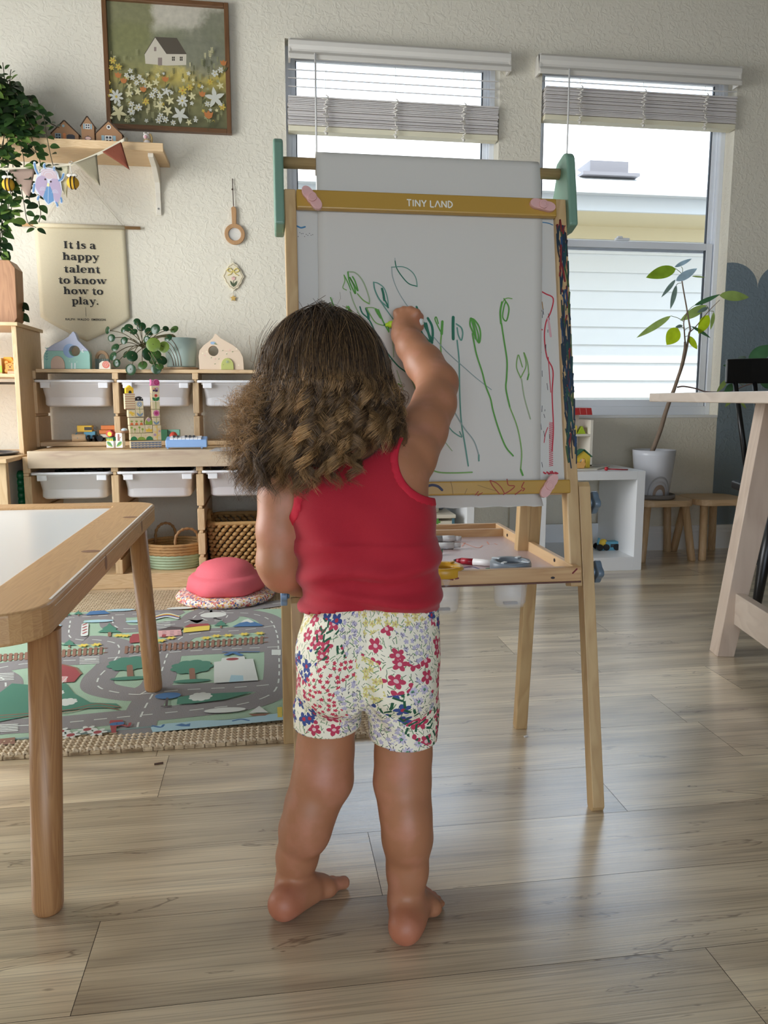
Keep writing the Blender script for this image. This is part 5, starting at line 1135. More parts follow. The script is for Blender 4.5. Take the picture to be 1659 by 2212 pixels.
for x, y in ((220, 985), (290, 1055), (820, 1035), (540, 1165), (1290, 1225), (1370, 1490), (1560, 830)):
    c = I8(x, y); r = 44*s_*(1.4 if x == 1370 else 1); mb.flat([(c[0]-r, c[1]+r*.7), (c[0]-r*.4, c[1]+r*.35), (c[0], c[1]+r*.9), (c[0]+r*.4, c[1]+r*.35), (c[0]+r, c[1]+r*.6), (c[0]+r*.7, c[1]-r*.5), (c[0], c[1]-r*.9), (c[0]-r*.8, c[1]-r*.4)], lz_(), 3); mb.rib([(c[0], c[1]-r*.8), (c[0]-r*.2, c[1]-r*3.4)], .0018, lz_(), 8); mb.flat(leaf2(c[0], c[1]-r*2.6, r*2, r*.6, .9), lz_(), 8)
mb.build('painted_flowers', pm_, pic)

# linen banner
bn = thing('wall_banner', (PY(175, 600, WALL-.01).x, WALL-.01, PY(175, 600, WALL-.01).z), 'cream canvas banner with black lettering, hung from a wooden rod over the storage shelf', 'banner')
YB_ = WALL-.008; MBN = wallM(YB_)
M_CANV = mat('canvas', (214, 202, 172), .9, bump=.35, bscale=350, var=.03)
L_ = PW_(42, 490, YB_-.006); R_ = PW_(303, 488, YB_-.006); zr_ = (L_[1]+R_[1])/2
MB(wallM(YB_-.006)).tube([(L_[0], zr_, 0), (R_[0], zr_, 0)], .0065, 14).build('rod', wood('rod_wood', (186, 148, 104), (160, 122, 80), 'X'), bn)
nx = PW_(164, 368, YB_); MB(wallM(YB_-.002)).tube([(PW_(92, 470, YB_)[0]-.010, zr_+.006, 0), (nx[0], nx[1], 0), (PW_(270, 487, YB_)[0]-.006, zr_+.006, 0)], .0010, 6).build('string', mat('cotton_string', (206, 198, 178), .9), bn)
xl0, xr0 = PW_(74, 492, YB_)[0], PW_(270, 489, YB_)[0]; pl_, pr3 = PW_(88, 690, YB_), PW_(281, 683, YB_); pb = PW_(186, 739, YB_)
mb = MB(MBN); vs = []; nu, nv = 20, 20
for i in range(nv+1):
    t = i/nv
    for j in range(nu+1):
        u = j/nu; xa = xl0*(1-t)+(pl_[0])*t; xb = xr0*(1-t)+pr3[0]*t; x = xa+(xb-xa)*u
        zbot = (pl_[1]+pr3[1])/2-(1-abs(u-.5)*2)**.85*((pl_[1]+pr3[1])/2-pb[1]); z = zr_+.002+(zbot-zr_)*t; vs.append((x, z, .0022+.0009*math.sin(t*7+u*3)*t+.0009*math.sin(u*9)*t*t))
k = nu+1; mb.add(vs, [(i*k+j, (i+1)*k+j, (i+1)*k+j+1, i*k+j+1) for i in range(nv) for j in range(nu)], 0, True)
mb.tube([(xl0, zr_, .006), (xr0, zr_, .006)], .0090, 16)
for (u0_, z0_) in ((xl0, 0),): pass
cl = mb.build('cloth', M_CANV, bn); q = cl.modifiers.new('t', 'SOLIDIFY'); q.thickness = .0008
# bold serif letters drawn stroke by stroke: (points, widths), x-height 1
def ell(cx, cy, rx, ry, a0, a1, thick, thin, n=14):
    P, Wd = [], []
    for i in range(n+1): a = math.radians(a0+(a1-a0)*i/n); P.append((cx+rx*math.cos(a), cy+ry*math.sin(a))); Wd.append(thin+(thick-thin)*abs(math.cos(a))**1.4)
    return (P, Wd)
T, t_ = .27, .10
def stem(x, y0, y1, serif='b'):
    o = [([(x, y0), (x, y1)], [T, T])]
    if 'b' in serif: o.append(([(x-.24, y0+.05), (x+.24, y0+.05)], [.10, .10]))
    if 't' in serif: o.append(([(x-.24, y1-.05), (x+.05, y1-.05)], [.11, .11]))
    if 'T' in serif: o.append(([(x-.24, y1-.05), (x+.24, y1-.05)], [.10, .10]))
    return o
def arch(x0, x1, yb=0): return [([(x0, .62), (x0+.12, .84), ((x0+x1)/2, .97), (x1-.08, .88), (x1, .62), (x1, .4), (x1, yb)], [.08, .12, .14, .22, T, T, T]), ([(x1-.22, yb+.05), (x1+.24, yb+.05)], [.10, .10])]
GL = {'I': (.72, stem(.32, 0, 1.42, 'bT')), 't': (.72, [([(.32, 1.28), (.32, .3), (.38, .1), (.52, .03), (.68, .12)], [.10, T, T, .16, .06]), ([(.04, .95), (.62, .95)], [.10, .10])]),
 'i': (.62, stem(.28, 0, 1, 'bt')+[([(.28, 1.32), (.281, 1.33)], [.28, .28])]), 's': (.86, [([(.70, .74), (.62, .9), (.42, .96), (.22, .88), (.20, .70), (.42, .54), (.62, .38), (.60, .14), (.38, .04), (.18, .10), (.12, .28)], [.07, .10, .10, .17, .23, .25, .23, .17, .10, .10, .07])]),
 'a': (1.0, [([(.16, .72), (.26, .92), (.46, .97), (.62, .86), (.66, .62), (.66, .2), (.74, .05), (.94, .08)], [.16, .16, .10, .2, T, T, .2, .05]), ([(.64, .58), (.36, .52), (.20, .38), (.20, .18), (.36, .05), (.56, .12), (.66, .26)], [.08, .10, .2, .24, .12, .09, .07])]),
 'h': (1.16, stem(.28, 0, 1.5, 'bt')+arch(.36, .84)), 'n': (1.16, stem(.28, 0, 1, 'bt')+arch(.36, .84)), 'l': (.60, stem(.28, 0, 1.5, 'bt')),
 'p': (1.1, stem(.28, -.48, 1, 'bt')+[ell(.56, .5, .34, .47, 150, -150, T, t_)]), 'e': (1.0, [([(.18, .54), (.80, .54), (.78, .76), (.64, .94), (.46, .97), (.26, .86), (.17, .58), (.20, .26), (.38, .05), (.58, .04), (.80, .22)], [.08, .09, .18, .14, .08, .2, T, .26, .14, .10, .05])]),
 'o': (1.06, [ell(.5, .5, .34, .46, 0, 360, T, t_, 24)]), 'k': (1.16, stem(.28, 0, 1.5, 'bt')+[([(.40, .46), (.80, .92)], [.09, .09]), ([(.52, .58), (.92, .04)], [.26, .26]), ([(.60, .95), (.98, .95)], [.1, .1]), ([(.74, .05), (1.12, .05)], [.10, .10])]),
 'w': (1.62, [([(.22, .96), (.50, .06)], [.26, .24]), ([(.52, .06), (.80, .92)], [.08, .08]), ([(.78, .96), (1.06, .06)], [.26, .24]), ([(1.08, .06), (1.36, .94)], [.08, .08]), ([(.02, .95), (.44, .95)], [.1, .1]), ([(.62, .95), (.98, .95)], [.1, .1]), ([(1.18, .95), (1.54, .95)], [.1, .1])]),
 'y': (1.1, [([(.24, .96), (.60, .06)], [.26, .22]), ([(.90, .94), (.60, .04), (.46, -.34), (.28, -.46), (.14, -.38)], [.08, .10, .10, .14, .2]), ([(.04, .95), (.46, .95)], [.1, .1]), ([(.72, .95), (1.08, .95)], [.1, .1])]), '.': (.36, [([(.18, .10), (.181, .10)], [.24, .24])]), ' ': (.42, [])}
mb = MB(wallM(YB_-.0052)); zq = 0
for txt, cx_, cy_, x0_, x1_ in (('It is a', 172, 536, 137, 208), ('happy', 175, 561, 135, 215), ('talent', 178, 588, 138, 217), ('to know', 179, 612, 126, 232), ('how to', 180, 635, 137, 224), ('play.', 183, 657, 155, 213)):
    a, b_ = PW_(x0_, cy_, YB_-.005), PW_(x1_, cy_, YB_-.005); tot = sum(GL[c][0] for c in txt); s2_ = (b_[0]-a[0])/tot; x = a[0]; base = a[1]; sy = .0205
    for ch_ in txt:
        adv_, st = GL[ch_]
        for pts, wd in st:
            if len(pts) > 2 and not ch_ == 'o': 
                P3 = bez([(p[0], p[1], w_) for p, w_ in zip(pts, wd)], 4); pts = [(p.x, p.y) for p in P3]; wd = [p.z for p in P3]
            mb.rib([(x+p[0]*s2_, base+p[1]*sy) for p in pts], [w_*s2_ for w_ in wd], zq, 0, caps=ch_ in '.i' or ch_ == 'i')
            zq += .000002
        x += adv_*s2_
l0, l1 = PW_(184, 663, YB_-.014), PW_(184, 683, YB_-.014); mb.rib([l0, (l0[0], l1[1])], .0012, zq, 0, caps=False)
c_ = PW_(184, 690, YB_-.014); text_into(mb, 'RALPH  WALDO  EMERSON', .0125, zq, 0, c_[0], c_[1], bold=.0003, spacing=1.12)
mb.build('lettering', mat('black_print', (24, 24, 26), .7), bn, label='black serif lettering')

# wooden magnifier on a cord
a = PY(507, 506, WALL-.01); mg = thing('wooden_magnifier', (a.x, WALL-.01, a.z), 'toy wooden magnifying glass hanging on a cord from the wall', 'magnifier')
sc = 1/FPX*3.6
mb = MB(wallM(WALL-.004)); ro = 21*sc; mb.ring(circ(a.x, a.z, ro, 40), circ(a.x, a.z, ro*.62, 40), 0, .010); mb.prism([(a.x-.010, a.z+ro-.004), (a.x+.008, a.z+ro-.004), (a.x+.010, a.z+ro+.055), (a.x+.009, a.z+ro+.066), (a.x-.002, a.z+ro+.074), (a.x-.013, a.z+ro+.066), (a.x-.012, a.z+ro+.055)], 0, .0095); mb.build('handle_ring', wood('magn_wood', (184, 142, 98), (160, 120, 78), 'Z'), mg, bevel=.0015)
MB(wallM(WALL-.007)).prism(circ(a.x, a.z, ro*.615, 32), 0, .002).build('lens', mat('lens', (250, 250, 250), .05, alpha=.25), mg)
t = PW_(502, 386, WALL-.006); MB(wallM(WALL-.006)).tube([(a.x-.002, a.z+ro+.066, .004), (a.x-.003, (t[1]+a.z+ro)/2+.03, .003), (t[0], t[1], 0)], .0018, 8).ball((t[0]-.0015, t[1]-.045, .002), .004, 8).build('cord', mat('brown_cord', (74, 56, 46), .8), mg)
# scalloped clay ornament with star
a = PY(504, 597, WALL-.008); og = thing('wall_ornament', (a.x, WALL-.006, a.z), 'cream scalloped ornament with yellow bow and tulip, star hanging below, on the wall', 'ornament')
P = [(a.x+(.046*(1+.035*math.cos(12*q)))*math.cos(q)*(1-.18*abs(math.sin(2*q))), a.z+(.060*(1+.035*math.cos(12*q)))*math.sin(q)*(1-.10*abs(math.sin(2*q)))) for q in [2*PI*i/72 for i in range(72)]]
MB(wallM(WALL-.002)).prism(P, 0, .007).build('plaque', mat('ivory_clay', (222, 212, 186), .6), og, bevel=.0015)
mb = MB(wallM(WALL-.0095)); Pi = [(a.x+(x-a.x)*.86, a.z+(z-a.z)*.86) for x, z in P]; mb.tube([(x, z, 0) for x, z in Pi], .0009, 5, 0, closed=True); mb.build('bead_rim', mat('tan_rim', (168, 148, 110), .6), og)
mb = MB(wallM(WALL-.0105)); 
for s in (-1, 1): mb.tube(bez([(a.x, a.z+.022, 0), (a.x+s*.014, a.z+.034, .002), (a.x+s*.026, a.z+.026, .002), (a.x+s*.014, a.z+.018, .001), (a.x, a.z+.022, 0)], 6), .0022, 6); mb.tube(bez([(a.x, a.z+.022, 0), (a.x+s*.010, a.z+.010, 0), (a.x+s*.024, a.z+.004, 0)], 6), .0018, 6)
mb.build('bow', mat('yellow_bow', (214, 196, 112), .6), og)
mb = MB(wallM(WALL-.0095)); mb.prism([(a.x-.008, a.z-.002), (a.x-.007, a.z-.014), (a.x, a.z-.018), (a.x+.007, a.z-.014), (a.x+.008, a.z-.002), (a.x+.003, a.z-.007), (a.x, a.z), (a.x-.003, a.z-.007)], 0, .003); mb.build('tulip', mat('pink_tulip', (222, 178, 172), .6), og)
mb = MB(wallM(WALL-.0095)); mb.prism(leaf2(a.x, a.z-.045, .030, .009, 2.1), 0, .002); mb.prism(leaf2(a.x, a.z-.045, .030, .009, 1.04), 0, .002); mb.rib([(a.x, a.z-.016), (a.x, a.z-.046)], .002, .001); mb.build('leaves', mat('olive_leaf', (74, 88, 60), .6), og)
st = PW_(504, 644, WALL-.008); p = []
for i in range(10): q = PI/2+2*PI*i/10; r = .015 if i % 2 == 0 else .007; p.append((st[0]+r*math.cos(q), st[1]+r*math.sin(q)))
mb = MB(wallM(WALL-.004)); mb.prism(p, 0, .004); mb.build('star', mat('gold_star', (198, 162, 84), .45), og); MB(wallM(WALL-.005)).tube([(a.x, a.z-.06, 0), (st[0], st[1]+.014, .002)], .0008, 5).tube([(a.x, a.z+.062, 0), (a.x-.003, a.z+.076, 0)], .001, 5).build('thread', MATS['cotton_string'], og)

# ------------------------------------------------------------ wall shelf and what stands on it
sh = thing('wall_shelf', (-.9, 3.56, 1.75), 'pine wall shelf with a lip and white bracket, carrying the trailing plant', 'shelf')
SXR = -.394; SZ1 = PY(350, 309, 3.45).z; SZB = SZ1-.032
MB().box(-1.75, SXR, 3.45, 3.462, SZB-.0, SZ1).build('lip', PINE_X, sh, bevel=.0015); MB().box(-1.75, SXR+.0, 3.462, WALL-.001, SZB-.0, SZB+.018).build('board', PINE_X, sh, bevel=.0015)
M_BRK = mat('bracket_white', (222, 216, 202), .45)
def bracket(x):
    pr = [(WALL-.002, SZB), (3.475, SZB), (3.472, SZB-.016), (3.56, SZB-.030), (WALL-.030, SZB-.070), (WALL-.016, SZB-.11), (WALL-.014, SZB-.19), (WALL-.008, SZB-.2), (WALL-.002, SZB-.2)]
    mb = MB(Matrix(((0, 0, 1, 0), (1, 0, 0, 0), (0, 1, 0, 0), (0, 0, 0, 1)))); mb.prism(pr, x-.011, x+.011); b = mb.build('bracket', M_BRK, sh, bevel=.002)
    for z in (SZB-.09, SZB-.175):
        yy = WALL-.0165 if z > SZB-.1 else WALL-.0155; MB(frame((x, yy, z), (1, 0, 0), (0, 0, 1), (0, -1, 0))).prism(circ(0, 0, .0042, 12), 0, .0012).build('screw', mat('steel_screw', (150, 148, 142), .35, .8), b)
bracket(PY(341, 400, WALL-.01).x); bracket(-1.6)
SY = 3.50; SFT = SZB+.018
def toyhouse(px0, px1, pyt, pyb, label, kind):
    a = PY(px0, pyb, SY); b_ = PY(px1, pyb, SY); w_ = b_.x-a.x; x = a.x; zt = PY((px0+px1)/2, pyt, SY).z; zb = SFT; h = zt-zb
    o = thing('toy_house', ((a.x+b_.x)/2, SY, zb), label, 'toy house', 'small wooden houses on the wall shelf')
    mb = MB(frame((x, SY+.03, zb), (1, 0, 0), (0, 0, 1), (0, -1, 0))); wall_h = h-w_*(.48 if kind != 1 else .72)
    mb.prism([(0, 0), (w_, 0), (w_, wall_h), (w_/2, h), (0, wall_h)], 0, .03); mb.build('body', mat('toyhouse_wood', (150, 112, 78), .6, var=.12, bscale=60), o, bevel=.001)
    mb = MB(frame((x, SY+.03, zb), (1, 0, 0), (0, 0, 1), (0, -1, 0)))
    for (p, q) in (((-.002, wall_h-.001), (w_/2, h+.0015)), ((w_/2, h+.0015), (w_+.002, wall_h-.001))):
        dx, dy = q[0]-p[0], q[1]-p[1]; l = math.hypot(dx, dy); nx_, ny_ = -dy/l*.003, dx/l*.003; mb.prism([p, q, (q[0]+nx_, q[1]+ny_), (p[0]+nx_, p[1]+ny_)], -.001, .031)
    mb.build('roof', mat('dark_bark', (70, 54, 42), .7), o)
    mb = MB(frame((x, SY, zb), (1, 0, 0), (0, 0, 1), (0, -1, 0))); z1 = .0004; Mq = [mat('th_white', (214, 214, 208), .5), mat('th_dark', (52, 50, 56), .5), mat('th_blue', (132, 158, 166), .5), mat('th_fox', (196, 118, 66), .5), mat('th_pink', (216, 178, 166), .5)]
    bh = SFT; lip = SZ1-SFT
    def win(cx, cz, ww, hh, fr=0):
        mb.flat([(cx-ww, cz-hh), (cx+ww, cz-hh), (cx+ww, cz+hh), (cx-ww, cz+hh)], z1, fr)
        for i in (-1, 1):
            for j in (-1, 1): mb.flat([(cx+i*ww*.45-ww*.32, cz+j*hh*.45-hh*.32), (cx+i*ww*.45+ww*.32, cz+j*hh*.45-hh*.32), (cx+i*ww*.45+ww*.32, cz+j*hh*.45+hh*.32), (cx+i*ww*.45-ww*.32, cz+j*hh*.45+hh*.32)], z1*2, 1)
    yb_ = lip+.010
    if kind == 0: win(w_*.25, yb_+.012, .011, .012, 2); mb.flat([(w_*.56, 0), (w_*.86, 0), (w_*.86, yb_+.018), (w_*.78, yb_+.022), (w_*.64, yb_+.022), (w_*.56, yb_+.018)], z1, 1); mb.flat(circ(w_*.48, yb_+.020, .006), z1*3, 3); mb.flat([(w_*.42, 0), (w_*.54, 0), (w_*.52, yb_+.016), (w_*.44, yb_+.016)], z1*2.5, 3); mb.flat(circ(w_*.46, h*.80, .005), z1, 2)
    if kind == 1: win(w_*.5, h*.68, .009, .010, 0); mb.flat([(w_*.5-.017, h*.68-.010), (w_*.5-.011, h*.68-.010), (w_*.5-.011, h*.68+.010), (w_*.5-.017, h*.68+.010)], z1, 2); mb.flat([(w_*.5+.011, h*.68-.010), (w_*.5+.017, h*.68-.010), (w_*.5+.017, h*.68+.010), (w_*.5+.011, h*.68+.010)], z1, 2); mb.flat([(w_*.26, 0), (w_*.74, 0), (w_*.74, yb_+.014), (w_*.5, yb_+.020), (w_*.26, yb_+.014)], z1, 1); mb.flat(circ(w_*.5, yb_+.010, .011, ry=.006), z1*3, 4)
    if kind == 2: win(w_*.48, yb_+.010, .014, .014, 0); [mb.flat([(w_*.48+s*.022-.006, yb_-.004), (w_*.48+s*.022+.006, yb_-.004), (w_*.48+s*.022+.006, yb_+.024), (w_*.48+s*.022-.006, yb_+.024)], z1, 2) for s in (-1, 1)]; mb.flat(circ(w_*.5, h*.78, .0085), z1, 0); mb.flat(circ(w_*.5, h*.78, .005), z1*2, 1); mb.flat([(w_*.56, 0), (w_*.70, 0), (w_*.62, yb_+.016)], z1*3, 3)
    mb.build('painted_front', Mq, o)
toyhouse(111, 170, 261, 298, 'wide toy house with a fox at its door, leftmost on the wall shelf', 0); toyhouse(176.5, 204.5, 252, 300, 'narrow tall toy house, middle one on the wall shelf', 1); toyhouse(208, 264, 262, 303, 'wide toy house with blue shutters and round gable window on the wall shelf', 2)
a = PY(318, 303, SY); o = thing('cat_figurine', (a.x, SY, SFT), 'tiny white and pink animal figurine at the end of the wall shelf', 'figurine')
MB(Matrix.Translation((a.x, SY, SFT))).lathe([(0, 0), (.017, 0), (.019, .012), (.014, .030), (.009, .040), (0, .043)], n=20).ball((-.002, -.003, .050), (.0135, .012, .0125), 16).ball((-.010, -.004, .062), (.003, .003, .005), 8).ball((.006, -.004, .063), (.003, .003, .005), 8).build('body', mat('porcelain', (226, 218, 212), .3), o)
MB(Matrix.Translation((a.x, SY, SFT))).ball((-.004, -.013, .046), (.007, .005, .007), 10).build('muzzle', mat('porc_pink', (222, 170, 176), .35), o)
MB(Matrix.Translation((a.x, SY, SFT))).tube(bez([(.012, 0, .062), (.018, .002, .045), (.016, .002, .028)], 4), .0045, 8).tube([(.014*math.cos(q), .014*math.sin(q), .034-.003*math.sin(q)) for q in [2*PI*i/16 for i in range(16)]], .0016, 6, closed=True).build('mane', mat('porc_gold', (200, 170, 112), .4), o)

# ------------------------------------------------------------ bunting garland, bees and beetle
YG = 3.41
TP = [PY(-60, 366, YG), PY(0, 366, YG), PY(75, 363, YG), PY(150, 356, YG), PY(215, 331, YG), PY(255, 309, YG), PY(270, 301, YG), PY(276, 302, 3.449)]
gl = thing('bunting_garland', (TP[3].x, YG, TP[3].z), 'pennant garland in taupe, cream, grey and rust hanging from the wall shelf', 'bunting')
pts = bez(TP, 6); mb = MB(); vs = []
for p in pts: vs += [(p.x, p.y, p.z+.006), (p.x, p.y, p.z-.006)]
mb.add(vs, [(2*i, 2*i+1, 2*i+3, 2*i+2) for i in range(len(pts)-1)]); tp = mb.build('tape', mat('linen_tape', (196, 188, 166), .9), gl); q = tp.modifiers.new('t', 'SOLIDIFY'); q.thickness = .0015
for (a, b_, c, col, nm) in (((18, 366), (76, 364), (64, 433), (150, 128, 114), 'taupe'), ((106, 362), (149, 358), (145, 427), (196, 190, 160), 'cream'), ((162, 352), (209, 334), (216, 401), (130, 122, 100), 'grey'), ((221, 328), (262, 306), (280, 367), (112, 56, 36), 'rust')):
    P = [PY(*q, YG-.001) for q in (a, b_, c)]; mb = MB(); n = 8; vs = []
    for i in range(n+1):
        t = i/n
        for j in range(n+1): u = j/n; p = (P[0]*(1-u)+P[1]*u)*(1-t)+P[2]*t; vs.append((p.x, p.y-.004*math.sin(u*PI)*(t)*1.2-.004*math.sin(t*3), p.z))
    mb.add(vs, [(i*(n+1)+j, (i+1)*(n+1)+j, (i+1)*(n+1)+j+1, i*(n+1)+j+1) for i in range(n) for j in range(n)], 0, True)
    o = mb.build('pennant', mat('felt_'+nm, col, .9, bump=.3, bscale=400), gl, label='%s pennant' % nm); q = o.modifiers.new('t', 'SOLIDIFY'); q.thickness = .0015
def bee(px, py, hpx, hpy, label):
    c = PY(px, py, YG-.012); h = PY(hpx, hpy, YG-.004); o = thing('felt_bee', c, label, 'bee ornament')
    mb = MB(); mb.ball(c, (.0235, .021, .0235), 24, 0); mb.build('body', mat('felt_yellow', (206, 160, 48), .95, bump=.6, bscale=500), o)
    mb = MB()
    for dx in (-.006, .008): mb.tube([(c.x+dx, c.y+.0225*math.cos(q)*.96, c.z+.0238*math.sin(q)*.985) for q in [2*PI*i/28 for i in range(28)]], .0022, 6, closed=True)
    mb.build('stripes', mat('felt_black', (40, 30, 26), .95), o)
    MB().ball((c.x-.010, c.y, c.z+.028), (.013, .004, .007), 12).ball((c.x+.008, c.y, c.z+.028), (.012, .004, .007), 12).build('wings', mat('felt_white', (216, 210, 198), .95), o)
    MB().tube(bez([(c.x, c.y, c.z+.022), (h.x, h.y-.004, c.z+.05), (h.x-.002, h.y-.006, h.z-.01)], 5), .0014, 6).tube([(h.x+.006*math.cos(q), h.y-.002+.010*math.sin(q), h.z+.008*math.sin(q)+.0) for q in [2*PI*i/16 for i in range(16)]], .0014, 6, closed=True).build('hanger', mat('white_cord', (214, 210, 202), .8), o)
bee(18, 399, 17, 370, 'yellow felt bee hanging left of the taupe pennant'); bee(157.5, 395, 153, 352, 'yellow felt bee hanging between the beetle cut-out and the grey pennant')
# cardboard beetle; coordinates from the enlarged crop
YT = YG-.016
def B5(x, y): p = PY(x/4.366, 120+y/4.366, YT); return (p.x, p.z)
bo = B5(455, 1210); be = thing('beetle_cutout', (bo[0], YT, bo[1]), 'lilac and blue paper beetle cut-out hanging in front of the garland', 'paper beetle')
lil, blu, whi, pk2 = mat('bt_lilac', (158, 142, 164), .6), mat('bt_blue', (84, 124, 164), .6), mat('bt_white', (188, 194, 204), .6), mat('bt_pink', (182, 162, 166), .6)
mb = MB(wallM(YT+.001)); body = b2([B5(*p) for p in ((330, 1200), (345, 1140), (385, 1100), (400, 1070), (460, 1060), (520, 1085), (548, 1130), (575, 1200), (583, 1290), (560, 1370), (530, 1395), (500, 1380), (450, 1410), (400, 1335), (350, 1300), (330, 1250), (330, 1200))], 5); mb.prism(body, 0, .0012, 0)
for L in (((325, 1010), (335, 1070), (360, 1125)), ((420, 1025), (415, 1045), (440, 1080)), ((510, 1055), (508, 1085), (515, 1110)), ((600, 1115), (585, 1165), (550, 1185)), ((325, 1210), (318, 1250), (312, 1290)), ((575, 1340), (580, 1365), (578, 1385)), ((530, 1385), (540, 1405), (540, 1422)), ((365, 1330), (358, 1345), (355, 1360))):
    mb.rib(b2([B5(*p) for p in L], 4), .0100, .0004, 0)
mb.build('card', whi, be)
mb = MB(wallM(YT-.0003))
for L in (((325, 1018), (335, 1070), (358, 1115)), ((420, 1030), (418, 1050), (440, 1080)), ((510, 1060), (508, 1085), (515, 1105)), ((598, 1120), (583, 1160), (556, 1180)), ((325, 1215), (318, 1250), (314, 1282)), ((575, 1345), (580, 1365), (579, 1380)), ((530, 1385), (540, 1405), (540, 1416)), ((365, 1332), (358, 1345), (356, 1356))): mb.rib(b2([B5(*p) for p in L], 4), .0062, .0004, 1)
mb.flat(b2([B5(*p) for p in ((335, 1200), (355, 1150), (410, 1130), (445, 1180), (435, 1240), (400, 1330), (360, 1290), (335, 1240), (335, 1200))], 5), .0004, 0); mb.flat(b2([B5(*p) for p in ((470, 1180), (520, 1150), (560, 1190), (578, 1290), (555, 1370), (525, 1385), (490, 1290), (470, 1230), (470, 1180))], 5), .0004, 0)
mb.flat([B5(*p) for p in ((440, 1235), (475, 1235), (500, 1300), (508, 1370), (455, 1402), (405, 1340))], .00045, 1); mb.flat(b2([B5(*p) for p in ((385, 1130), (400, 1080), (460, 1068), (520, 1095), (540, 1160), (500, 1160), (455, 1165), (420, 1140), (385, 1130))], 4), .0005, 3)
for r in (60, 42, 26): mb.rib([(lambda q: (q[0], q[1]))((B5(460, 1130)[0]+r/4.366*.00205*math.cos(a)*1.3, B5(460, 1130)[1]+r/4.366*.00205*math.sin(a))) for a in [PI*i/10 for i in range(11)]], .0014, .0007, 2, caps=False)
mb.rib([B5(457, 1240), B5(453, 1400)], .0013, .0007, 2, caps=False); mb.flat(circ(*B5(455, 1220), .0042, 12, ry=.007), .0008, 5)
mb.flat(circ(*B5(427, 1168), .0035, 12), .0009, 4); mb.flat(circ(*B5(480, 1190), .0035, 12), .0009, 4)
for cx, cy in ((405, 1275), (520, 1300)):
    for r in (.011, .007, .0035): c = B5(cx, cy); mb.rib([(c[0]+r*math.cos(a), c[1]+r*math.sin(a)*1.2) for a in [PI*i/10 for i in range(11)]], .0010, .0007, 2, caps=False)
mb.build('drawing', [lil, blu, whi, pk2, mat('bt_eye', (52, 34, 34), .3), mat('bt_cream', (226, 208, 150), .5)], be)
h = PY(97, 362, YG); MB().tube([(h.x, YG-.004, h.z+.004), (h.x, YT+.002, h.z-.012)], .0015, 6).build('hanger', MATS['white_cord'], be)

# wooden planter block on the kitchen hutch
a = PY(36, 690, 3.34); o = thing('wooden_planter', (a.x-.08, 3.42, 1.05), 'brown wooden planter with chamfered corners on top of the toy kitchen', 'planter')
z0p, z1p = PY(20, 697, 3.34).z, PY(30, 562, 3.34).z
RW = wood('red_wood', (166, 122, 86), (132, 90, 60), 'Z', rings=12)
mb = MB(frame((0, 3.34, 0), (1, 0, 0), (0, 0, 1), (0, -1, 0))); x1 = a.x+.002
mb.prism([(x1-.19, z0p), (x1-.012, z0p), (x1, z0p+.018), (x1+.004, z1p-.03), (x1-.016, z1p), (x1-.19, z1p)], -.10, 0); mb.build('body', RW, o, bevel=.002)
MB().box(x1-.17, x1-.03, 3.35, 3.43, 1.0505, z0p).build('foot', RW, o)
# ------------------------------------------------------------ plants
def leaf_mat(name, c, rough=.35, tr=.25):
    m, nt, b = nodes(name); L = nt.links; tc = N(nt, 'ShaderNodeTexCoord'); no = N(nt, 'ShaderNodeTexNoise'); no.inputs['Scale'].default_value = 22; L.new(tc.outputs['Object'], no.inputs['Vector'])
    hs = N(nt, 'ShaderNodeHueSaturation'); hs.inputs['Color'].default_value = lin(c); mr = N(nt, 'ShaderNodeMapRange'); mr.inputs['To Min'].default_value = .6; mr.inputs['To Max'].default_value = 1.4; L.new(no.outputs['Fac'], mr.inputs['Value']); L.new(mr.outputs[0], hs.inputs['Value']); L.new(hs.outputs[0], b.inputs['Base Color'])
    b.inputs['Roughness'].default_value = rough
    tl = N(nt, 'ShaderNodeBsdfTranslucent'); L.new(hs.outputs[0], tl.inputs[0]); ms = N(nt, 'ShaderNodeMixShader'); ms.inputs[0].default_value = tr; L.new(b.outputs[0], ms.inputs[1]); L.new(tl.outputs[0], ms.inputs[2]); L.new(ms.outputs[0], nt.nodes['Material Output'].inputs[0]); return m
def leaf(mb, base, tip, wd, up, m=0, curl=.15, round_=False, fold=.25, n=7):
    base = Vector(base); tip = Vector(tip); d = tip-base; l = d.length; d.normalize(); s = d.cross(Vector(up)); 
    if s.length < .05: s = d.orthogonal()
    s.normalize(); u = s.cross(d); vs = []; fs = []
    for i in range(n+1):
        t = i/n; wq = wd/2*(math.sin(PI*min(1, max(0, t))**.85)**.8 if not round_ else math.sqrt(max(0, 1-(2*t-1)**2))); wq = max(wq, .0003)
        c = base+d*l*t-u*l*curl*t*t; 
        for k in (-1, 0, 1): vs.append(c+s*wq*k+u*abs(k)*wq*fold)
    for i in range(n): a = i*3; fs += [(a, a+1, a+4, a+3), (a+1, a+2, a+5, a+4)]
    mb.add(vs, fs, m, True)
RP = random.Random(21)
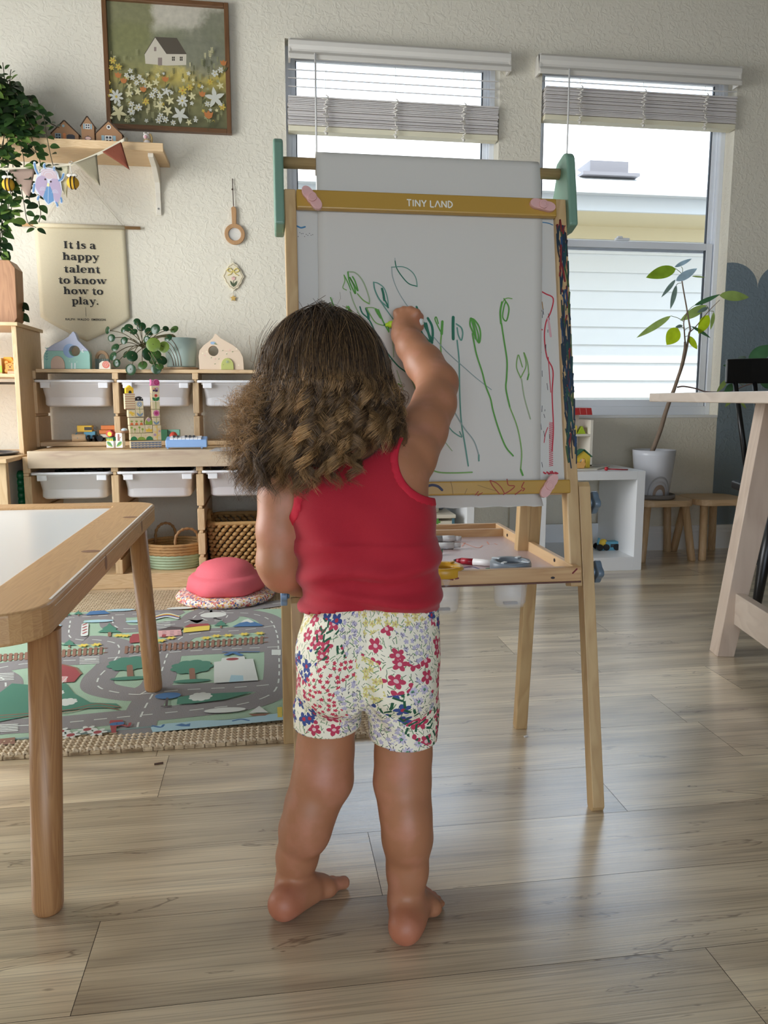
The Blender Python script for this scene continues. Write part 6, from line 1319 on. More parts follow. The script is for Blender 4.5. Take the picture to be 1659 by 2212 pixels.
# trailing vine on the wall shelf
VL = [leaf_mat('vine_leaf', (46, 72, 34)), leaf_mat('vine_leaf_pale', (104, 132, 62)), leaf_mat('vine_leaf_dark', (30, 50, 28))]
VS = mat('vine_stem', (62, 58, 36), .7)
hp = thing('trailing_plant', (PY(20, 290, 3.5).x, 3.54, SFT), 'trailing vine with dark glossy leaves spilling over the left end of the wall shelf', 'plant')
pc_ = PY(5, 250, 3.54)
MB().lathe([(0, 0), (.058, 0), (.075, .10), (.080, .105), (.080, .125), (.072, .125), (.068, .10), (0, .098)], (PY(5, 300, 3.54).x, 3.56, SFT), 32).build('pot', mat('terracotta', (150, 92, 60), .7), hp)
mbl = MB(); mbs = MB(); pot = Vector((PY(5, 300, 3.54).x, 3.56, SFT+.12))
def vine(pts, spacing, size, hang=.5):
    P = bez(pts, 8); mbs.tube(P, [.0016]*len(P), 5); acc = 0
    for a, b_ in zip(P[:-1], P[1:]):
        acc += (b_-a).length
        if acc > spacing:
            acc = 0; t = (b_-a).normalized(); 
            for sgn in (-1, 1):
                an = RP.uniform(-.7, .7); out = Vector((sgn*math.cos(an), -abs(math.sin(an))-.3, RP.uniform(-.7, .3)-hang*.5)).normalized(); s = size*RP.uniform(.7, 1.2); b0_ = b_+out*.006
                if b0_.z < SZ1+.004 and b0_.z > SZB-.004 and b0_.y > 3.43: continue
                tip = b0_+out*s
                if tip.y > WALL-.005: tip.y = WALL-.005
                leaf(mbl, b0_, tip, s*RP.uniform(.5, .66), (RP.uniform(-.3, .3), -1, RP.uniform(.2, 1)), RP.choice([0, 0, 0, 2, 2, 1]), curl=RP.uniform(.05, .25))
def pp(px, py, Y=3.42): return PY(px, py, Y)
for k in range(30):   # bushy crown
    a = RP.uniform(0, 2*PI); r = RP.uniform(.03, .16); e1 = Vector((pot.x+r*math.cos(a)*.9, 3.52+r*math.sin(a)*.45-.03, pot.z+RP.uniform(.03, .13))); e2 = e1+Vector((math.cos(a)*RP.uniform(.01, .09), -RP.uniform(.0, .06), -RP.uniform(.05, .22)))
    if e1.y > 3.66: e1.y = 3.66
    e2.y = min(e2.y, 3.43)
    vine([pot, (pot+e1)/2+Vector((0, 0, .03)), e1, e2], .026, .052)
vine([pot, pp(8, 240, 3.5), pp(10, 180, 3.5), pp(6, 135, 3.5)], .03, .030, hang=-1); vine([pot, pp(20, 220, 3.5), pp(22, 165, 3.5), pp(24, 150, 3.5)], .026, .036, hang=-1)
vine([pot, pp(40, 215, 3.48), pp(80, 235, 3.45), pp(104, 262, 3.43), pp(120, 272, 3.46), pp(128, 276, 3.47)], .032, .036); vine([pot, pp(50, 220, 3.46), pp(90, 245), pp(100, 290), pp(108, 330), pp(116, 362)], .030, .040)
for L in ([(20, 260), (40, 300), (52, 350), (46, 400), (52, 440), (60, 480), (78, 492)], [(10, 260), (5, 350), (4, 420), (3, 480), (8, 540), (14, 600), (30, 640), (60, 662)], [(15, 270), (2, 330), (8, 400), (12, 450), (2, 500), (4, 560), (14, 610)], [(30, 270), (60, 310), (84, 340), (86, 372), (82, 420), (88, 460), (84, 480)], [(18, 280), (28, 360), (26, 430), (24, 470), (34, 488)], [(0, 300), (-8, 380), (-4, 450), (0, 520), (6, 580)], [(12, 280), (20, 330), (14, 380), (3, 440), (6, 520), (10, 580), (24, 640), (44, 680)], [(-10, 300), (14, 350), (24, 400), (14, 470), (0, 540), (3, 600)]):
    vine([pot]+[pp(x, y, 3.43 if i else 3.46) for i, (x, y) in enumerate(L)], .036, .046)
mbs.build('stems', VS, hp); mbl.build('foliage', VL, hp)

# pilea with coin leaves beside the mint pot on the storage shelf
PG = [leaf_mat('coin_leaf', (34, 66, 38), .25, .12), leaf_mat('coin_leaf_light', (124, 148, 66), .3, .4), leaf_mat('coin_leaf_mid', (62, 92, 44), .3, .2)]
pt = PY(392, 792, 3.56); TT = .880
pl = thing('potted_pilea', (pt.x, 3.56, TT), 'coin-leaved plant leaning out of a mint pot with brown arches on the storage shelf', 'plant')
sc_ = 3.56/1700; R0 = .068; hpot = .135
def px8(x, y, Y=3.50): return PY(130+x/3.858, 700+y/3.858, Y)
MB().lathe([(0, .012), (R0*.86, .012), (R0*.90, .018), (R0*.97, hpot*.55), (R0*1.0, hpot), (R0*.94, hpot), (R0*.90, hpot-.03), (0, hpot-.03)], (pt.x, 3.56, TT), 40).build('pot', mat('mint_glaze', (172, 190, 182), .3), pl)
MB().lathe([(0, 0), (R0*1.05, 0), (R0*1.16, .010), (R0*1.10, .011), (0, .006)], (pt.x-.004, 3.56, TT), 36).build('saucer', mat('sand_saucer', (164, 136, 104), .5), pl)
mb = MB()
for k in range(4):
    r = .034+k*.012; P = []
    for i in range(15):
        a = PI*i/30; u = r*math.cos(a)*1.0; z = .012+.016*k*.0+ (r*2.2)*math.sin(a)*.8
        th = -PI*.5-.95+u/R0; rr = R0*(.90+.10*z/hpot)+.0006; P.append((pt.x+rr*math.cos(th), 3.56+rr*math.sin(th), TT+min(z, hpot-.008)+.004))
    mb.tube(P, .0016, 5)
mb.build('painted_arches', mat('arch_brown', (120, 98, 82), .5), pl)
hub = px8(690, 185, 3.50); mbs = MB(); mbl = MB()
mbs.tube(bez([(pt.x-.02, 3.55, TT+hpot-.035), (pt.x-.03, 3.53, TT+hpot+.01), (hub.x+.03, 3.51, hub.z+.03), hub], 6), .006, 8)
for x, y, r, m in ((388, 50, 30, 0), (425, 115, 30, 0), (455, 190, 34, 0), (435, 265, 36, 0), (468, 325, 32, 0), (530, 135, 30, 0), (540, 250, 30, 0), (520, 45, 24, 0), (570, 25, 34, 0), (600, 265, 44, 0), (585, 380, 44, 0), (685, 340, 38, 2), (740, 250, 52, 0), (775, 170, 56, 1), (860, 190, 46, 1), (850, 300, 40, 0), (800, 372, 42, 0), (675, 20, 36, 0), (790, 40, 40, 0), (880, 35, 24, 0), (948, 40, 34, 2), (800, 250, 40, 2), (740, 60, 34, 0), (640, -20, 28, 0), (720, 130, 30, 0), (830, 350, 30, 2), (610, 60, 30, 0), (900, 110, 30, 0), (770, 300, 34, 2)):
    Y = RP.uniform(3.43, 3.52); c = px8(x, y, Y)
    if c.z < TT+.02: c.y = min(c.y, 3.462-RP.uniform(.004, .02)); c = px8(x, y, c.y-0)
    d = c-hub; mbs.tube(bez([hub+Vector((RP.uniform(-.008, .008), 0, RP.uniform(-.01, .012))), (hub+c)/2+Vector((0, -.005, .016)), c], 5), .0016, 5)
    R_ = r/3.858*c.y/1700*1.02; n = Vector((RP.uniform(-.5, .5)+(.6 if x < 560 and m == 0 else 0)*(-1), -1, RP.uniform(-.1, .7))).normalized(); a = n.orthogonal().normalized(); b_ = n.cross(a); vs = [c-n*.002]
    for i in range(20): q = 2*PI*i/20; vs.append(c+(a*math.cos(q)+b_*math.sin(q))*R_*.5+n*.001)
    for i in range(20): q = 2*PI*i/20; vs.append(c+(a*math.cos(q)+b_*math.sin(q))*R_-n*.0035)
    mbl.add(vs, [(0, 1+i, 1+(i+1) % 20) for i in range(20)]+[(1+i, 21+i, 21+(i+1) % 20, 1+(i+1) % 20) for i in range(20)], m, True)
mbs.build('stems', mat('pilea_stem', (92, 84, 52), .5), pl); mbl.build('foliage', PG, pl)

# rubber tree in the white rainbow pot on the stool
rp = thing('rubber_tree', (1.815, 3.50, .2881), 'tall leaning rubber tree in a grey-white pot with painted rainbow, on the wooden stool', 'plant')
YPL = 3.49; ctr = Vector(((PY(1371, 985, YPL).x+PY(1458, 985, YPL).x)/2, 3.50, .2881)); Rp = (PY(1458, 985, YPL).x-PY(1371, 985, YPL).x)/2*.98; zt_p = PY(1414, 974, 3.42).z; hP = zt_p-.2881
MB().lathe([(0, .0), (.085, .0), (.092, .004), (.093, .022), (.086, .022), (.084, .010), (0, .010)], ctr-Vector((-.012, 0, 0)), 36).build('saucer', mat('taupe_saucer', (128, 122, 118), .5), rp)
MB().lathe([(0, .0105), (Rp*.70, .0105), (Rp*.76, .016), (Rp*.98, hP*.9), (Rp, hP), (Rp*.94, hP), (Rp*.90, hP-.02), (Rp*.88, hP-.025), (0, hP-.028)], ctr, 44).build('pot', mat('greywhite_glaze', (204, 206, 212), .3), rp)
MB(Matrix.Translation(ctr)).prism(circ(0, 0, Rp*.9, 30), hP-.026, hP-.018).build('soil', mat('soil', (58, 46, 38), .95, bump=.8, bscale=200), rp)
def band(r0, r1, col, nm):
    mb = MB(); vs = []; n = 22
    for i in range(n+1):
        a = PI*i/n
        for r in (r0, r1):
            u = .006+r*math.cos(a); z = .02+r*1.02*math.sin(a)*1.5; th = -PI/2-.12+u/Rp/.86; rr = Rp*(.76+.22*z/hP)*1.004+.0008; vs.append((ctr.x+rr*math.cos(th), ctr.y+rr*math.sin(th), ctr.z+z))
    mb.add(vs, [(2*i, 2*i+1, 2*i+3, 2*i+2) for i in range(n)], 0, True); mb.build('painted_band', mat(nm, col, .4), rp)
band(.020, .034, (150, 128, 112), 'rb_brown'); band(.040, .046, (186, 184, 188), 'rb_pale'); band(.054, .060, (160, 160, 166), 'rb_grey')
BK = mat('bark', (126, 108, 92), .8, bump=.6, bscale=120, var=.2); BKD = mat('bark_dark', (78, 58, 52), .8)
def p4(x, y, Y=3.45): return PY(1360+x/5.548, 540+y/5.548, Y)
trunk = [Vector((PY(1414, 980, 3.45).x, 3.49, ctr.z+hP-.03)), PY(1426, 930, 3.45), p4(430, 1950), p4(490, 1780), p4(530, 1680), p4(570, 1560), p4(620, 1400), p4(660, 1200), p4(665, 1100)]
mb = MB(); mb.tube(bez(trunk, 5), [.011-.0055*i/40 for i in range(len(bez(trunk, 5)))], 10); mb.tube(bez([p4(575, 1560), p4(640, 1370), p4(690, 1150), p4(715, 1000), p4(728, 960), p4(710, 850), p4(690, 730), p4(630, 385), p4(630, 290)], 5), [.0060-.0036*i/40 for i in range(41)], 8)
mb.tube(bez([p4(665, 1100), p4(655, 960), p4(650, 860), p4(690, 740)], 5), [.0035, .0034, .0033, .0032, .0031, .003, .003, .0028, .0027, .0026, .0025, .0024, .0023, .0022, .0021, .002], 6)
mb.tube(bez([p4(728, 980), p4(800, 910), p4(950, 730), p4(1080, 600)], 5), [.0028-.0001*i for i in range(16)], 6)
mb.build('trunk', BK, rp)
mb = MB(); mb.tube(bez([p4(570, 1645, 3.45), p4(650, 1635, 3.43), p4(790, 1660, 3.40), p4(930, 1700, 3.36), p4(1200, 1690, 3.25), p4(1400, 1620, 3.15), p4(1500, 1595, 3.1)], 5), [.0036-.00004*i for i in range(31)], 6); mb.build('low_branch', BKD, rp)
LM = [leaf_mat('rub_green', (128, 156, 44), .3, .6), leaf_mat('rub_lime', (176, 196, 36), .3, .65), leaf_mat('rub_blue', (150, 176, 190), .28, .1), leaf_mat('rub_olive', (146, 166, 90), .35, .5), leaf_mat('rub_dark', (70, 112, 74), .3, .2), leaf_mat('rub_grey', (120, 142, 132), .3, .15)]
mbl = MB(); mbs = MB()
for bx_, by, tx, ty, wpx, m, curl, dy in ((555, 225, 215, 315, 150, 0, .10, .0), (540, 205, 745, 105, 50, 2, .0, .02), (555, 370, 800, 230, 95, 2, -.1, -.03), (745, 315, 910, 325, 22, 3, .05, .03), (550, 355, 390, 560, 50, 5, .08, 0), (560, 420, 495, 705, 62, 5, .05, -.02), (495, 790, 100, 1040, 80, 3, .08, 0), (1075, 545, 1440, 560, 125, 3, .05, -.03), (775, 665, 1080, 535, 55, 4, -.05, .0), (920, 665, 615, 840, 110, 3, .05, .02), (940, 690, 810, 750, 50, 5, .02, -.02), (945, 780, 830, 1000, 130, 1, .05, 0), (1010, 745, 980, 950, 50, 3, .1, .02), (580, 935, 450, 1135, 175, 1, .05, -.02), (635, 905, 550, 925, 40, 5, .05, .01), (740, 915, 990, 1045, 45, 4, .12, 0), (705, 1030, 800, 1195, 85, 1, -.1, 0)):
    a = p4(bx_, by, 3.45+dy); b_ = p4(tx, ty, 3.45+dy-.01); leaf(mbl, a, b_, wpx/5.548*3.45/1700*1.05, (0, -1, .25), m, curl=curl, fold=.12, n=10)
for st in (((630, 290), (600, 260), (555, 225)), ((630, 290), (635, 230), (620, 200)), ((690, 740), (740, 690), (775, 665)), ((650, 860), (580, 815), (495, 790)), ((620, 395), (585, 400), (560, 420)), ((950, 730), (1000, 735), (1010, 745)), ((655, 970), (690, 935), (740, 915)), ((950, 730), (945, 700), (920, 665)), ((670, 1040), (690, 1030), (705, 1030)), ((655, 960), (640, 930), (615, 925))): mbs.tube(bez([p4(*q) for q in st], 4), .0014, 5)
for bx_, by, tx, ty, wpx, m, Y in ((1170, 1550, 1050, 1700, 60, 3, 3.28), (1300, 1535, 1160, 1620, 85, 2, 3.24), (1255, 1610, 1140, 1700, 90, 4, 3.22), (1400, 1285, 1300, 1290, 40, 5, 3.2), (1300, 1400, 1130, 1380, 70, 4, 3.22), (1270, 1720, 1150, 1880, 60, 3, 3.22), (1420, 1340, 1720, 1140, 190, 4, 3.12), (1560, 1560, 1720, 1660, 120, 4, 3.1), (1330, 1820, 1400, 1900, 40, 3, 3.1)):
    leaf(mbl, p4(bx_, by, Y), p4(tx, ty, Y-.02), wpx/5.548*Y/1700, (0, -1, .3), m, curl=.06, fold=.15, n=9)
for st in (((1270, 1640), (1255, 1600), (1200, 1560)), ((1350, 1620), (1300, 1580), (1290, 1540)), ((1300, 1660), (1280, 1640), (1255, 1620)), ((1400, 1620), (1420, 1500), (1420, 1340)), ((1280, 1660), (1275, 1700), (1270, 1730)), ((1500, 1600), (1540, 1580), (1560, 1560)), ((1360, 1630), (1350, 1500), (1320, 1400))): mbs.tube(bez([p4(*q, 3.2) for q in st], 4), .0014, 5)
mbs.build('petioles', mat('petiole', (120, 128, 88), .6), rp); mbl.build('foliage', LM, rp)
# ------------------------------------------------------------ toys on the storage shelf
def FM(Y): return frame((0, Y, 0), (1, 0, 0), (0, 0, 1), (0, -1, 0))
def fairy(px, out, hole, door, depth, Y, label, mats, deco):
    base = PY(px, 800, Y); o = thing('toy_arch_house', (base.x, Y+depth/2, TT), label, 'toy house')
    def q(x, y): p = PY(x, y, Y); return (p.x, max(p.z, TT+.0005))
    P = [q(*p) for p in out]; hc = q(*hole[:2]); hr = hole[2]*Y/1700
    # outline with a round hole: split the body at the height of the hole
    body = MB(FM(Y+depth))
    n = len(P)
    hz = hc[1]; 
    def cut(poly, zc, keep):
        r = []
        for i in range(len(poly)):
            a, b_ = poly[i], poly[(i+1) % len(poly)]; ina = (a[1] >= zc) if keep > 0 else (a[1] <= zc); inb = (b_[1] >= zc) if keep > 0 else (b_[1] <= zc)
            if ina: r.append(a)
            if ina != inb: t = (zc-a[1])/(b_[1]-a[1]); r.append((a[0]+(b_[0]-a[0])*t, zc))
        return r
    for keep in (1, -1):
        C = cut(P, hz, keep); xs = sorted([p for p in C if abs(p[1]-hz) < 1e-6]); xl, xr = xs[0][0], xs[-1][0]
        arcs = [(hc[0]+hr*math.cos(a), hz+keep*hr*math.sin(a)) for a in [PI*i/14 for i in range(15)]]    # right to left over the hole
        rest = [p for p in C if abs(p[1]-hz) > 1e-6]
        # order: start at right cut point, go around outline to the left cut point, then back through the hole arc
        ang = lambda p: math.atan2((p[1]-hz)*keep, p[0]-hc[0])
        rest.sort(key=ang); poly = [(xr, hz)]+rest+[(xl, hz)]+arcs[::-1]
        body.prism(poly, 0, depth, 0 if keep > 0 else 1)
    bo_ = body.build('body', mats, o, bevel=.0015)
    dm = MB(FM(Y+.002)); dx0, dx1, dyt = door; a, b_ = q(dx0, 800), q(dx1, 800); zt = q(0, dyt)[1]; w_ = b_[0]-a[0]; dp = [(a[0], TT+.0006), (b_[0], TT+.0006)]+[((a[0]+b_[0])/2+w_/2*math.cos(t), zt-w_*.62+w_*.62*math.sin(t)) for t in [PI*i/12 for i in range(13)]]
    dm.prism(dp, 0, .008, 0); do = dm.build('door', deco[0], o, bevel=.001)
    mb = MB(FM(Y-.0003)); deco[1](mb, q, hc, hr); mb.build('painted_motif', deco[2], o)
    return o
lilac = mat('fh_lilac', (178, 184, 206), .55); aqua = mat('fh_aqua', (150, 196, 184), .55)
def deco1(mb, q, hc, hr):
    c = (hc[0]-hr*1.15, hc[1]); mb.flat(circ(hc[0]-hr*.9, hc[1]+.001, hr*1.45, 28)[4:25]+[(hc[0]-hr*.2, hc[1])], 0, 0) if False else None
    P = [(hc[0]-hr*.75+hr*1.35*math.cos(a), hc[1]+hr*1.35*math.sin(a)) for a in [PI*.5+PI*i/14 for i in range(15)]]+[(hc[0]+hr*1.08*math.cos(a), hc[1]+hr*1.08*math.sin(a)) for a in [PI*1.5-PI*i/14 for i in range(15)]]; mb.flat(P, .0003, 0)
    for x, y, a, l in ((176, 758, .7, .012), (176, 758, -.7, .012)): p = q(x, y); mb.flat(leaf2(p[0], p[1], l, l*.5, a), .0004, 1)
    for k in range(5):
        p = q(101, 778-k*6)
        for s in (-1, 1): mb.flat(leaf2(p[0], p[1], .010, .003, PI/2+s*.7), .0004, 2)
    mb.rib([q(101, 798), q(101, 750)], .0012, .0004, 2)
    for x in (155, 162): mb.rib([q(x, 798), q(x, 785)], .005, .0004, 1)
    for x, y in ((150, 780), (166, 782)): p = q(x, y); mb.flat(circ(*p, .002), .0004, 3)
fairy(146, [(95, 800), (94, 770), (96, 762), (104, 751), (118, 742), (134, 735), (148, 727), (156, 717), (159, 716), (163, 722), (168, 735), (180, 747), (190, 757), (194, 766), (195, 800)], (161, 758, 10.5), (111, 141, 768), .042, 3.49, 'arched wooden toy house in lilac and aqua with a crescent moon, on the storage shelf', [lilac, aqua], (mat('fh_rose', (206, 178, 160), .55), deco1, [mat('fh_blue', (134, 160, 200), .5), mat('fh_white', (216, 224, 222), .5), mat('fh_teal', (110, 162, 160), .5), mat('fh_mint', (190, 220, 200), .5)]))
def deco2(mb, q, hc, hr):
    R9 = random.Random(4)
    for k in range(20):
        x, y = R9.uniform(437, 521), R9.uniform(750, 795)
        if 474 < x < 510 and y > 766: continue
        if math.hypot(x-461, y-758) < 15: continue
        p = q(x, y)
        if R9.random() < .5: mb.flat(leaf2(p[0], p[1], .008, .003, R9.uniform(0, 6)), .0003+k*.00002, 1)
        else: mb.flat(flower(p[0], p[1], .004, 5), .0003+k*.00002, R9.choice([0, 2]))
    p = q(460, 741); mb.flat(circ(*p, .011, ry=.006), .0008, 3); mb.flat(leaf2(p[0]+.004, p[1], .016, .005, -.5), .0009, 1)
    p = q(491, 782); mb.ring(circ(*p, .0048, 16), circ(*p, .0036, 16), .008, .009, 3); mb.flat(circ(*q(483, 788), .0014, 8), .0085, 4)
fairy(478, [(431, 800), (429, 770), (431, 757), (440, 746), (452, 737), (460, 729), (464, 721), (467, 721), (476, 730), (490, 738), (506, 747), (518, 758), (525, 772), (527, 800)], (461, 758, 10.5), (478, 505, 770), .042, 3.49, 'arched peach toy house with a green door, on the storage shelf', [mat('fh_peach', (220, 198, 174), .55), MATS.get('fh_peach') or mat('fh_peach', (220, 198, 174), .55)], (mat('fh_green', (180, 184, 106), .5), deco2, [mat('fh_flower', (226, 186, 172), .5), mat('fh_leaf', (128, 146, 106), .5), mat('fh_cream', (236, 222, 196), .5), mat('fh_sky', (150, 176, 204), .5), mat('fh_knob', (90, 70, 50), .5)]))
a = PY(515, 740, 3.6); MB().lathe([(.012, 0), (.017, 0), (.014, .03), (.004, .062), (0, .066)], (a.x, 3.62, TT), 18).box(a.x-.003, a.x+.003, 3.617, 3.623, TT, TT+.01).build('toy_tree', mat('toy_tree_green', (70, 142, 84), .5), label='little green toy tree behind the peach toy house', cat='toy tree')
# ribbed toy basket and snail block
a, b_ = PY(206, 800, 3.53), PY(236, 800, 3.53); w_ = b_.x-a.x; o = thing('toy_gate', ((a.x+b_.x)/2, 3.55, TT), 'grey ribbed toy fence with brown arched handle beside the lilac toy house', 'toy')
mb = MB(FM(3.55)); hg = PY(220, 775, 3.53).z-TT
for k in range(8): mb.prism([(a.x+w_*k/8+.0004, TT+.0003), (a.x+w_*(k+1)/8-.0004, TT+.0003), (a.x+w_*(k+1)/8-.0004, TT+hg), (a.x+w_*k/8+.0004, TT+hg)], .002, .020)
mb.box(a.x, b_.x, TT+.002, TT+hg-.002, 0, .018); mb.build('ribs', mat('slate_green', (98, 110, 100), .6), o)
cx_ = (a.x+b_.x)/2; zt = PY(220, 757, 3.53).z-TT; mb = MB(FM(3.55)); mb.ring([(cx_+w_*.48*math.cos(t), TT+hg+(zt-hg)*math.sin(t)) for t in [PI*i/16 for i in range(17)]]+[(cx_, TT+hg)], [(cx_+w_*.30*math.cos(t), TT+hg+(zt-hg)*.62*math.sin(t)) for t in [PI*i/16 for i in range(17)]]+[(cx_, TT+hg+.0005)], 0, .018); mb.build('handle', mat('arch_wood', (150, 118, 84), .6), o)
a, b_ = PY(214, 800, 3.485), PY(239, 800, 3.485); w_ = b_.x-a.x; o = thing('snail_block', ((a.x+b_.x)/2, 3.49, TT), 'cream toy block with a coral snail spiral in front of the grey toy fence', 'toy block')
mb = MB(FM(3.505)); hs_ = PY(226, 780, 3.485).z-TT; mb.prism([(a.x, TT+.0003), (b_.x, TT+.0003), (b_.x, TT+hs_*.7), (b_.x-w_*.2, TT+hs_), (a.x+w_*.3, TT+hs_), (a.x+.002, TT+hs_*.72)], 0, .020); mb.build('block', mat('toy_cream', (228, 220, 204), .5), o, bevel=.001)
mb = MB(FM(3.4848)); c = (a.x+w_*.62, TT+hs_*.56); mb.flat(circ(*c, w_*.32, 24), 0, 0); mb.rib([(c[0]+w_*.27*(1-i/30)*math.cos(i*.45), c[1]+w_*.27*(1-i/30)*math.sin(i*.45)) for i in range(30)], .0012, .0003, 1, caps=False); mb.build('spiral', [mat('coral_print', (218, 112, 92), .5), MATS['toy_cream']], o)

# ------------------------------------------------------------ wooden garden blocks: a tower of single blocks
yb0 = PZ(300, 968.5, BT+.002)
BYL = PY(282, 968, yb0.y); ang = math.radians(20)
bu = Vector((math.cos(ang), math.sin(ang), 0)); bn_ = Vector((math.sin(ang), -math.cos(ang), 0)); BO = Vector((BYL.x, yb0.y, BT+.002))
BF = frame(BO, bu, (0, 0, 1), bn_)
def Bq(x, y): p = PN(220+x/11.06, 780+y/11.06, BO, bn_)-BO; return (p.dot(bu), p.z)
BW_ = mat('block_wood', (214, 196, 160), .55, var=.05, bscale=50)
C_ = {k: mat('blk_'+k, c, .5) for k, c in {'blue': (110, 122, 144), 'green': (44, 118, 72), 'lime': (134, 158, 62), 'orange': (212, 108, 58), 'yellow': (222, 182, 66), 'red': (182, 48, 42), 'stripe': (166, 88, 66), 'pink': (198, 106, 150), 'magenta': (168, 46, 100), 'black': (30, 26, 28), 'purple': (70, 40, 84), 'mauve': (176, 142, 158), 'sand': (226, 190, 120), 'slate': (120, 138, 160), 'gold': (236, 196, 40), 'white': (232, 228, 220), 'brown': (140, 96, 86), 'peach': (222, 160, 130)}.items()}
ck = list(C_); cm = [C_[k] for k in ck]; ci = {k: i for i, k in enumerate(ck)}
zrow = {}
def block(x0, x1, y0, y1, label, draw, dep=.028, shape=None, body=BW_, frm=None, name='toy_block'):
    fr_ = frm or (BF, Bq); a, b_ = fr_[1](x0, y1), fr_[1](x1, y0); u0, u1, z0, z1 = a[0], b_[0], a[1], b_[1]
    z0 = max(z0, 0)+.0002; z1 -= .0002; u0 += .0002; u1 -= .0002
    O = fr_[0] @ Vector(((u0+u1)/2, z0, -dep/2)); o = thing(name, O, label, 'toy block', 'garden toy blocks stacked on the storage frame')
    W_, H_ = u1-u0, z1-z0; P = shape(u0, u1, z0, z1) if shape else [(u0, z0), (u1, z0), (u1, z1), (u0, z1)]
    mb = MB(fr_[0]); mb.prism(P, -dep, 0); mb.build('block', body, o, bevel=.0008)
    mb = MB(fr_[0]); X = lambda t: u0+W_*t; Z = lambda t: z0+H_*t; lzv = [0]
    class D:
        def f(s, pts, k): lzv[0] += .00004; mb.flat([(X(a), Z(c)) for a, c in pts], .0003+lzv[0], ci[k])
        def c(s, x, y, r, k, ry=None): lzv[0] += .00004; mb.flat(circ(X(x), Z(y), r*W_, 16, ry=(ry or r)*(H_ if ry else W_)), .0003+lzv[0], ci[k])
        def r(s, pts, wd, k): lzv[0] += .00004; mb.rib([(X(a), Z(c)) for a, c in pts], wd*W_, .0003+lzv[0], ci[k])
        def fl(s, x, y, r, n, k, sharp=.5): lzv[0] += .00004; mb.flat(flower(X(x), Z(y), r*W_, n, sharp=sharp), .0003+lzv[0], ci[k])
        def lf(s, x, y, l, wd, a, k): lzv[0] += .00004; mb.flat(leaf2(X(x), Z(y), l*W_, wd*W_, a), .0003+lzv[0], ci[k])
    if draw: draw(D()); mb.build('printed_motif', cm, o)
    return o
def waves(d):
    for j in range(3):
        y = .06+j*.32; d.f([(0, y), (1, y), (1, y+.13), (0, y+.13)], 'blue')
        for i in range(9): d.c(.055+i*.111, y, .035, 'blue', ry=.09)
block(690, 1425, 1895, 2080, 'long garden block with blue waves, bottom of the tower', waves)
block(680, 943, 1722, 1893, 'garden block with a dark green half bush, left one on the wave block', lambda d: (d.f([(.02+.31+.31*math.cos(t), .55*math.sin(t)) for t in [PI*i/12 for i in range(13)]], 'green'), d.f([(1+.36*math.cos(t), .48*math.sin(t)) for t in [PI/2+PI/2*i/8 for i in range(9)]]+[(1, 0)], 'lime'), d.r([(.985, 1), (.985, .4)], .02, 'lime')))
block(949, 1226, 1716, 1890, 'garden block with light and dark green bushes, right one on the wave block', lambda d: (d.f([(.36*math.cos(t), .48*math.sin(t)) for t in [PI/2*i/8 for i in range(9)]]+[(0, 0)], 'lime'), d.f([(.68+.31+.0-.31+.31*math.cos(t)*.98, .55*math.sin(t)) for t in [PI*i/12 for i in range(13)]], 'green'), d.lf(.3, .6, .16, .04, .6, 'peach')))
sprout = lambda d: [(d.r([(x, 0), (x, h)], .05, 'lime'), d.c(x, h, .14, 'lime')) for x, h in ((.28, .72), (.68, .48))]
block(665, 845, 1538, 1722, 'garden block with green sprouts, left of two', sprout); block(851, 1028, 1530, 1718, 'garden block with green sprouts, right of two', sprout)
block(1040, 1210, 1524, 1706, 'garden block with a yellow tulip cup and dots', lambda d: (d.f([(.1, .08), (.9, .08), (.95, .5), (.72, .38), (.5, .6), (.28, .38), (.05, .5)], 'yellow'), [d.c(x, y, .03, 'black') for x, y in ((.4, .8), (.6, .85), (.5, .7), (.35, .66), (.65, .7))]))
block(1232, 1412, 1530, 1888, 'tall garden block with orange giraffe-like stems at the right of the tower', lambda d: (d.r([(.5, 0), (.5, 1)], .08, 'yellow'), [d.lf(.5, y, .5, .2, a, 'sand') for y, a in ((.1, 2.4), (.25, .6), (.45, 2.5), (.65, .6), (.8, 2.3))], d.c(.2, .35, .16, 'mauve'), d.c(.8, .6, .13, 'mauve')))
block(652, 1002, 1352, 1534, 'wide garden block with three carrots', lambda d: [(d.f([(x-.10, 0), (x+.10, 0), (x+.09, .22), (x, .38), (x-.09, .22)], 'orange'), [d.lf(x, .4, .15, .05, a, 'lime') for a in (.8, 1.57, 2.3)]) for x in (.18, .5, .82)])
bud = lambda u0, u1, z0, z1: [(u0, z0), (u1, z0), (u1, z0+(z1-z0)*.35), (u1-(u1-u0)*.12, z0+(z1-z0)*.65), ((u0+u1)/2, z1), (u0+(u1-u0)*.12, z0+(z1-z0)*.65), (u0, z0+(z1-z0)*.35)]
block(1032, 1207, 1332, 1520, 'pointed tulip bud block in mauve and lime', lambda d: (d.f([(.04, .02), (.96, .02), (.96, .36), (.84, .64), (.5, .3), (.16, .64), (.04, .36)], 'lime'), d.f([(.5, .3), (.82, .66), (.5, .96), (.18, .66)], 'mauve')), shape=bud)
lv = lambda c: (lambda d: (d.r([(.5, 0), (.5, 1)], .05, 'lime'), d.lf(.5, .05, .62, .24, .85, c), d.lf(.5, .05, .62, .24, PI-.85, c)))
block(1214, 1390, 1345, 1526, 'garden block with blue leaves on a stem, in the right column', lv('slate'))
block(632, 803, 1165, 1342, 'garden block with yellow chicks', lambda d: (d.c(.35, .62, .2, 'yellow'), d.c(.62, .42, .26, 'yellow'), d.lf(.6, .4, .34, .2, -.5, 'sand')))
block(815, 1002, 1148, 1332, 'garden block with blue leaves below the blue flower block', lv('slate'))
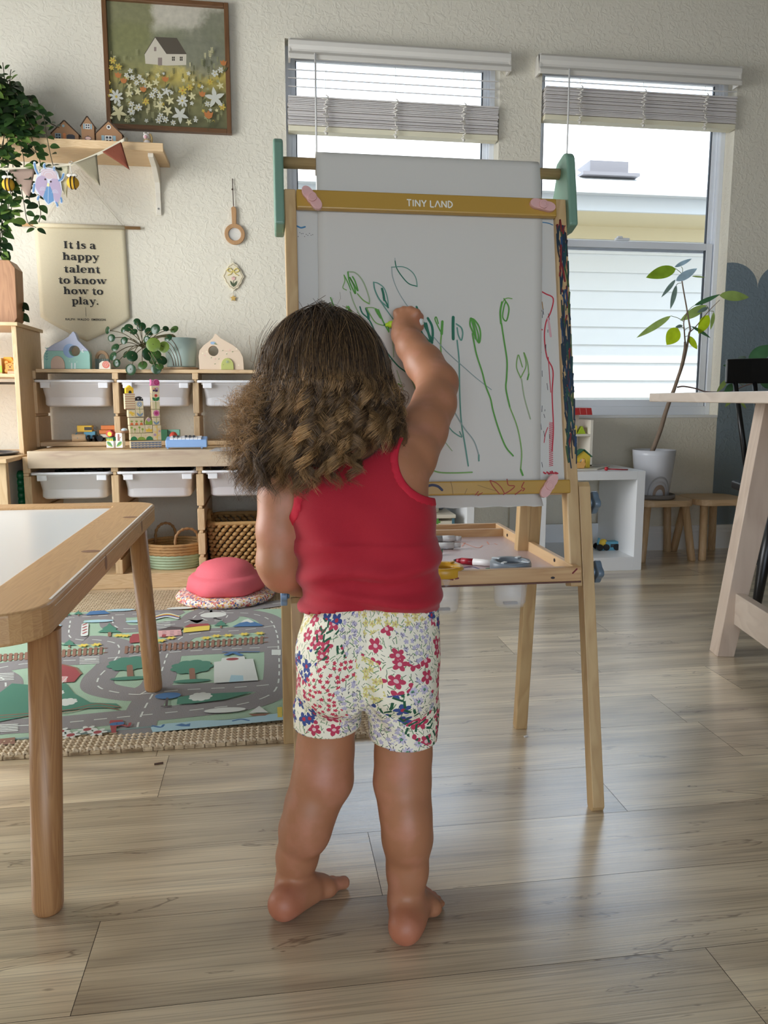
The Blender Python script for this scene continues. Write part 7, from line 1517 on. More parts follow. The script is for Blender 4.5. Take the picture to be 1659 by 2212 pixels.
block(1207, 1384, 1154, 1336, 'garden block with a pink ring flower', lambda d: (d.fl(.55, .5, .42, 8, 'pink', .85), d.c(.55, .5, .22, 'magenta')))
block(560, 788, 778, 1152, 'tall garden block with rust stripes under the beehive', lambda d: [d.f([(0, y), (1, y+.01), (1, y+.045), (0, y+.035)], 'stripe') for y in (.04, .19, .34, .49, .64, .79, .94)])
block(806, 990, 955, 1142, 'garden block with a blue dotted flower', lambda d: (d.c(.5, .6, .34, 'slate'), [d.c(.5+.24*math.cos(a), .6+.24*math.sin(a), .05, 'white') for a in [2*PI*i/8 for i in range(8)]], d.c(.5, .6, .09, 'white'), d.r([(.5, .26), (.5, 0)], .05, 'lime')))
block(1197, 1384, 966, 1148, 'garden block with a plain green stem', lambda d: d.r([(.5, 0), (.5, 1)], .06, 'lime'))
block(1190, 1376, 780, 960, 'garden block with a red flower bud and green leaves', lambda d: (d.c(.55, .76, .18, 'red'), d.lf(.52, .05, .68, .36, .8, 'green'), d.lf(.52, .05, .62, .36, PI-.8, 'green'), d.r([(.52, .6), (.52, 0)], .05, 'lime')))
block(1186, 1372, 592, 774, 'garden block with a purple butterfly below the snail', lambda d: (d.c(.3, .62, .15, 'peach'), d.c(.7, .62, .18, 'mauve'), d.c(.3, .38, .13, 'purple'), d.c(.64, .36, .15, 'purple'), d.r([(.46, .72), (.5, .22)], .07, 'black')))
hive = lambda u0, u1, z0, z1: [(u0, z0), (u1, z0), (u1, z0+(z1-z0)*.62), ((u0+u1)/2, z1), (u0, z0+(z1-z0)*.62)]
block(575, 752, 574, 772, 'yellow beehive block on the striped block', lambda d: ([d.f([(0, y), (1, y), (1, y+.03), (0, y+.03)], 'orange') for y in (.2, .38, .56)], d.f([(.72, .0), (.72, .22), (.6, .34), (.46, .34), (.34, .22), (.34, 0)], 'black')), shape=hive, body=C_['gold'])
dome = lambda u0, u1, z0, z1: [((u0+u1)/2+(u1-u0)/2*math.cos(t), z0+(z1-z0)*math.sin(t)) for t in [PI*i/16 for i in range(17)]]
block(800, 988, 842, 950, 'black ladybird dome block on the blue flower block', lambda d: (d.c(.34, .45, .07, 'white'), d.c(.8, .45, .06, 'white')), shape=dome, body=C_['black'])
def snail(u0, u1, z0, z1): w = u1-u0; h = z1-z0; return [(u0, z0), (u1, z0), (u1, z0+h*.55), (u1-w*.08, z0+h*.85), (u1-w*.3, z1), (u1-w*.55, z0+h*.92), (u0+w*.25, z0+h*.6), (u0+w*.13, z1*.999), (u0+w*.02, z1*.998), (u0+w*.06, z0+h*.6)]
block(1168, 1376, 432, 586, 'magenta snail block on top of the tower', lambda d: (d.c(.66, .48, .30, 'magenta'), d.r([(.66+.2*(1-i/20)*math.cos(i*.6), .48+.28*(1-i/20)*math.sin(i*.6)) for i in range(20)], .03, 'pink')), shape=snail, body=C_['pink'])
# second small group of garden blocks
ang2 = math.radians(-14); bu2 = Vector((math.cos(ang2), math.sin(ang2), 0)); bn2 = Vector((math.sin(ang2), -math.cos(ang2), 0)); p0 = PZ(231, 968.5, BT+.002); BO2 = Vector((p0.x, p0.y, BT+.002)); BF2 = frame(BO2, bu2, (0, 0, 1), bn2)
def Bq2(x, y): p = PN(220+x/11.06, 780+y/11.06, BO2, bn2)-BO2; return (p.dot(bu2), p.z)
g2 = (BF2, Bq2)
block(112, 275, 1908, 2072, 'white block with a green leaf pointing right, below the red flower block', lambda d: (d.lf(.08, .92, 1.1, .55, -.75, 'lime'), d.lf(.1, .94, 1.05, .26, -.70, 'green')), body=C_['white'], frm=g2)
block(112, 272, 1822, 1906, 'thin green grass block under the red flower block', lambda d: [d.f([(x, 0), (x+.2, 0), (x+.05, .9)], 'gold') for x in (.0, .25, .5, .75)], body=C_['green'], frm=g2)
fsh = lambda u0, u1, z0, z1: flower((u0+u1)/2, (z0+z1)/2, (z1-z0)/2, 6, .26, .82)
block(88, 262, 1645, 1822, 'red flower-shaped block with a yellow centre', lambda d: (d.c(.55, .45, .28, 'gold')), shape=fsh, body=C_['red'], frm=g2)
block(332, 492, 1908, 2072, 'white block with a green leaf pointing left', lambda d: (d.lf(.92, .92, 1.1, .55, PI+.75, 'lime'), d.lf(.9, .94, 1.05, .26, PI+.70, 'green')), body=C_['white'], frm=g2)
block(335, 480, 1722, 1906, 'block with a brown tree trunk below the nest', lambda d: (d.f([(.25, 0), (.65, 0), (.6, .9), (.3, .9)], 'brown'), d.r([(.6, .3), (.85, .55)], .09, 'brown')), body=C_['white'], frm=g2)
nq = BF2 @ Vector(((Bq2(345, 0)[0]+Bq2(500, 0)[0])/2, Bq2(0, 1722)[1]+.0003, -.014)); o = thing('toy_nest', nq, 'brown toy nest with a pale blue egg on the trunk block', 'toy block')
MB(Matrix.Translation(nq)).lathe([(0, 0), (.013, 0), (.017, .006), (.016, .010), (0, .010)], n=24).build('nest', mat('nest_brown', (134, 102, 78), .7), o); MB(Matrix.Translation(nq)).ball((0, 0, .012), (.0125, .0125, .008), 20).build('egg', mat('egg_blue', (178, 194, 202), .35), o)
bq = PY(220+345/11.06, 780+1560/11.06, nq.y+.03); MB().ball((bq.x, nq.y+.05, .0475+BT-.0), .009, 20).box(bq.x-.008, bq.x+.008, nq.y+.042, nq.y+.058, BT+.0205, BT+.039).build('toy_bird', mat('bird_grey', (134, 146, 156), .4), label='grey round toy bird head behind the nest', cat='toy')

# toy road roller and orange truck on the inner board of the shelf
IB = BT+.021
def Yz(px, py, z): return PZ(px, py, z)
g = PZ(195, 955, IB); Yr = max(3.50, g.y); 
def PR_(x, y): return PY(130+x/3.858, 700+y/3.858, Yr)
ro_ = thing('toy_road_roller', (PR_(200, 985).x, Yr, IB), 'yellow toy road roller with wooden drum on the storage shelf', 'toy vehicle')
a, b_ = PR_(105, 920), PR_(215, 920); rr = (PR_(0, 918).z-PR_(0, 982).z)/2
MB().tube([(a.x, Yr-.02, IB+rr), (b_.x, Yr-.008, IB+rr)], rr, 26).build('drum', mat('drum_wood', (206, 178, 142), .5), ro_, bevel=.001)
for x in (245, 290):
    c = PR_(x, 960); MB().tube([(c.x-.004, Yr-.02, IB+.014), (c.x+.006, Yr-.02, IB+.014)], .014, 20).build('wheel', M_BLACK, ro_)
    MB().tube([(c.x-.004, Yr+.025, IB+.014), (c.x+.006, Yr+.025, IB+.014)], .014, 20).build('wheel', M_BLACK, ro_)
c0_, c1_ = PR_(205, 925), PR_(300, 940); MB().box(c0_.x, c1_.x, Yr-.015, Yr+.02, IB+.012, PR_(0, 895).z).build('chassis', mat('toy_blue', (88, 150, 176), .45), ro_, bevel=.002)
c0_, c1_ = PR_(150, 898), PR_(272, 845); MB().box(c0_.x, c1_.x, Yr-.018, Yr+.022, c0_.z, c1_.z).build('cab', mat('toy_yellow', (230, 186, 60), .45), ro_, bevel=.0025)
MB().box(PR_(162, 0).x, PR_(226, 0).x, Yr-.0186, Yr-.017, PR_(0, 885).z, PR_(0, 858).z).box(PR_(238, 0).x, PR_(264, 0).x, Yr-.0186, Yr-.017, PR_(0, 880).z, PR_(0, 858).z).build('window', mat('toy_glass', (60, 56, 48), .4), ro_)
MB().tube([PR_(150, 905)+Vector((0, -.02, 0)), PR_(135, 925)+Vector((0, -.022, 0)), PR_(160, 950)+Vector((0, -.03, 0))], .0025, 8).build('arm', MATS['toy_blue'], ro_)
ot = thing('toy_truck', (PR_(390, 985).x, Yr+.01, IB), 'orange toy dump truck half hidden behind the red flower block', 'toy vehicle')
def bx2(x0, x1, y0, y1, nm, m_, d0=-.01, d1=.03): a, b_ = PR_(x0, y1), PR_(x1, y0); MB().box(a.x, b_.x, Yr+d0, Yr+d1, a.z, b_.z).build(nm, m_, ot, bevel=.0015)
bx2(330, 455, 882, 915, 'bed', mat('toy_orange', (214, 122, 58), .45)); bx2(342, 455, 845, 880, 'load', MATS['toy_orange'], -.006, .026); bx2(340, 470, 916, 945, 'chassis', mat('toy_offwhite', (206, 196, 180), .5))
for x in (335, 440): c = PR_(x, 950); MB().tube([(c.x, Yr-.014, IB+.013), (c.x, Yr-.004, IB+.013)], .013, 20).build('wheel', M_BLACK, ot); MB().tube([(c.x, Yr+.026, IB+.013), (c.x, Yr+.036, IB+.013)], .013, 20).build('wheel', M_BLACK, ot)
# keyboard, red bell, green block
zk = BT+.002; kq = PZ(400, 969, zk); Yk = kq.y
def PK_(x, y): return PY(130+x/3.858, 700+y/3.858, Yk)
kb = thing('toy_keyboard', (PK_(1050, 1030).x, Yk+.03, zk), 'light blue toy keyboard with white keys on the storage frame', 'toy piano')
a, b_ = PK_(878, 1030), PK_(1222, 960); mb = MB(); mb.hexa([(a.x, Yk, zk+.004), (b_.x, Yk, zk+.004), (b_.x, Yk+.055, zk+.004), (a.x, Yk+.055, zk+.004)], [(a.x, Yk, b_.z-.002), (b_.x, Yk, b_.z-.002), (b_.x, Yk+.055, b_.z+.010), (a.x, Yk+.055, b_.z+.010)]); mb.build('case', mat('sky_plastic', (130, 166, 214), .3), kb, bevel=.003)
nk = 8; x0_, x1_ = a.x+.016, b_.x-.022
for k in range(nk): xx = x0_+(x1_-x0_)*k/nk; MB().hexa([(xx+.001, Yk+.004, b_.z-.004), (xx+(x1_-x0_)/nk-.001, Yk+.004, b_.z-.004), (xx+(x1_-x0_)/nk-.001, Yk+.045, b_.z+.003), (xx+.001, Yk+.045, b_.z+.003)], [(xx+.001, Yk+.004, b_.z+.003), (xx+(x1_-x0_)/nk-.001, Yk+.004, b_.z+.003), (xx+(x1_-x0_)/nk-.001, Yk+.045, b_.z+.012), (xx+.001, Yk+.045, b_.z+.012)]).build('key', mat('key_white', (232, 234, 238), .3), kb)
for k in (1, 2, 4, 5, 6): xx = x0_+(x1_-x0_)*k/nk; MB().box(xx-.004, xx+.004, Yk+.022, Yk+.045, b_.z+.006, b_.z+.015).build('black_key', M_BLACK, kb)
for x in (.01, .9): MB().box(a.x+.003+(b_.x-a.x-.012)*x, a.x+.009+(b_.x-a.x-.012)*x, Yk+.002, Yk+.05, zk, zk+.004).build('foot', MATS['sky_plastic'], kb)
c = PY(375, 946, 3.50); MB().lathe([(0, 0), (.024, 0), (.021, .006), (.017, .024), (.010, .036), (0, .039)], (c.x, 3.50, IB), 24).build('toy_bell', mat('toy_redorange', (206, 76, 58), .4), label='red toy bell behind the blue keyboard', cat='toy')
a = PY(349, 950, 3.54); b_ = PY(362, 928, 3.54); MB().box(a.x, b_.x, 3.53, 3.56, IB, b_.z).build('toy_block', mat('toy_forest', (54, 112, 78), .5), label='dark green toy block behind the block tower', cat='toy block', bevel=.001)
a = PY(362, 950, 3.55); b_ = PY(388, 928, 3.55); MB().box(a.x, b_.x, 3.545, 3.575, IB, b_.z).build('toy_block', mat('toy_jade', (120, 176, 156), .5), label='jade toy block behind the red bell', cat='toy block', bevel=.001)
a, b_ = PZ(452, 975, BT+.0014), PZ(528, 966, BT+.0014); MB().hexa([(a.x, a.y, BT+.0012), (b_.x, a.y+.003, BT+.0012), (b_.x, b_.y, BT+.0012), (a.x+.01, b_.y, BT+.0012)], [(a.x, a.y, BT+.0018), (b_.x, a.y+.003, BT+.0018), (b_.x, b_.y, BT+.0018), (a.x+.01, b_.y, BT+.0018)]).build('paper_card', mat('card_grey', (196, 194, 194), .7), label='grey paper card lying on the storage frame right of the keyboard', cat='paper')

# ------------------------------------------------------------ dollhouse and toys on the white cube shelf
YD = 3.47
def PD(x, y, Y=YD): return PY(1120+x/3.078, 700+y/3.078, Y)
dh = thing('dollhouse', (PD(400, 930).x, YD+.05, CZ), 'wooden dollhouse with red roof on the white cube shelf', 'dollhouse')
M_DW = mat('doll_white', (224, 218, 204), .5); M_DR = mat('doll_red', (176, 46, 44), .5); xL = PD(498, 0).x-.24; xR_ = PD(498, 700).x; zR = PD(0, 605).z; zT_ = PD(0, 558).z; zM = PD(0, 735).z
MB().box(xR_-.014, xR_, YD, YD+.15, CZ+.001, PD(0, 640).z).build('side_wall', M_DW, dh, bevel=.001); MB().box(xL, xL+.014, YD, YD+.15, CZ+.001, PD(0, 640).z).build('side_wall', M_DW, dh, bevel=.001)
MB().box(xL+.014, xR_-.014, YD+.142, YD+.15, CZ+.001, zR).build('back_wall', mat('doll_cream', (216, 208, 192), .5), dh)
MB().box(xL+.014, xR_-.014, YD, YD+.142, zM-.010, zM).build('upper_floor', M_DW, dh, bevel=.001); MB().box(xL, xR_, YD, YD+.15, CZ, CZ+.010).build('lower_floor', M_DW, dh)
mb = MB(FM(YD+.15)); r0_, r1_ = PD(350, 600).x-.12, PD(480, 600).x; mb.prism([(r0_, zR), (r1_, zR), (r1_-.006, zT_), (r0_, zT_)], 0, .17); mb.build('roof', M_DR, dh, bevel=.001)
mb = MB(FM(YD+.155)); mb.prism([(r0_+.02, PD(0, 735).z+.03), (PD(395, 0).x, PD(0, 710).z), (PD(430, 0).x, zR), (r0_+.02, zR)], 0, .006); mb.build('gable', M_DR, dh)
mb = MB(FM(YD-.0201)); 
for k in range(7): x = r0_+(r1_-r0_)*k/7; mb.rib([(x+.004, zR+.002), (x-.001, zT_-.002)], .0016, 0, 0, caps=False)
mb.build('roof_lines', mat('doll_pink', (220, 170, 160), .5), dh)
def dwin(x0, x1, y0, y1):
    a, b_ = PD(x0, y1, YD+.14), PD(x1, y0, YD+.14); mb = MB(FM(YD+.141)); mb.ring([(a.x, a.z), (b_.x, a.z), (b_.x, b_.z), (a.x, b_.z)], [(a.x+.006, a.z+.006), (b_.x-.006, a.z+.006), (b_.x-.006, b_.z-.006), (a.x+.006, b_.z-.006)], 0, .003); mb.build('window_frame', M_DR, dh)
dwin(428, 455, 648, 712); dwin(402, 468, 775, 850); dwin(346, 374, 782, 848)
a = PD(362, 700, YD+.05); MB().box(a.x-.018, a.x+.012, YD+.03, YD+.06, zM+.0003, zM+.038).box(a.x-.018, a.x-.008, YD+.03, YD+.06, zM+.038, zM+.050).build('toy_chair', mat('doll_yellow', (226, 206, 84), .5), label='yellow doll chair on the upper floor of the dollhouse', cat='toy', bevel=.001)
a = PD(412, 730, YD+.04); mb = MB(FM(YD+.055)); mb.prism([(a.x-.020, zM+.0003), (a.x+.020, zM+.0003), (a.x+.002, zM+.036)], 0, .03); mb.build('toy_block', mat('doll_lime', (164, 190, 44), .5), label='lime green wedge block on the upper floor of the dollhouse', cat='toy block')
YQ = 3.36
bd = thing('play_board', (PD(450, 960, YQ).x, YQ, CZ), 'flat printed play board lying on the white cube shelf', 'board')
q0, q1, q2, q3 = PZ(1238, 1017, CZ+.006), PZ(1312, 1013, CZ+.006), PZ(1352, 1003, CZ+.006), PZ(1275, 1000, CZ+.006)
q0 = Vector((1.20, 3.29, CZ)); q1 = Vector((1.44, 3.30, CZ)); q2 = Vector((1.56, 3.44, CZ)); q3 = Vector((1.30, 3.455, CZ))
up_ = Vector((0, 0, .006)); MB().hexa([p+Vector((0, 0, .0004)) for p in (q0, q1, q2, q3)], [p+up_ for p in (q0, q1, q2, q3)]).build('board', mat('board_cream', (214, 210, 196), .5), bd)
mb = MB(); 
for k, (s, t, col) in enumerate(((.6, .5, 0), (.75, .75, 1), (.5, .8, 2), (.9, .6, 3), (.4, .4, 1))): c = q0+(q1-q0)*s+(q3-q0)*t; mb.flat(circ(c.x, c.y, .022, 16, ry=.014), CZ+.0064+k*.0001, col)
mb.build('print', [mat('bd_blue', (130, 160, 180), .5), mat('bd_tan', (176, 156, 120), .5), mat('bd_green', (126, 146, 112), .5), mat('bd_dark', (84, 84, 84), .5)], bd)
zc_ = CZ+.0064; dg = thing('toy_kennel', (PD(430, 950, 3.36).x, 3.37, zc_), 'yellow toy kennel with green roof and arched door on the play board', 'toy house')
def PK2(x, y): p = PY(1120+x/3.078, 700+y/3.078, 3.36); return (p.x, p.z)
b0_ = PK2(384, 935)[0]; b1_ = PK2(475, 935)[0]; he = PK2(0, 885)[1]; hp_ = PK2(0, 848)[1]; m_x = (b0_+b1_)/2
mb = MB(FM(3.40)); mb.prism([(b0_, zc_), (b0_+.010, zc_)]+[(m_x-.016+.0, zc_)]+[(m_x+.016*math.cos(t), zc_+.028+.014*math.sin(t)) for t in [PI-PI*i/10 for i in range(11)]]+[(m_x+.016, zc_), (b1_, zc_), (b1_, he), (m_x, hp_), (b0_, he)], 0, .04); mb.build('walls', mat('kennel_yellow', (224, 196, 70), .5), dg)
mb = MB(FM(3.401)); 
for (p, q) in (((b0_-.006, he-.004), (m_x, hp_+.004)), ((m_x, hp_+.004), (b1_+.006, he-.004))): dx, dy = q[0]-p[0], q[1]-p[1]; l = math.hypot(dx, dy); n_ = (-dy/l*.005, dx/l*.005); mb.prism([p, q, (q[0]+n_[0], q[1]+n_[1]), (p[0]+n_[0], p[1]+n_[1])], -.002, .046)
mb.build('roof', mat('kennel_green', (46, 98, 72), .5), dg)
mb = MB(FM(3.345)); P = [PK2(*p) for p in ((356, 935), (362, 905), (372, 898), (376, 915), (400, 918), (414, 905), (414, 892), (428, 895), (424, 915), (432, 925), (420, 955), (375, 955))]; P = [(x, max(z, zc_)) for x, z in P]; mb.prism(P, 0, .014); mb.build('toy_hen', mat('hen_orange', (224, 172, 100), .5), label='orange toy hen in front of the kennel', cat='toy', bevel=.001)
a, b_ = PZ(1307, 1014, CZ+.004), PZ(1356, 1013, CZ+.004); st_ = thing('drumstick', (1.40, 3.28, CZ+.004), 'red toy beater lying on the front of the white cube shelf', 'toy'); y_ = 3.265
xa, xb = PY(1310, 1012, y_).x, PY(1357, 1012, y_).x; MB().ball((xa, y_, CZ+.0095), .009, 14).build('head', mat('beater_red', (176, 40, 50), .4), st_); MB().tube([(xa+.006, y_, CZ+.0080), (xb, y_+.004, CZ+.0035)], .0028, 8).build('stick', MATS['beater_red'], st_)
# cement mixer in the cube
YM = 3.40; zf = .060
def PM(x, y): return PY(1120+x/3.078, 700+y/3.078, YM)
cm_ = thing('toy_cement_mixer', (PM(595, 1540).x, YM, zf), 'blue toy cement mixer with yellow drum inside the white cube shelf', 'toy vehicle')
MBL = mat('mixer_blue', (92, 158, 184), .45)
mb = MB(); a, b_ = PM(580, 1508), PM(668, 1446); mb.box(a.x, b_.x, YM, YM+.045, a.z, b_.z); mb.build('cab', MBL, cm_, bevel=.003)
a, b_ = PM(535, 1520), PM(600, 1495); MB().box(a.x, b_.x, YM+.005, YM+.04, a.z, b_.z).build('chassis', MBL, cm_, bevel=.002)
a, b_ = PM(612, 1484), PM(664, 1462); MB().box(a.x, b_.x, YM-.0012, YM, a.z, b_.z).build('window', mat('mixer_glass', (34, 40, 48), .3), cm_)
a, b_ = PM(604, 1540), PM(664, 1510); MB().box(a.x, b_.x, YM+.001, YM+.044, a.z, b_.z).build('bumper', MATS['toy_tan'], cm_, bevel=.001)
c = PM(572, 1462); MB().ball((c.x, YM+.02, c.z), (.022, .018, .019), 20, R=rotm(0, -.6, 0).to_3x3()).build('drum', mat('mixer_yellow', (224, 190, 62), .45), cm_)
c = PM(556, 1455); MB().tube([(c.x-.006, YM+.02, c.z+.020), (c.x-.012, YM+.02, c.z-.004), (c.x-.002, YM+.02, c.z-.03)], .006, 8).build('chute', MBL, cm_)
for x, dy in ((540, -.004), (583, -.004), (650, -.004), (540, .036), (583, .036), (650, .036)):
    c = PM(x, 1525); MB().tube([(c.x, YM+dy, zf+.0150), (c.x, YM+dy+.010, zf+.0150)], .0150, 20).build('wheel', M_BLACK, cm_)
# tiny crumb of dried leaf on the floor
for px, py, l, cc, nm in ((344, 1650, .010, (74, 50, 36), 'brown leaf crumb on the planks before the jute rug'), (1137, 1591, .005, (214, 214, 214), 'white paper scrap on the planks right of the shorts')):
    p = PZ(px, py, .001); MB(Matrix.Translation(p)).beam((-l, 0, 0), (l*.8, .002, .001), .005, .002).build('floor_crumb', mat('crumb%d' % px, cc, .8), label=nm, cat='crumb')
# ------------------------------------------------------------ the child, modelled as a distance field and meshed in one piece
def C3(px, py, f): p = PF(px, py, f); return np.array([p.dot(_R), f, p.z])
def CZ3(px, py, z): p = PZ(px, py, z); return np.array([p.dot(_R), p.dot(FH), z])
class Field:
    def __init__(s, lo, hi, h):
        s.lo = np.array(lo, float); s.h = h; s.n = np.ceil((np.array(hi)-s.lo)/h).astype(int)+1; s.d = np.full(s.n, .06, np.float32)
        s.ax = [s.lo[i]+h*np.arange(s.n[i]) for i in range(3)]
    def copy(s): o = Field.__new__(Field); o.lo, o.h, o.n, o.ax = s.lo, s.h, s.n, s.ax; o.d = s.d.copy(); return o
    def sub(s, lo, hi):
        a = np.clip(np.floor((lo-s.lo)/s.h).astype(int), 0, s.n-1); b = np.clip(np.ceil((hi-s.lo)/s.h).astype(int)+1, 1, s.n)
        sl = tuple(slice(int(a[i]), int(b[i])) for i in range(3)); return sl, np.meshgrid(*[s.ax[i][sl[i]] for i in range(3)], indexing='ij', sparse=True)
    def un(s, sl, d, k):
        o = s.d[sl]
        if k > 0: h = np.clip(.5+.5*(o-d)/k, 0, 1); s.d[sl] = o*(1-h)+d*h-k*h*(1-h)
        else: s.d[sl] = np.minimum(o, d)
    def cap(s, a, b, ra, rb, k=.012, pad=.05):
        m = max(ra, rb)+pad; sl, (X, Y, Z) = s.sub(np.minimum(a, b)-m, np.maximum(a, b)+m); ab = b-a; l2 = max(float(ab@ab), 1e-9)
        t = np.clip(((X-a[0])*ab[0]+(Y-a[1])*ab[1]+(Z-a[2])*ab[2])/l2, 0, 1)
        d = np.sqrt((X-a[0]-t*ab[0])**2+(Y-a[1]-t*ab[1])**2+(Z-a[2]-t*ab[2])**2)-(ra+(rb-ra)*t); s.un(sl, d.astype(np.float32), k)
    def chain(s, P, R_, k=.012):
        for i in range(len(P)-1): s.cap(P[i], P[i+1], R_[i], R_[i+1], k)
    def ell(s, c, r, k=.012, yaw=0, pad=.05):
        r = np.array(r, float); m = r.max()+pad; sl, (X, Y, Z) = s.sub(c-m, c+m); x, y = X-c[0], Y-c[1]; cy, sy = math.cos(yaw), math.sin(yaw)
        u = (x*cy+y*sy)/r[0]; v = (-x*sy+y*cy)/r[1]; w_ = (Z-c[2])/r[2]; q = np.sqrt(u*u+v*v+w_*w_); g = np.sqrt((u/r[0])**2+(v/r[1])**2+(w_/r[2])**2)+1e-9
        s.un(sl, (q*(q-1)/g).astype(np.float32), k)
def nets(F):
    d = F.d; s = d < 0; nx, ny, nz = d.shape
    c = np.zeros((nx-1, ny-1, nz-1), np.int8)
    for i in (0, 1):
        for j in (0, 1):
            for k in (0, 1): c += s[i:nx-1+i, j:ny-1+j, k:nz-1+k]
    act = (c > 0) & (c < 8); idx = -np.ones(act.shape, np.int64); ii = np.argwhere(act); idx[act] = np.arange(len(ii))
    acc = np.zeros((len(ii), 3)); cnt = np.zeros(len(ii)); cor = [(i, j, k) for i in (0, 1) for j in (0, 1) for k in (0, 1)]
    val = {q: d[ii[:, 0]+q[0], ii[:, 1]+q[1], ii[:, 2]+q[2]].astype(float) for q in cor}
    for a in cor:
        for ax in range(3):
            if a[ax]: continue
            b = list(a); b[ax] = 1; b = tuple(b); va, vb = val[a], val[b]; m = (va < 0) != (vb < 0); t = np.where(m, va/(va-vb+1e-12), 0)
            p = np.repeat(np.array(a, float)[None], len(ii), 0); p[:, ax] += t; acc[m] += p[m]; cnt[m] += 1
    V = F.lo+(ii+acc/cnt[:, None])*F.h; quads = []
    for ax in range(3):
        o1, o2 = [q for q in range(3) if q != ax]; sl0 = [slice(None)]*3; sl1 = [slice(None)]*3; sl0[ax] = slice(0, -1); sl1[ax] = slice(1, None)
        a, b = s[tuple(sl0)], s[tuple(sl1)]; e = np.argwhere(a != b); m = (e[:, o1] > 0) & (e[:, o2] > 0) & (e[:, o1] < d.shape[o1]-1) & (e[:, o2] < d.shape[o2]-1); e = e[m]
        def g(da, db): q = e.copy(); q[:, o1] -= da; q[:, o2] -= db; return idx[q[:, 0], q[:, 1], q[:, 2]]
        Q_ = np.stack([g(1, 1), g(0, 1), g(0, 0), g(1, 0)], 1); inside = a[e[:, 0], e[:, 1], e[:, 2]]; flip = inside if ax != 1 else ~inside; Q_[~flip] = Q_[~flip][:, ::-1]; quads.append(Q_)
    return V, np.concatenate(quads)
def smooth(V, Q_, it=2, lam=.5):
    E_ = np.concatenate([Q_[:, [0, 1]], Q_[:, [1, 2]], Q_[:, [2, 3]], Q_[:, [3, 0]]]); E_ = np.concatenate([E_, E_[:, ::-1]])
    deg = np.bincount(E_[:, 0], minlength=len(V))[:, None]+1e-9
    for l in [lam, -lam*1.02]*it:
        S = np.stack([np.bincount(E_[:, 0], weights=V[E_[:, 1], c], minlength=len(V)) for c in range(3)], 1)/deg; V = V+l*(S-V)
    return V
ROOT = CZ3(742, 1960, 0)
def toworld(V): return np.stack([V[:, 0]*_cs+V[:, 1]*_ss, -V[:, 0]*_ss+V[:, 1]*_cs, V[:, 2]], 1)
RW3 = toworld(ROOT[None])[0]
def mesh_np(name, V, Q_, mats, parent=None, loc=None, k=4):
    me = bpy.data.meshes.new(name); me.vertices.add(len(V)); me.vertices.foreach_set('co', (toworld(V)-RW3).astype(np.float32).ravel())
    me.loops.add(Q_.size); me.loops.foreach_set('vertex_index', Q_.astype(np.int32).ravel()); me.polygons.add(len(Q_)); me.polygons.foreach_set('loop_start', np.arange(0, Q_.size, k, dtype=np.int32)); me.polygons.foreach_set('loop_total', np.full(len(Q_), k, np.int32))
    me.update(calc_edges=True); me.validate(); me.polygons.foreach_set('use_smooth', [True]*len(me.polygons))
    for m_ in mats: me.materials.append(m_)
    o = bpy.data.objects.new(name, me); COL.objects.link(o)
    if parent is None: o.location = RW3
    else: o.parent = parent
    WM[o.name] = Matrix.Translation(Vector(RW3)); return o
H_ = .0032; LO, HI = (-.235, .95, -.012), (.165, 1.60, .93)
hipL, hipR = C3(724, 1440, 1.12), C3(866, 1440, 1.11)
legL = [hipL, C3(709, 1535, 1.115), C3(702, 1625, 1.112), C3(697, 1680, 1.104), C3(675, 1735, 1.098), C3(656, 1790, 1.098), C3(642, 1850, 1.106), C3(634, 1905, 1.112)]
rL = [.049, .0435, .0420, .0445, .0390, .0355, .0305, .0262]
legR = [hipR, C3(873, 1540, 1.10), C3(871, 1630, 1.085), C3(869, 1688, 1.073), C3(875, 1745, 1.062), C3(880, 1810, 1.058), C3(880, 1880, 1.056), C3(877, 1945, 1.052)]
rR = [.049, .0440, .0405, .0405, .0365, .0350, .0290, .0250]
torsoP = [((746, 1395, 1.125), (842, 1395, 1.118), .053), ((762, 1330, 1.14), (850, 1330, 1.132), .0485), ((752, 1250, 1.150), (846, 1250, 1.140), .0490), ((740, 1180, 1.158), (844, 1180, 1.148), .0485), ((724, 1110, 1.168), (838, 1105, 1.158), .0490), ((706, 1060, 1.175), (838, 1035, 1.170), .0480)]
headc = C3(702, 818, 1.18); face = np.array([.42, .88, -.12]); face /= np.linalg.norm(face); FY = math.atan2(-face[0], face[1])
def add_torso(F, kk=.03):
    last = None
    for a, b, r in torsoP:
        a, b = C3(*a), C3(*b); F.cap(a, b, r, r, kk)
        if last is not None: F.cap(last[0], a, last[2], r, kk); F.cap(last[1], b, last[2], r, kk)
        last = (a, b, r)
    F.ell((C3(800, 1260, 1.185)), (.07, .05, .085), .03)     # tummy
def add_hips(F):
    F.cap(C3(742, 1395, 1.125), C3(846, 1395, 1.118), .052, .052, .02); F.cap(C3(727, 1475, 1.085), C3(740, 1420, 1.10), .047, .046, .018); F.cap(C3(862, 1478, 1.077), C3(850, 1420, 1.09), .047, .046, .018)
def legs(F):
    for P, R_ in ((legL, rL), (legR, rR)):
        G_ = Field(LO, HI, H_) if False else F; G_.chain(P, R_, .010)
B_ = Field(LO, HI, H_)
legs(B_); add_hips(B_); add_torso(B_)
# calf and thigh muscles, kneecaps
B_.ell(C3(668, 1775, 1.085), (.034, .034, .052), .012); B_.ell(C3(880, 1790, 1.043), (.034, .034, .052), .012)
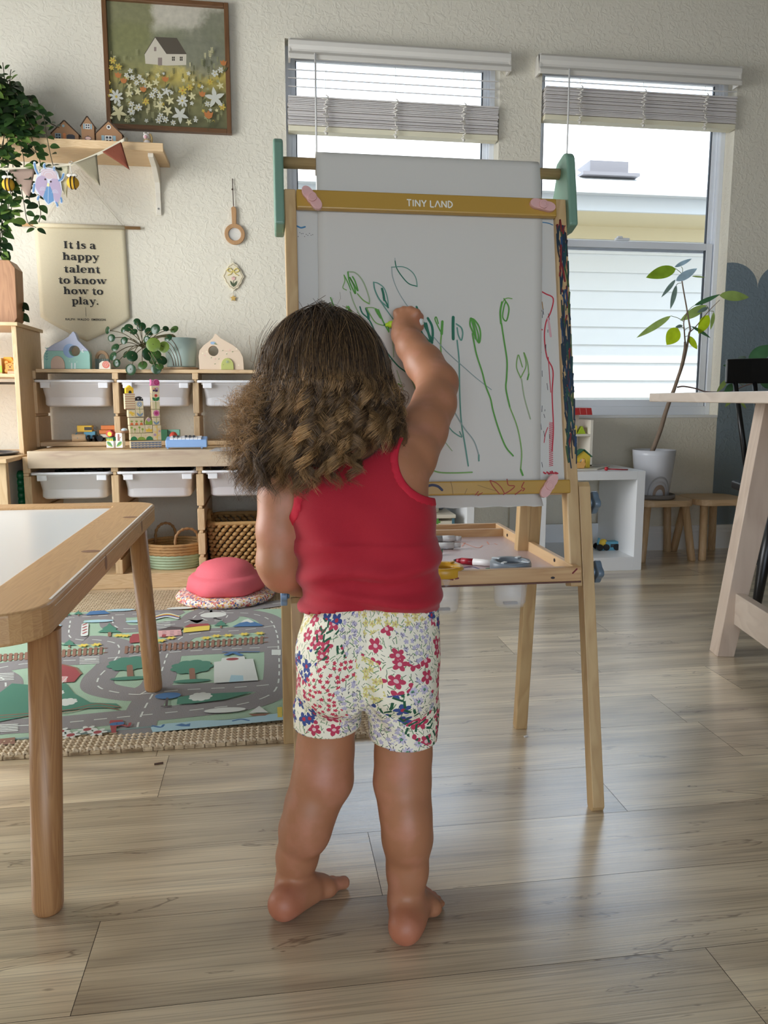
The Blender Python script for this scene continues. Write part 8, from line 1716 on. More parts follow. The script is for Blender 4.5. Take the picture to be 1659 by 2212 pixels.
# feet: heel, sole, ball and five toes
def foot(hx, tx, medial, ank):
    hz = .0225; d = tx-hx; d[2] = 0; L_ = np.linalg.norm(d); d /= L_; s_ = np.array([d[1], -d[0], 0])*medial; zz = np.array([0, 0, 1.])
    B_.cap(hx+zz*0+d*.001, ank, .0215, .0245, .012); B_.cap(hx-zz*.001+d*.001, hx+d*.03, .0215, .0190, .012)
    mid = hx+d*L_*.50; B_.cap(hx+d*.02-zz*.002, mid+s_*.006-zz*.004, .020, .0175, .014); B_.cap(ank+d*.006-zz*.008, hx+d*L_*.72-zz*.006+s_*.004, .0185, .0135, .014)
    bl1, bl2 = hx+d*L_*.76+s_*.014, hx+d*L_*.68-s_*.017; bl1[2] = .0145; bl2[2] = .013; B_.cap(bl1, bl2, .0145, .013, .010); B_.cap(mid, (bl1+bl2)/2, .0175, .014, .012)
    for i, (o_s, ext, r) in enumerate(((.0165, .245, .0098), (.0055, .25, .0070), (-.0035, .22, .0066), (-.0120, .17, .0062), (-.0195, .10, .0060))):
        base = hx+d*L_*.78+s_*o_s*.9; base[2] = .011; k1 = hx+d*L_*(.80+ext*.45)+s_*o_s*1.02; k1[2] = r+.0045; tip = hx+d*L_*(.80+ext)+s_*o_s*1.06; tip[2] = r+.0004
        B_.cap(base, k1, .0095 if i == 0 else .0075, r*.95, .003, .02); B_.cap(k1, tip, r*.92, r*1.04, .0012, .02)
foot(CZ3(613, 1952, .0225), CZ3(720, 1884, .0225), 1, legL[-1]); foot(CZ3(875, 2002, .0225), CZ3(930, 1915, .0225), -1, legR[-1])
# shoulders, neck, head
shL, shR = C3(615, 1068, 1.168), C3(878, 985, 1.195)
B_.cap(C3(700, 1050, 1.178), shL, .046, .038, .02); B_.cap(C3(845, 1020, 1.175), shR, .050, .044, .02)
B_.cap(C3(760, 1020, 1.185), C3(725, 900, 1.18), .042, .034, .025)
B_.ell(headc, (.071, .084, .086), .01, FY); B_.ell(headc+face*.030+np.array([0, 0, -.030]), (.057, .056, .058), .02, FY)
rt = np.array([face[1], -face[0], 0]); rt /= np.linalg.norm(rt); up = np.array([0, 0, 1.])
def fp(x, y, z): return headc+rt*x+np.array([face[0], face[1], 0])*y+up*z
B_.cap(fp(0, .084, -.008), fp(0, .093, -.022), .0055, .0085, .010, .02); B_.ell(fp(.007, .087, -.025), (.006, .006, .005), .004, pad=.02); B_.ell(fp(-.007, .087, -.025), (.006, .006, .005), .004, pad=.02)
B_.ell(fp(.034, .058, -.030), (.024, .022, .022), .02, pad=.03); B_.ell(fp(-.034, .058, -.030), (.024, .022, .022), .02, pad=.03); B_.ell(fp(0, .066, -.070), (.018, .016, .014), .016, pad=.03)
B_.cap(fp(-.012, .0815, -.043), fp(.012, .0815, -.043), .0045, .0045, .005, .02); B_.cap(fp(-.010, .080, -.051), fp(.010, .080, -.051), .0055, .0055, .004, .02)
for s in (-1, 1):
    B_.ell(fp(s*.071, .002, -.014), (.0075, .017, .024), .006, FY+s*.3, pad=.03)
# left arm, forearm across the tummy, hand
aL = [C3(610, 1072, 1.165), C3(604, 1145, 1.155), C3(602, 1215, 1.152), C3(611, 1233, 1.158)]; B_.chain(aL, [.0365, .0340, .0325, .0318], .008)
fL = [C3(611, 1233, 1.158), C3(650, 1246, 1.205), C3(700, 1244, 1.255), C3(735, 1236, 1.278)]; B_.chain(fL, [.0318, .0300, .0245, .0200], .008)
hL = C3(768, 1228, 1.285); B_.cap(fL[-1], hL, .019, .019, .008); 
hd = np.array([.95, .12, .05]); hd /= np.linalg.norm(hd); hu = np.array([0, .1, 1.])
for i, l in enumerate((.030, .034, .032, .025)):
    b0_ = hL+hd*.012+hu*(.014-.0095*i); m1_ = b0_+hd*l*.6; t1_ = m1_+hd*l*.35+np.array([0, -.010, -.004]); B_.cap(b0_, m1_, .0078, .0072, .003, .02); B_.cap(m1_, t1_, .0072, .0064, .003, .02)
B_.cap(hL+hu*.012-hd*.006, hL+hu*.028+hd*.012, .0090, .0078, .004, .02); B_.cap(hL+hu*.028+hd*.012, hL+hu*.032+hd*.026, .0078, .007, .003, .02)
# right arm raised to the paper
aR = [C3(884, 985, 1.200), C3(912, 930, 1.245), C3(938, 872, 1.295), C3(945, 828, 1.335)]; B_.chain(aR, [.0425, .0390, .0350, .0335], .010)
fR = [C3(945, 828, 1.335), C3(916, 785, 1.385), C3(889, 748, 1.430), C3(874, 722, 1.462)]; B_.chain(fR, [.0335, .0325, .0270, .0228], .010)
# marker axis and the fist around it
tip = PN(829, 702, EO+EW*(-.0055), EW); tipc = np.array([tip.dot(_R), tip.dot(FH), tip.z]); mend = C3(914, 695, 1.468)
max_ = mend-tipc; mlen = np.linalg.norm(max_); md_ = max_/mlen
palm = C3(880, 704, 1.478); B_.cap(fR[-1], palm, .0228, .0235, .010); B_.ell(palm+np.array([0, 0, .004]), (.0265, .020, .0225), .010)
fup = np.array([0, .25, 1.]); fup -= md_*(fup@md_); fup /= np.linalg.norm(fup); ffw = np.cross(fup, md_); ffw = ffw if ffw[1] > 0 else -ffw
for i, (t, l) in enumerate(((.40, 1.0), (.56, 1.05), (.72, 1.0), (.86, .86))):     # index ... little finger along the pen
    q = tipc+max_*t; kn = q+fup*(.0165, .0195, .0185, .0130)[i]-ffw*.010; p1 = q+fup*.0150*l+ffw*.0085; p2 = q-fup*.004+ffw*.0165*l; p3 = q-fup*.0145*l+ffw*.004
    B_.cap(palm*.45+kn*.55-ffw*.004, kn, .0095, .0088, .004, .02); B_.cap(kn, p1, .0088, .0080, .0025, .02); B_.cap(p1, p2, .0080, .0074, .0025, .02); B_.cap(p2, p3, .0074, .0068, .0025, .02)
q = tipc+max_*.42; B_.cap(palm-fup*.012-md_*.010, q-fup*.016-ffw*.006, .0110, .0090, .005, .02); B_.cap(q-fup*.016-ffw*.006, tipc+max_*.34-fup*.006-ffw*.009, .0088, .0074, .003, .02)
V, Qb = nets(B_); V = smooth(V, Qb, 2)
# skin
def skin_mat():
    m, nt, b = nodes('skin'); L = nt.links; at = N(nt, 'ShaderNodeAttribute'); at.attribute_name = 'flush'
    tc = N(nt, 'ShaderNodeTexCoord'); no = N(nt, 'ShaderNodeTexNoise'); no.inputs['Scale'].default_value = 26; no.inputs['Detail'].default_value = 4; L.new(tc.outputs['Object'], no.inputs['Vector'])
    mx = N(nt, 'ShaderNodeMix', data_type='RGBA'); mx.inputs[6].default_value = lin((170, 116, 84)); mx.inputs[7].default_value = lin((190, 104, 84)); L.new(at.outputs['Fac'], mx.inputs[0])
    m2 = N(nt, 'ShaderNodeMix', data_type='RGBA'); m2.inputs[7].default_value = lin((202, 138, 118)); mr = N(nt, 'ShaderNodeMapRange'); mr.inputs['From Min'].default_value = .5; mr.inputs['From Max'].default_value = .75; mr.inputs['To Max'].default_value = .5; L.new(no.outputs['Fac'], mr.inputs['Value']); L.new(mr.outputs[0], m2.inputs[0]); L.new(mx.outputs[2], m2.inputs[6])
    L.new(m2.outputs[2], b.inputs['Base Color']); b.inputs['Roughness'].default_value = .5; b.inputs['Subsurface Weight'].default_value = .08; b.inputs['Subsurface Radius'].default_value = (.010, .004, .0025); b.inputs['Subsurface Scale'].default_value = .8
    n2 = N(nt, 'ShaderNodeTexNoise'); n2.inputs['Scale'].default_value = 400; L.new(tc.outputs['Object'], n2.inputs['Vector']); bp = N(nt, 'ShaderNodeBump'); bp.inputs['Strength'].default_value = .12; bp.inputs['Distance'].default_value = .0006; L.new(n2.outputs['Fac'], bp.inputs['Height']); L.new(bp.outputs[0], b.inputs['Normal']); return m
person = mesh_np('person', V, Qb, [skin_mat()])
tag(person, 'barefoot curly-haired toddler in red tank top and floral shorts drawing at the easel', 'person')
fl_v = np.zeros(len(V), np.float32)
for c, r, a in ((CZ3(613, 1958, .02), .035, 1.), (CZ3(875, 2008, .02), .035, 1.), (C3(697, 1690, 1.06), .030, .25), (C3(869, 1665, 1.04), .028, .3), (C3(965, 840, 1.32), .03, .5), (C3(905, 690, 1.48), .03, .6), (CZ3(730, 1886, .01), .025, .8), (CZ3(938, 1922, .01), .03, .8), (C3(600, 1260, 1.13), .03, .4)):
    fl_v = np.maximum(fl_v, a*np.clip(1-np.linalg.norm(V-c, axis=1)/r, 0, 1).astype(np.float32))
if len(person.data.vertices) == len(fl_v): person.data.attributes.new('flush', 'FLOAT', 'POINT').data.foreach_set('value', fl_v)
for s in (-1, 1):
    c = fp(s*.026, .0735, -.006); ve = []; mbx = MB(); w3 = toworld(np.array([c]))[0]; fd = toworld(np.array([face]))[0]
    mbx.ball(w3, .0115, 20, 0).ball(Vector(w3)+Vector(fd)*.0085, .0045, 12, 1); mbx.build('eye', [mat('eye_white', (226, 222, 216), .2), mat('eye_brown', (60, 40, 28), .15)], person)
    nz_ = toworld(np.array([fp(s*.026, .082, .012)]))[0]; MB().tube([Vector(w3)+Vector((0, 0, .017))+Vector(fd)*.004-Vector(toworld(np.array([rt*.012]))[0]), Vector(w3)+Vector((0, 0, .021))+Vector(fd)*.010, Vector(w3)+Vector((0, 0, .016))+Vector(fd)*.004+Vector(toworld(np.array([rt*.012]))[0])], [.001, .0016, .001], 6).build('eyebrow', mat('brow', (84, 62, 46), .8), person)

# tank top
T_ = Field(LO, HI, H_); T_.chain(legL[:2], rL[:2], .01); T_.chain(legR[:2], rR[:2], .01); add_hips(T_); add_torso(T_, .03); T_.d -= .0015; T_.cap(C3(700, 1050, 1.178), C3(652, 1062, 1.172), .048, .040, .02); T_.cap(C3(845, 1020, 1.175), C3(872, 992, 1.19), .050, .044, .02)
T_.cap(C3(760, 1030, 1.18), C3(765, 985, 1.185), .050, .040, .03)
X, Y, Z = np.meshgrid(*T_.ax, indexing='ij', sparse=True)
def zof(px, py, f): return C3(px, py, f)[2]
zh = zof(806, 1333, 1.075); rc = C3(806, 1333, 1.075)[0]; z1240 = zof(800, 1250, 1.09); z1300 = zof(800, 1300, 1.09)
back = np.clip((1.20-Y)/.06, 0, 1)
fold = (.0048*np.sin((Z-z1300)*190+(X-rc)*14+np.sin((X-rc)*30)*.8)*np.exp(-((Z-z1300+.012)/.035)**2)+.0058*np.sin((Z-z1240)*135-(X-rc)*30+np.sin((X-rc)*22)*1.2)*np.exp(-((Z-z1240)/.030)**2)+.0012*np.sin(X*60+Z*90))*1.0
fold = np.maximum(fold, -.0030)
T_.d = T_.d-.0065-np.where(Z < z1240+.05, .0025, 0)*1.0-fold.astype(np.float32)
hem = zh+.010*(1-((X-rc)/.09)**2)
def cyl_cut(px, py, r, f=1.12): c = C3(px, py, f); s = c[2]-CAM_H; return r*f/1.12-np.sqrt(((X/Y*f)-c[0])**2+(((Z-CAM_H)/Y*f)-s)**2)
arm_r = (cyl_cut(947, 990, .058), cyl_cut(545, 1072, .0605)); neck = Z-zof(760, 985, 1.12)-.15*0
nk = C3(752, 985, 1.12); neckcut = .055-np.sqrt((X-nk[0])**2+(Z-nk[2]-.045)**2)+0*Y
d = T_.d
for c in (hem-Z, arm_r[0], arm_r[1], Z-zof(780, 945, 1.12), neckcut): d = np.maximum(d, c.astype(np.float32))
top = T_.copy(); top.d = d.astype(np.float32); V2, Q2 = nets(top); V2 = smooth(V2, Q2, 1)
RED = mat('red_cotton', (166, 12, 36), .82, bump=.25, bscale=900, sheen=.15)
tt = mesh_np('tank_top', V2, Q2, [RED], person)
# bound edges around the armholes
for kcut, nm in ((0, 'armhole_binding'), (1, 'armhole_binding')):
    Tb = T_.copy(); band_d = np.maximum(T_.d-.0012, np.maximum(arm_r[kcut]-.0008, -(arm_r[kcut]+.0115)))
    for c in (hem-Z, arm_r[1-kcut], Z-zof(780, 945, 1.12), neckcut): band_d = np.maximum(band_d, c.astype(np.float32))
    Tb.d = band_d.astype(np.float32); V3, Q3 = nets(Tb)
    if len(Q3): V3 = smooth(V3, Q3, 1); b_ = mesh_np(nm, V3, Q3, [mat('red_binding', (196, 28, 52), .8, bump=.3, bscale=700)], tt)

# floral shorts
def floral():
    m, nt, b = nodes('floral_cotton'); L = nt.links; tc = N(nt, 'ShaderNodeTexCoord'); sx = N(nt, 'ShaderNodeSeparateXYZ'); L.new(tc.outputs['Object'], sx.inputs[0])
    def math_(op, a, b_=None, c_=None):
        n = N(nt, 'ShaderNodeMath', operation=op)
        for i, q in enumerate((a, b_, c_)):
            if q is None: continue
            if isinstance(q, (int, float)): n.inputs[i].default_value = q
            else: L.new(q, n.inputs[i])
        return n.outputs[0]
    # unwrap around the vertical axis of the hips
    cw = toworld(np.array([C3(796, 1430, 1.13)]))[0]-RW3
    dx = math_('SUBTRACT', sx.outputs[0], float(cw[0])); dy = math_('SUBTRACT', sx.outputs[1], float(cw[1])+.02)
    u = math_('MULTIPLY', math_('ARCTAN2', dx, math_('MULTIPLY', dy, -1)), .105); cx = N(nt, 'ShaderNodeCombineXYZ'); L.new(u, cx.inputs[0]); L.new(sx.outputs[2], cx.inputs[1]); base = cx.outputs[0]
    no = N(nt, 'ShaderNodeTexNoise'); no.inputs['Scale'].default_value = 60; L.new(base, no.inputs['Vector']); wv = N(nt, 'ShaderNodeMix', data_type='VECTOR'); wv.inputs[0].default_value = .004; L.new(base, wv.inputs[4]); L.new(no.outputs['Color'], wv.inputs[5]); P = wv.outputs[1]
    reg = N(nt, 'ShaderNodeTexVoronoi', voronoi_dimensions='2D'); reg.inputs['Scale'].default_value = 22; L.new(P, reg.inputs['Vector']); rs = N(nt, 'ShaderNodeSeparateColor'); L.new(reg.outputs['Color'], rs.inputs[0]); region = rs.outputs[0]
    col = None; cur = lin((240, 234, 214))
    def over(fac, c):
        nonlocal cur
        mx = N(nt, 'ShaderNodeMix', data_type='RGBA'); L.new(fac, mx.inputs[0])
        if isinstance(cur, tuple): mx.inputs[6].default_value = cur
        else: L.new(cur, mx.inputs[6])
        mx.inputs[7].default_value = lin(c); cur = mx.outputs[2]
    def cell(scale, off, rnd=.75):
        mp = N(nt, 'ShaderNodeMapping'); mp.inputs['Location'].default_value = (off, off*1.7, 0); mp.inputs['Scale'].default_value = (scale,)*3; L.new(P, mp.inputs['Vector'])
        v = N(nt, 'ShaderNodeTexVoronoi', voronoi_dimensions='2D'); v.inputs['Scale'].default_value = 1; v.inputs['Randomness'].default_value = rnd; L.new(mp.outputs[0], v.inputs['Vector'])
        df = N(nt, 'ShaderNodeVectorMath', operation='SUBTRACT'); L.new(mp.outputs[0], df.inputs[0]); L.new(v.outputs['Position'], df.inputs[1]); s = N(nt, 'ShaderNodeSeparateXYZ'); L.new(df.outputs[0], s.inputs[0]); cc = N(nt, 'ShaderNodeSeparateColor'); L.new(v.outputs['Color'], cc.inputs[0])
        return v.outputs['Distance'], s.outputs[0], s.outputs[1], cc.outputs[0], cc.outputs[1]
    def inreg(lo, hi, src=None): src = region if src is None else src; return math_('MULTIPLY', math_('GREATER_THAN', src, lo), math_('LESS_THAN', src, hi))
    def flowers(scale, off, n, rad, c, centre, lo, hi, keep=1.0, depth=.3):
        D_, x, y, r1, r2 = cell(scale, off); a = math_('ADD', math_('ARCTAN2', y, x), math_('MULTIPLY', r1, 6.0)); pet = math_('ADD', math_('MULTIPLY', math_('ABSOLUTE', math_('COSINE', math_('MULTIPLY', a, n/2))), rad*depth*1.6), rad*(1-depth)*.75)
        f = math_('MULTIPLY', math_('LESS_THAN', D_, pet), inreg(lo, hi))
        if keep < 1: f = math_('MULTIPLY', f, math_('LESS_THAN', r2, keep))
        over(f, c)
        if centre: over(math_('MULTIPLY', f, math_('LESS_THAN', D_, rad*.28)), centre)
    def strokes_(scale, off, wd, ln, c, lo, hi, ang=.3, keep=1.0):
        D_, x, y, r1, r2 = cell(scale, off, 1); a = math_('MULTIPLY_ADD', r1, 2.4, .4); ca, sa = math_('COSINE', a), math_('SINE', a); uu = math_('ADD', math_('MULTIPLY', x, ca), math_('MULTIPLY', y, sa)); vv = math_('SUBTRACT', math_('MULTIPLY', y, ca), math_('MULTIPLY', x, sa))
        f = math_('MULTIPLY', math_('LESS_THAN', math_('ABSOLUTE', vv), wd), math_('LESS_THAN', math_('ABSOLUTE', uu), ln)); f = math_('MULTIPLY', f, inreg(lo, hi))
        if keep < 1: f = math_('MULTIPLY', f, math_('LESS_THAN', r2, keep))
        over(f, c)
    strokes_(190, 3, .07, .45, (60, 92, 66), 0, 1, keep=.35); strokes_(120, 7, .07, .5, (120, 152, 110), 0, 1, keep=.6)
    flowers(105, 1.3, 5, .36, (186, 178, 200), None, .0, .10); flowers(62, 5.2, 9, .42, (196, 188, 208), (98, 150, 118), .10, .20)
    flowers(175, 2.1, 4, .40, (66, 88, 142), None, .20, .36); flowers(46, 8.3, 5, .44, (188, 58, 88), (224, 190, 190), .36, .58, depth=.34); flowers(46, 4.4, 5, .44, (58, 78, 140), (176, 50, 70), .58, .82, depth=.34)
    flowers(120, 9.1, 5, .34, (200, 60, 84), None, .82, .90); flowers(80, 6.6, 5, .38, (216, 206, 130), (190, 160, 120), .90, 1.0, depth=.4)
    strokes_(85, 13, .13, .5, (36, 88, 62), .54, .60); flowers(210, 11.7, 4, .4, (164, 40, 60), None, .18, .27, keep=.5); strokes_(230, 21, .09, .4, (46, 52, 70), .0, .3, keep=.4)
    # centre seam
    L.new(cur, b.inputs['Base Color']); b.inputs['Roughness'].default_value = .8; n3 = N(nt, 'ShaderNodeTexNoise'); n3.inputs['Scale'].default_value = 900; L.new(tc.outputs['Object'], n3.inputs['Vector']); bp = N(nt, 'ShaderNodeBump'); bp.inputs['Strength'].default_value = .2; bp.inputs['Distance'].default_value = .001; L.new(n3.outputs['Fac'], bp.inputs['Height']); L.new(bp.outputs[0], b.inputs['Normal']); return m
S_ = Field(LO, HI, H_)
S_.chain(legL[:4], [.0490, .0445, .0435, .046], .006); S_.chain(legR[:4], [.0490, .0450, .0425, .042], .006)
add_hips(S_); add_torso(S_)
cz = C3(790, 1500, 1.07); rr2 = np.sqrt((X-cz[0])**2+(Z-cz[2])**2); an = np.arctan2(Z-cz[2], X-cz[0]); fs_ = .0018*np.sin(an*9+2)*np.exp(-((rr2-.05)/.035)**2)*np.clip(-np.sin(an)+.3, 0, 1)+.0011*np.sin(Z*170+X*50)*np.exp(-((Z-cz[2]+.03)/.02)**2)
S_.d = S_.d-.0058-fs_.astype(np.float32)
seam = .0016*np.exp(-((X-C3(795, 1430, 1.07)[0])/.0022)**2)*(Z > cz[2])
S_.d = S_.d+seam.astype(np.float32)
zL, zR2 = zof(703, 1598, 1.065), zof(873, 1624, 1.045); hz_ = np.where(X < cz[0], zL-.02*(X-C3(703, 1598, 1.065)[0]), zR2-.04*(X-C3(873, 1624, 1.045)[0])) 
S_.d = np.maximum(S_.d, np.maximum((hz_-Z), Z-zh-.010).astype(np.float32)); V4, Q4 = nets(S_); V4 = smooth(V4, Q4, 1); mesh_np('shorts', V4, Q4, [floral()], person)
# shirt hem stitch line
# ------------------------------------------------------------ hair: inner volume and curled strands
hf = Field(LO, HI, .004); cl = lambda px, py, f: C3(px, py, f)
hf.ell(headc+np.array([0, -.004, .002]), (.074, .085, .085), .01)
for a, b_, ra, rb in (((690, 820, 1.155), (665, 940, 1.155), .062, .050), ((735, 820, 1.158), (768, 900, 1.155), .060, .045), ((645, 860, 1.16), (618, 975, 1.155), .046, .032), ((690, 930, 1.15), (705, 975, 1.145), .050, .030)): hf.cap(cl(*a), cl(*b_), ra, rb, .02)
Xh, Yh, Zh = np.meshgrid(*hf.ax, indexing='ij', sparse=True); fc = headc+face*.078+np.array([0, 0, -.035]); hf.d = np.maximum(hf.d, (.070-np.sqrt((Xh-fc[0])**2+(Yh-fc[1])**2+((Zh-fc[2])/1.15)**2)).astype(np.float32)); hf.d = hf.d+(.003*np.sin(Xh*150+Zh*40)*np.sin(Zh*120)).astype(np.float32)
V5, Q5 = nets(hf); V5 = smooth(V5, Q5, 1); n5 = len(V5)
R3 = np.random.default_rng(11); SV, SC, SR = [], [], []; NP = 34
dark, mid_, gold, pale = [np.array(lin(c)[:3]) for c in ((40, 30, 25), (98, 74, 56), (218, 172, 116), (190, 165, 130))]
def lock(phi, th0, zend, flare, amp, nst, wd, goldness, pitch=.040, rad=.00036, tgt=None, NPp=NP, jit=.0012, amp0=.08, dpw=1.0):
    s = np.linspace(0, 1, NPp); thm = math.pi/2; nu = .50
    th = np.where(s < nu, th0+(thm-th0)*np.sin(s/nu*math.pi/2), thm); rad_f = 1.10+.20*np.clip(s/nu, 0, 1)**1.3+(flare)*np.clip((s-nu)/(1-nu), 0, 1)**1.2
    ph = phi+.28*(1-s)*math.cos(phi); a_, b_, c_ = .076, .088, .086
    x = np.sin(th)*np.cos(ph)*a_*rad_f; y = np.sin(th)*np.sin(ph)*b_*rad_f; z = np.cos(th)*c_*np.minimum(rad_f, 1.2); z = z-np.clip((s-nu)/(1-nu), 0, 1)*(headc[2]-zend)
    z = z-np.clip((s/nu), 0, 1)**3*.004
    P = np.stack([x, y, z], 1)+headc
    if tgt is not None:
        w_ = np.clip((s-.25)/.75, 0, 1)**1.4; P[:, :2] = P[:, :2]*(1-w_[:, None])+np.array(tgt)[None]*w_[:, None]
    T3 = np.gradient(P, axis=0); T3 /= np.linalg.norm(T3, axis=1)[:, None]+1e-9; ln = np.concatenate([[0], np.cumsum(np.linalg.norm(np.diff(P, axis=0), axis=1))])
    ref = np.stack([np.cos(ph), np.sin(ph), np.zeros_like(ph)], 1); ref -= T3*(ref*T3).sum(1)[:, None]; ref /= np.linalg.norm(ref, axis=1)[:, None]+1e-9; bi = np.cross(T3, ref)
    p0 = R3.uniform(0, 6.28); hand = R3.choice([-1, 1], p=[.15, .85]); pit = pitch*(1.45-.70*s); phs = hand*2*np.pi*np.concatenate([[0], np.cumsum(np.diff(ln)/pit[1:])])+p0; A = amp*(amp0+(1-amp0)*np.clip((s-.38)/.30, 0, 1)**1.5)
    gf = R3.uniform(.0, 1.)
    for k in range(nst):
        o1, o2 = R3.normal(0, 1), R3.normal(0, 1); spread = wd*(1.5-1.15*np.clip(s/.6, 0, 1)**1.1); dp = R3.uniform(-.7, .7)*dpw; cv = R3.uniform(.62, 1.35); en = R3.uniform(.86, 1.0); ss = s*en; 
        Pk = np.stack([np.interp(ss, s, P[:, c]) for c in range(3)], 1); rk = np.stack([np.interp(ss, s, ref[:, c]) for c in range(3)], 1); bk = np.stack([np.interp(ss, s, bi[:, c]) for c in range(3)], 1); pk = np.interp(ss, s, phs)+dp; Ak = np.interp(ss, s, A)*(1+R3.normal(0, .12)); sp = np.interp(ss, s, spread)
        w1 = R3.uniform(0, 6.28); wob = jit*np.stack([np.sin(ss*17+w1), np.cos(ss*13+w1*2), np.sin(ss*11+w1*3)], 1)*ss[:, None]
        Pk = Pk+rk*(Ak*np.cos(pk)+o1*sp*.35)[:, None]+bk*(Ak*np.sin(pk)*1.0+o2*sp)[:, None]+wob
        SV.append(Pk); g = np.clip(goldness*(.25+ss)+R3.normal(0, .12), 0, 1)[:, None] if True else 0
        cbase = dark*(1-np.clip(ss*.8, 0, 1)[:, None]*.7)+mid_*np.clip(ss*.8, 0, 1)[:, None]*.7+mid_*.12*R3.uniform(-1, 1); SC.append(np.clip((cbase*(1-g)+gold*g)*cv, 0.003, 1)); SR.append(np.interp(ss, [0, .1, .8, 1], [rad, rad, rad*.8, rad*.25]))
zb = lambda px, py: C3(px, py, 1.12)[2]
def end_for(phi):
    c = math.cos(phi); return zb(650, 1055) if c < -.2 else (zb(720, 1040) if c < .25 else zb(840, 965))
for i in range(250):
    phi = -R3.uniform(-.30, math.pi+.30); c = math.cos(phi); th0 = R3.uniform(.05, 1.25); ze = end_for(phi)+R3.uniform(-.014, .060 if i % 3 else .01)
    if -.2 <= c < .25: ze += R3.uniform(0, .02)
    lock(phi, th0, ze, R3.uniform(.0, .32)+(.22 if c < -.5 else 0), R3.uniform(.0055, .0110), 40, R3.uniform(.0050, .0085), R3.choice([.05, .15, .3, .75], p=[.34, .28, .2, .18]), pitch=R3.uniform(.055, .085), jit=.0018, dpw=R3.uniform(.5, 2.0))
for px, py, f, g in ((655, 1000, 1.05, .75), (745, 985, 1.045, .62), (695, 1015, 1.045, .35), (805, 925, 1.06, .55), (605, 985, 1.07, .40), (842, 915, 1.10, .30), (722, 1035, 1.05, .55), (775, 1000, 1.055, .30), (632, 1040, 1.065, .50), (580, 1015, 1.09, .35), (822, 950, 1.075, .35), (555, 960, 1.11, .3), (675, 1045, 1.06, .2), (765, 1030, 1.06, .25), (665, 955, 1.055, .15), (720, 960, 1.05, .2), (780, 945, 1.055, .15), (630, 975, 1.075, .2), (600, 1045, 1.085, .3), (650, 1060, 1.07, .3)):    # large ringlets on the outside
    t = C3(px, py, f); phi = math.atan2(t[1]-headc[1], t[0]-headc[0]); lock(phi, R3.uniform(.3, .9), t[2]-.012, .2, R3.uniform(.008, .0135), 150, .0040, g, pitch=R3.uniform(.040, .072), tgt=(t[0], t[1]), jit=.0012, dpw=R3.uniform(1.4, 2.1))
for i in range(150):     # smooth layer over the crown
    phi = R3.uniform(-math.pi, math.pi); lock(phi, R3.uniform(.0, .5), headc[2]-R3.uniform(-.01, .05) if math.sin(phi) < .2 else headc[2]+.035, .05, .0025, 22, .008, R3.uniform(0, .3), pitch=.09)
for i in range(70):
    phi = R3.uniform(-2.3, -.8); lock(phi, R3.uniform(.1, .8), headc[2]-R3.uniform(.03, .09), .12, .0045, 30, .0085, R3.uniform(0, .35), pitch=.085, jit=.0016)
for i in range(42):      # frizz at the left and below
    phi = -R3.uniform(math.pi*.72, math.pi*1.12); lock(phi, R3.uniform(.7, 1.4), zb(600, R3.uniform(880, 1050)), R3.uniform(.35, 1.0), R3.uniform(.006, .011), 16, R3.uniform(.010, .020), R3.uniform(.3, .8), pitch=R3.uniform(.022, .035), rad=.00026, jit=.006)
for i in range(12):
    phi = -R3.uniform(-.3, .5); lock(phi, R3.uniform(.7, 1.4), zb(850, R3.uniform(850, 960)), R3.uniform(.1, .40), R3.uniform(.006, .012), 9, .008, R3.uniform(.2, .6), pitch=R3.uniform(.03, .05), rad=.00032, jit=.004)
for i in range(60):      # flyaways round the crown
    phi = R3.uniform(-math.pi, math.pi); lock(phi, R3.uniform(.0, .9), headc[2]-R3.uniform(0, .08), .25, .004, 2, .012, .3, pitch=.07, rad=.00022, jit=.008, amp0=.5)
S3 = np.stack(SV); ns_, npt = S3.shape[:2]; Tn = np.gradient(S3, axis=1); Tn /= np.linalg.norm(Tn, axis=2)[:, :, None]+1e-9; rf = np.cross(Tn, np.array([.3, .2, .93])[None, None]); rf /= np.linalg.norm(rf, axis=2)[:, :, None]+1e-9; bn3 = np.cross(Tn, rf); RR = np.stack(SR)[:, :, None]
ringv = np.stack([S3+RR*(rf*math.cos(a)+bn3*math.sin(a)) for a in (0, 2*PI/3, 4*PI/3)], 2)         # strands, points, 3, xyz
Vh = ringv.reshape(-1, 3); base = (np.arange(ns_)[:, None]*npt+np.arange(npt-1)[None])*3; base = base.reshape(-1); QQ = []
for j in range(3): j2 = (j+1) % 3; QQ.append(np.stack([base+j, base+j2, base+3+j2, base+3+j], 1))
Qh = np.concatenate(QQ)+n5
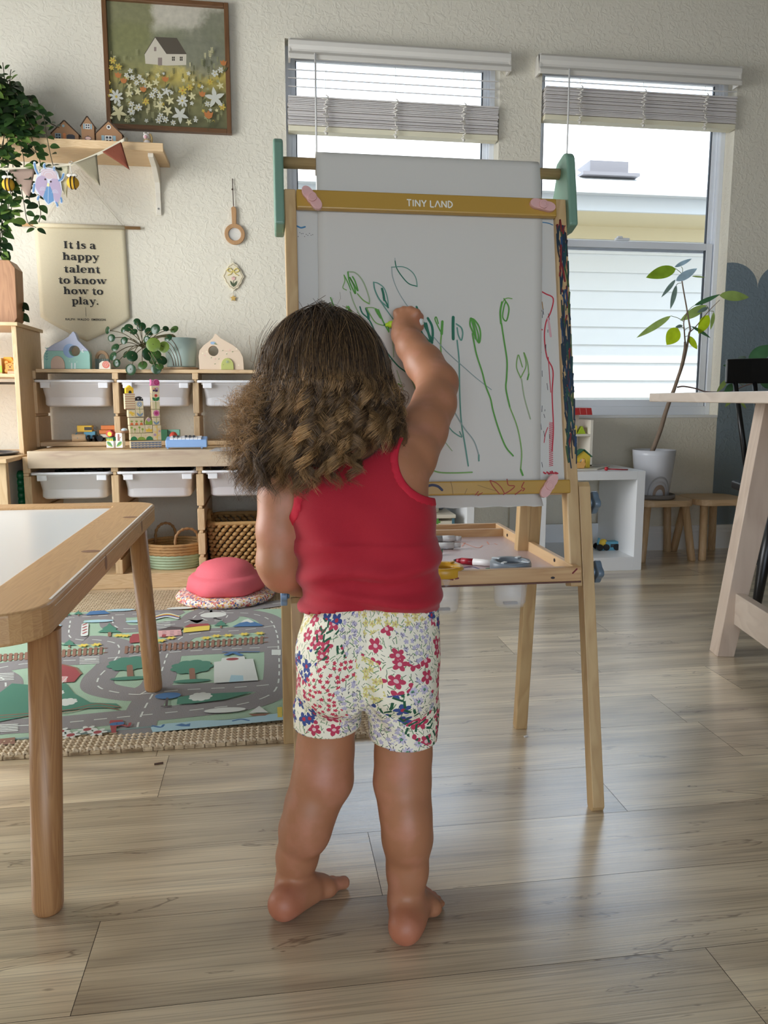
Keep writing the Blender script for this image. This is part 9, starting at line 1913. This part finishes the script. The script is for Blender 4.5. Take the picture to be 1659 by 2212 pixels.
def hair_mat():
    m, nt, b = nodes('curly_hair'); L = nt.links; at = N(nt, 'ShaderNodeAttribute'); at.attribute_name = 'hue'; L.new(at.outputs['Color'], b.inputs['Base Color']); b.inputs['Roughness'].default_value = .38; b.inputs['Specular IOR Level'].default_value = .55
    tl = N(nt, 'ShaderNodeBsdfTranslucent'); L.new(at.outputs['Color'], tl.inputs[0]); ms = N(nt, 'ShaderNodeMixShader'); ms.inputs[0].default_value = .10; L.new(b.outputs[0], ms.inputs[1]); L.new(tl.outputs[0], ms.inputs[2]); L.new(ms.outputs[0], nt.nodes['Material Output'].inputs[0]); return m
allV = np.concatenate([V5, Vh]); allQ = np.concatenate([Q5, Qh]); me = bpy.data.meshes.new('hair')
me.vertices.add(len(allV)); me.vertices.foreach_set('co', (toworld(allV)-RW3).astype(np.float32).ravel()); me.loops.add(allQ.size); me.loops.foreach_set('vertex_index', allQ.astype(np.int32).ravel()); me.polygons.add(len(allQ)); me.polygons.foreach_set('loop_start', np.arange(0, allQ.size, 4, dtype=np.int32)); me.polygons.foreach_set('loop_total', np.full(len(allQ), 4, np.int32)); me.update(calc_edges=True)
me.polygons.foreach_set('use_smooth', np.ones(len(allQ), bool)); colr = np.ones((len(allV), 4), np.float32); colr[:n5, :3] = dark*.85; colr[n5:, :3] = np.repeat(np.stack(SC).reshape(-1, 3), 3, 0); ca = me.color_attributes.new('hue', 'FLOAT_COLOR', 'POINT'); ca.data.foreach_set('color', colr.ravel()); me.materials.append(hair_mat())
ho = bpy.data.objects.new('hair', me); COL.objects.link(ho); ho.parent = person; ho['label'] = 'long curly brown hair with golden ringlets'

# the marker in the fist
tw, ew = Vector(toworld(tipc[None])[0]), Vector(toworld(mend[None])[0]); mk = thing('marker_pen', tw, 'green marker with lime collar held in the right hand, touching the paper', 'marker'); dm_ = (ew-tw)
for nm, t0_, t1_, r0_, r1_, mm in (('tip', .0, .05, .0012, .0022, mat('tip_green', (20, 84, 60), .5)), ('collar', .05, .14, .0030, .0046, mat('lime_collar', (188, 222, 44), .4)), ('collar', .14, .32, .0062, .0068, MATS.get('lime_collar')), ('barrel', .32, .97, .0062, .0062, mat('pen_white', (226, 226, 222), .4)), ('end_plug', .97, 1.0, .0055, .005, MATS.get('pen_white'))):
    MB().tube([tw+dm_*t0_, tw+dm_*t1_], [r0_, r1_], 16).build(nm, mm or MATS['lime_collar'], mk)
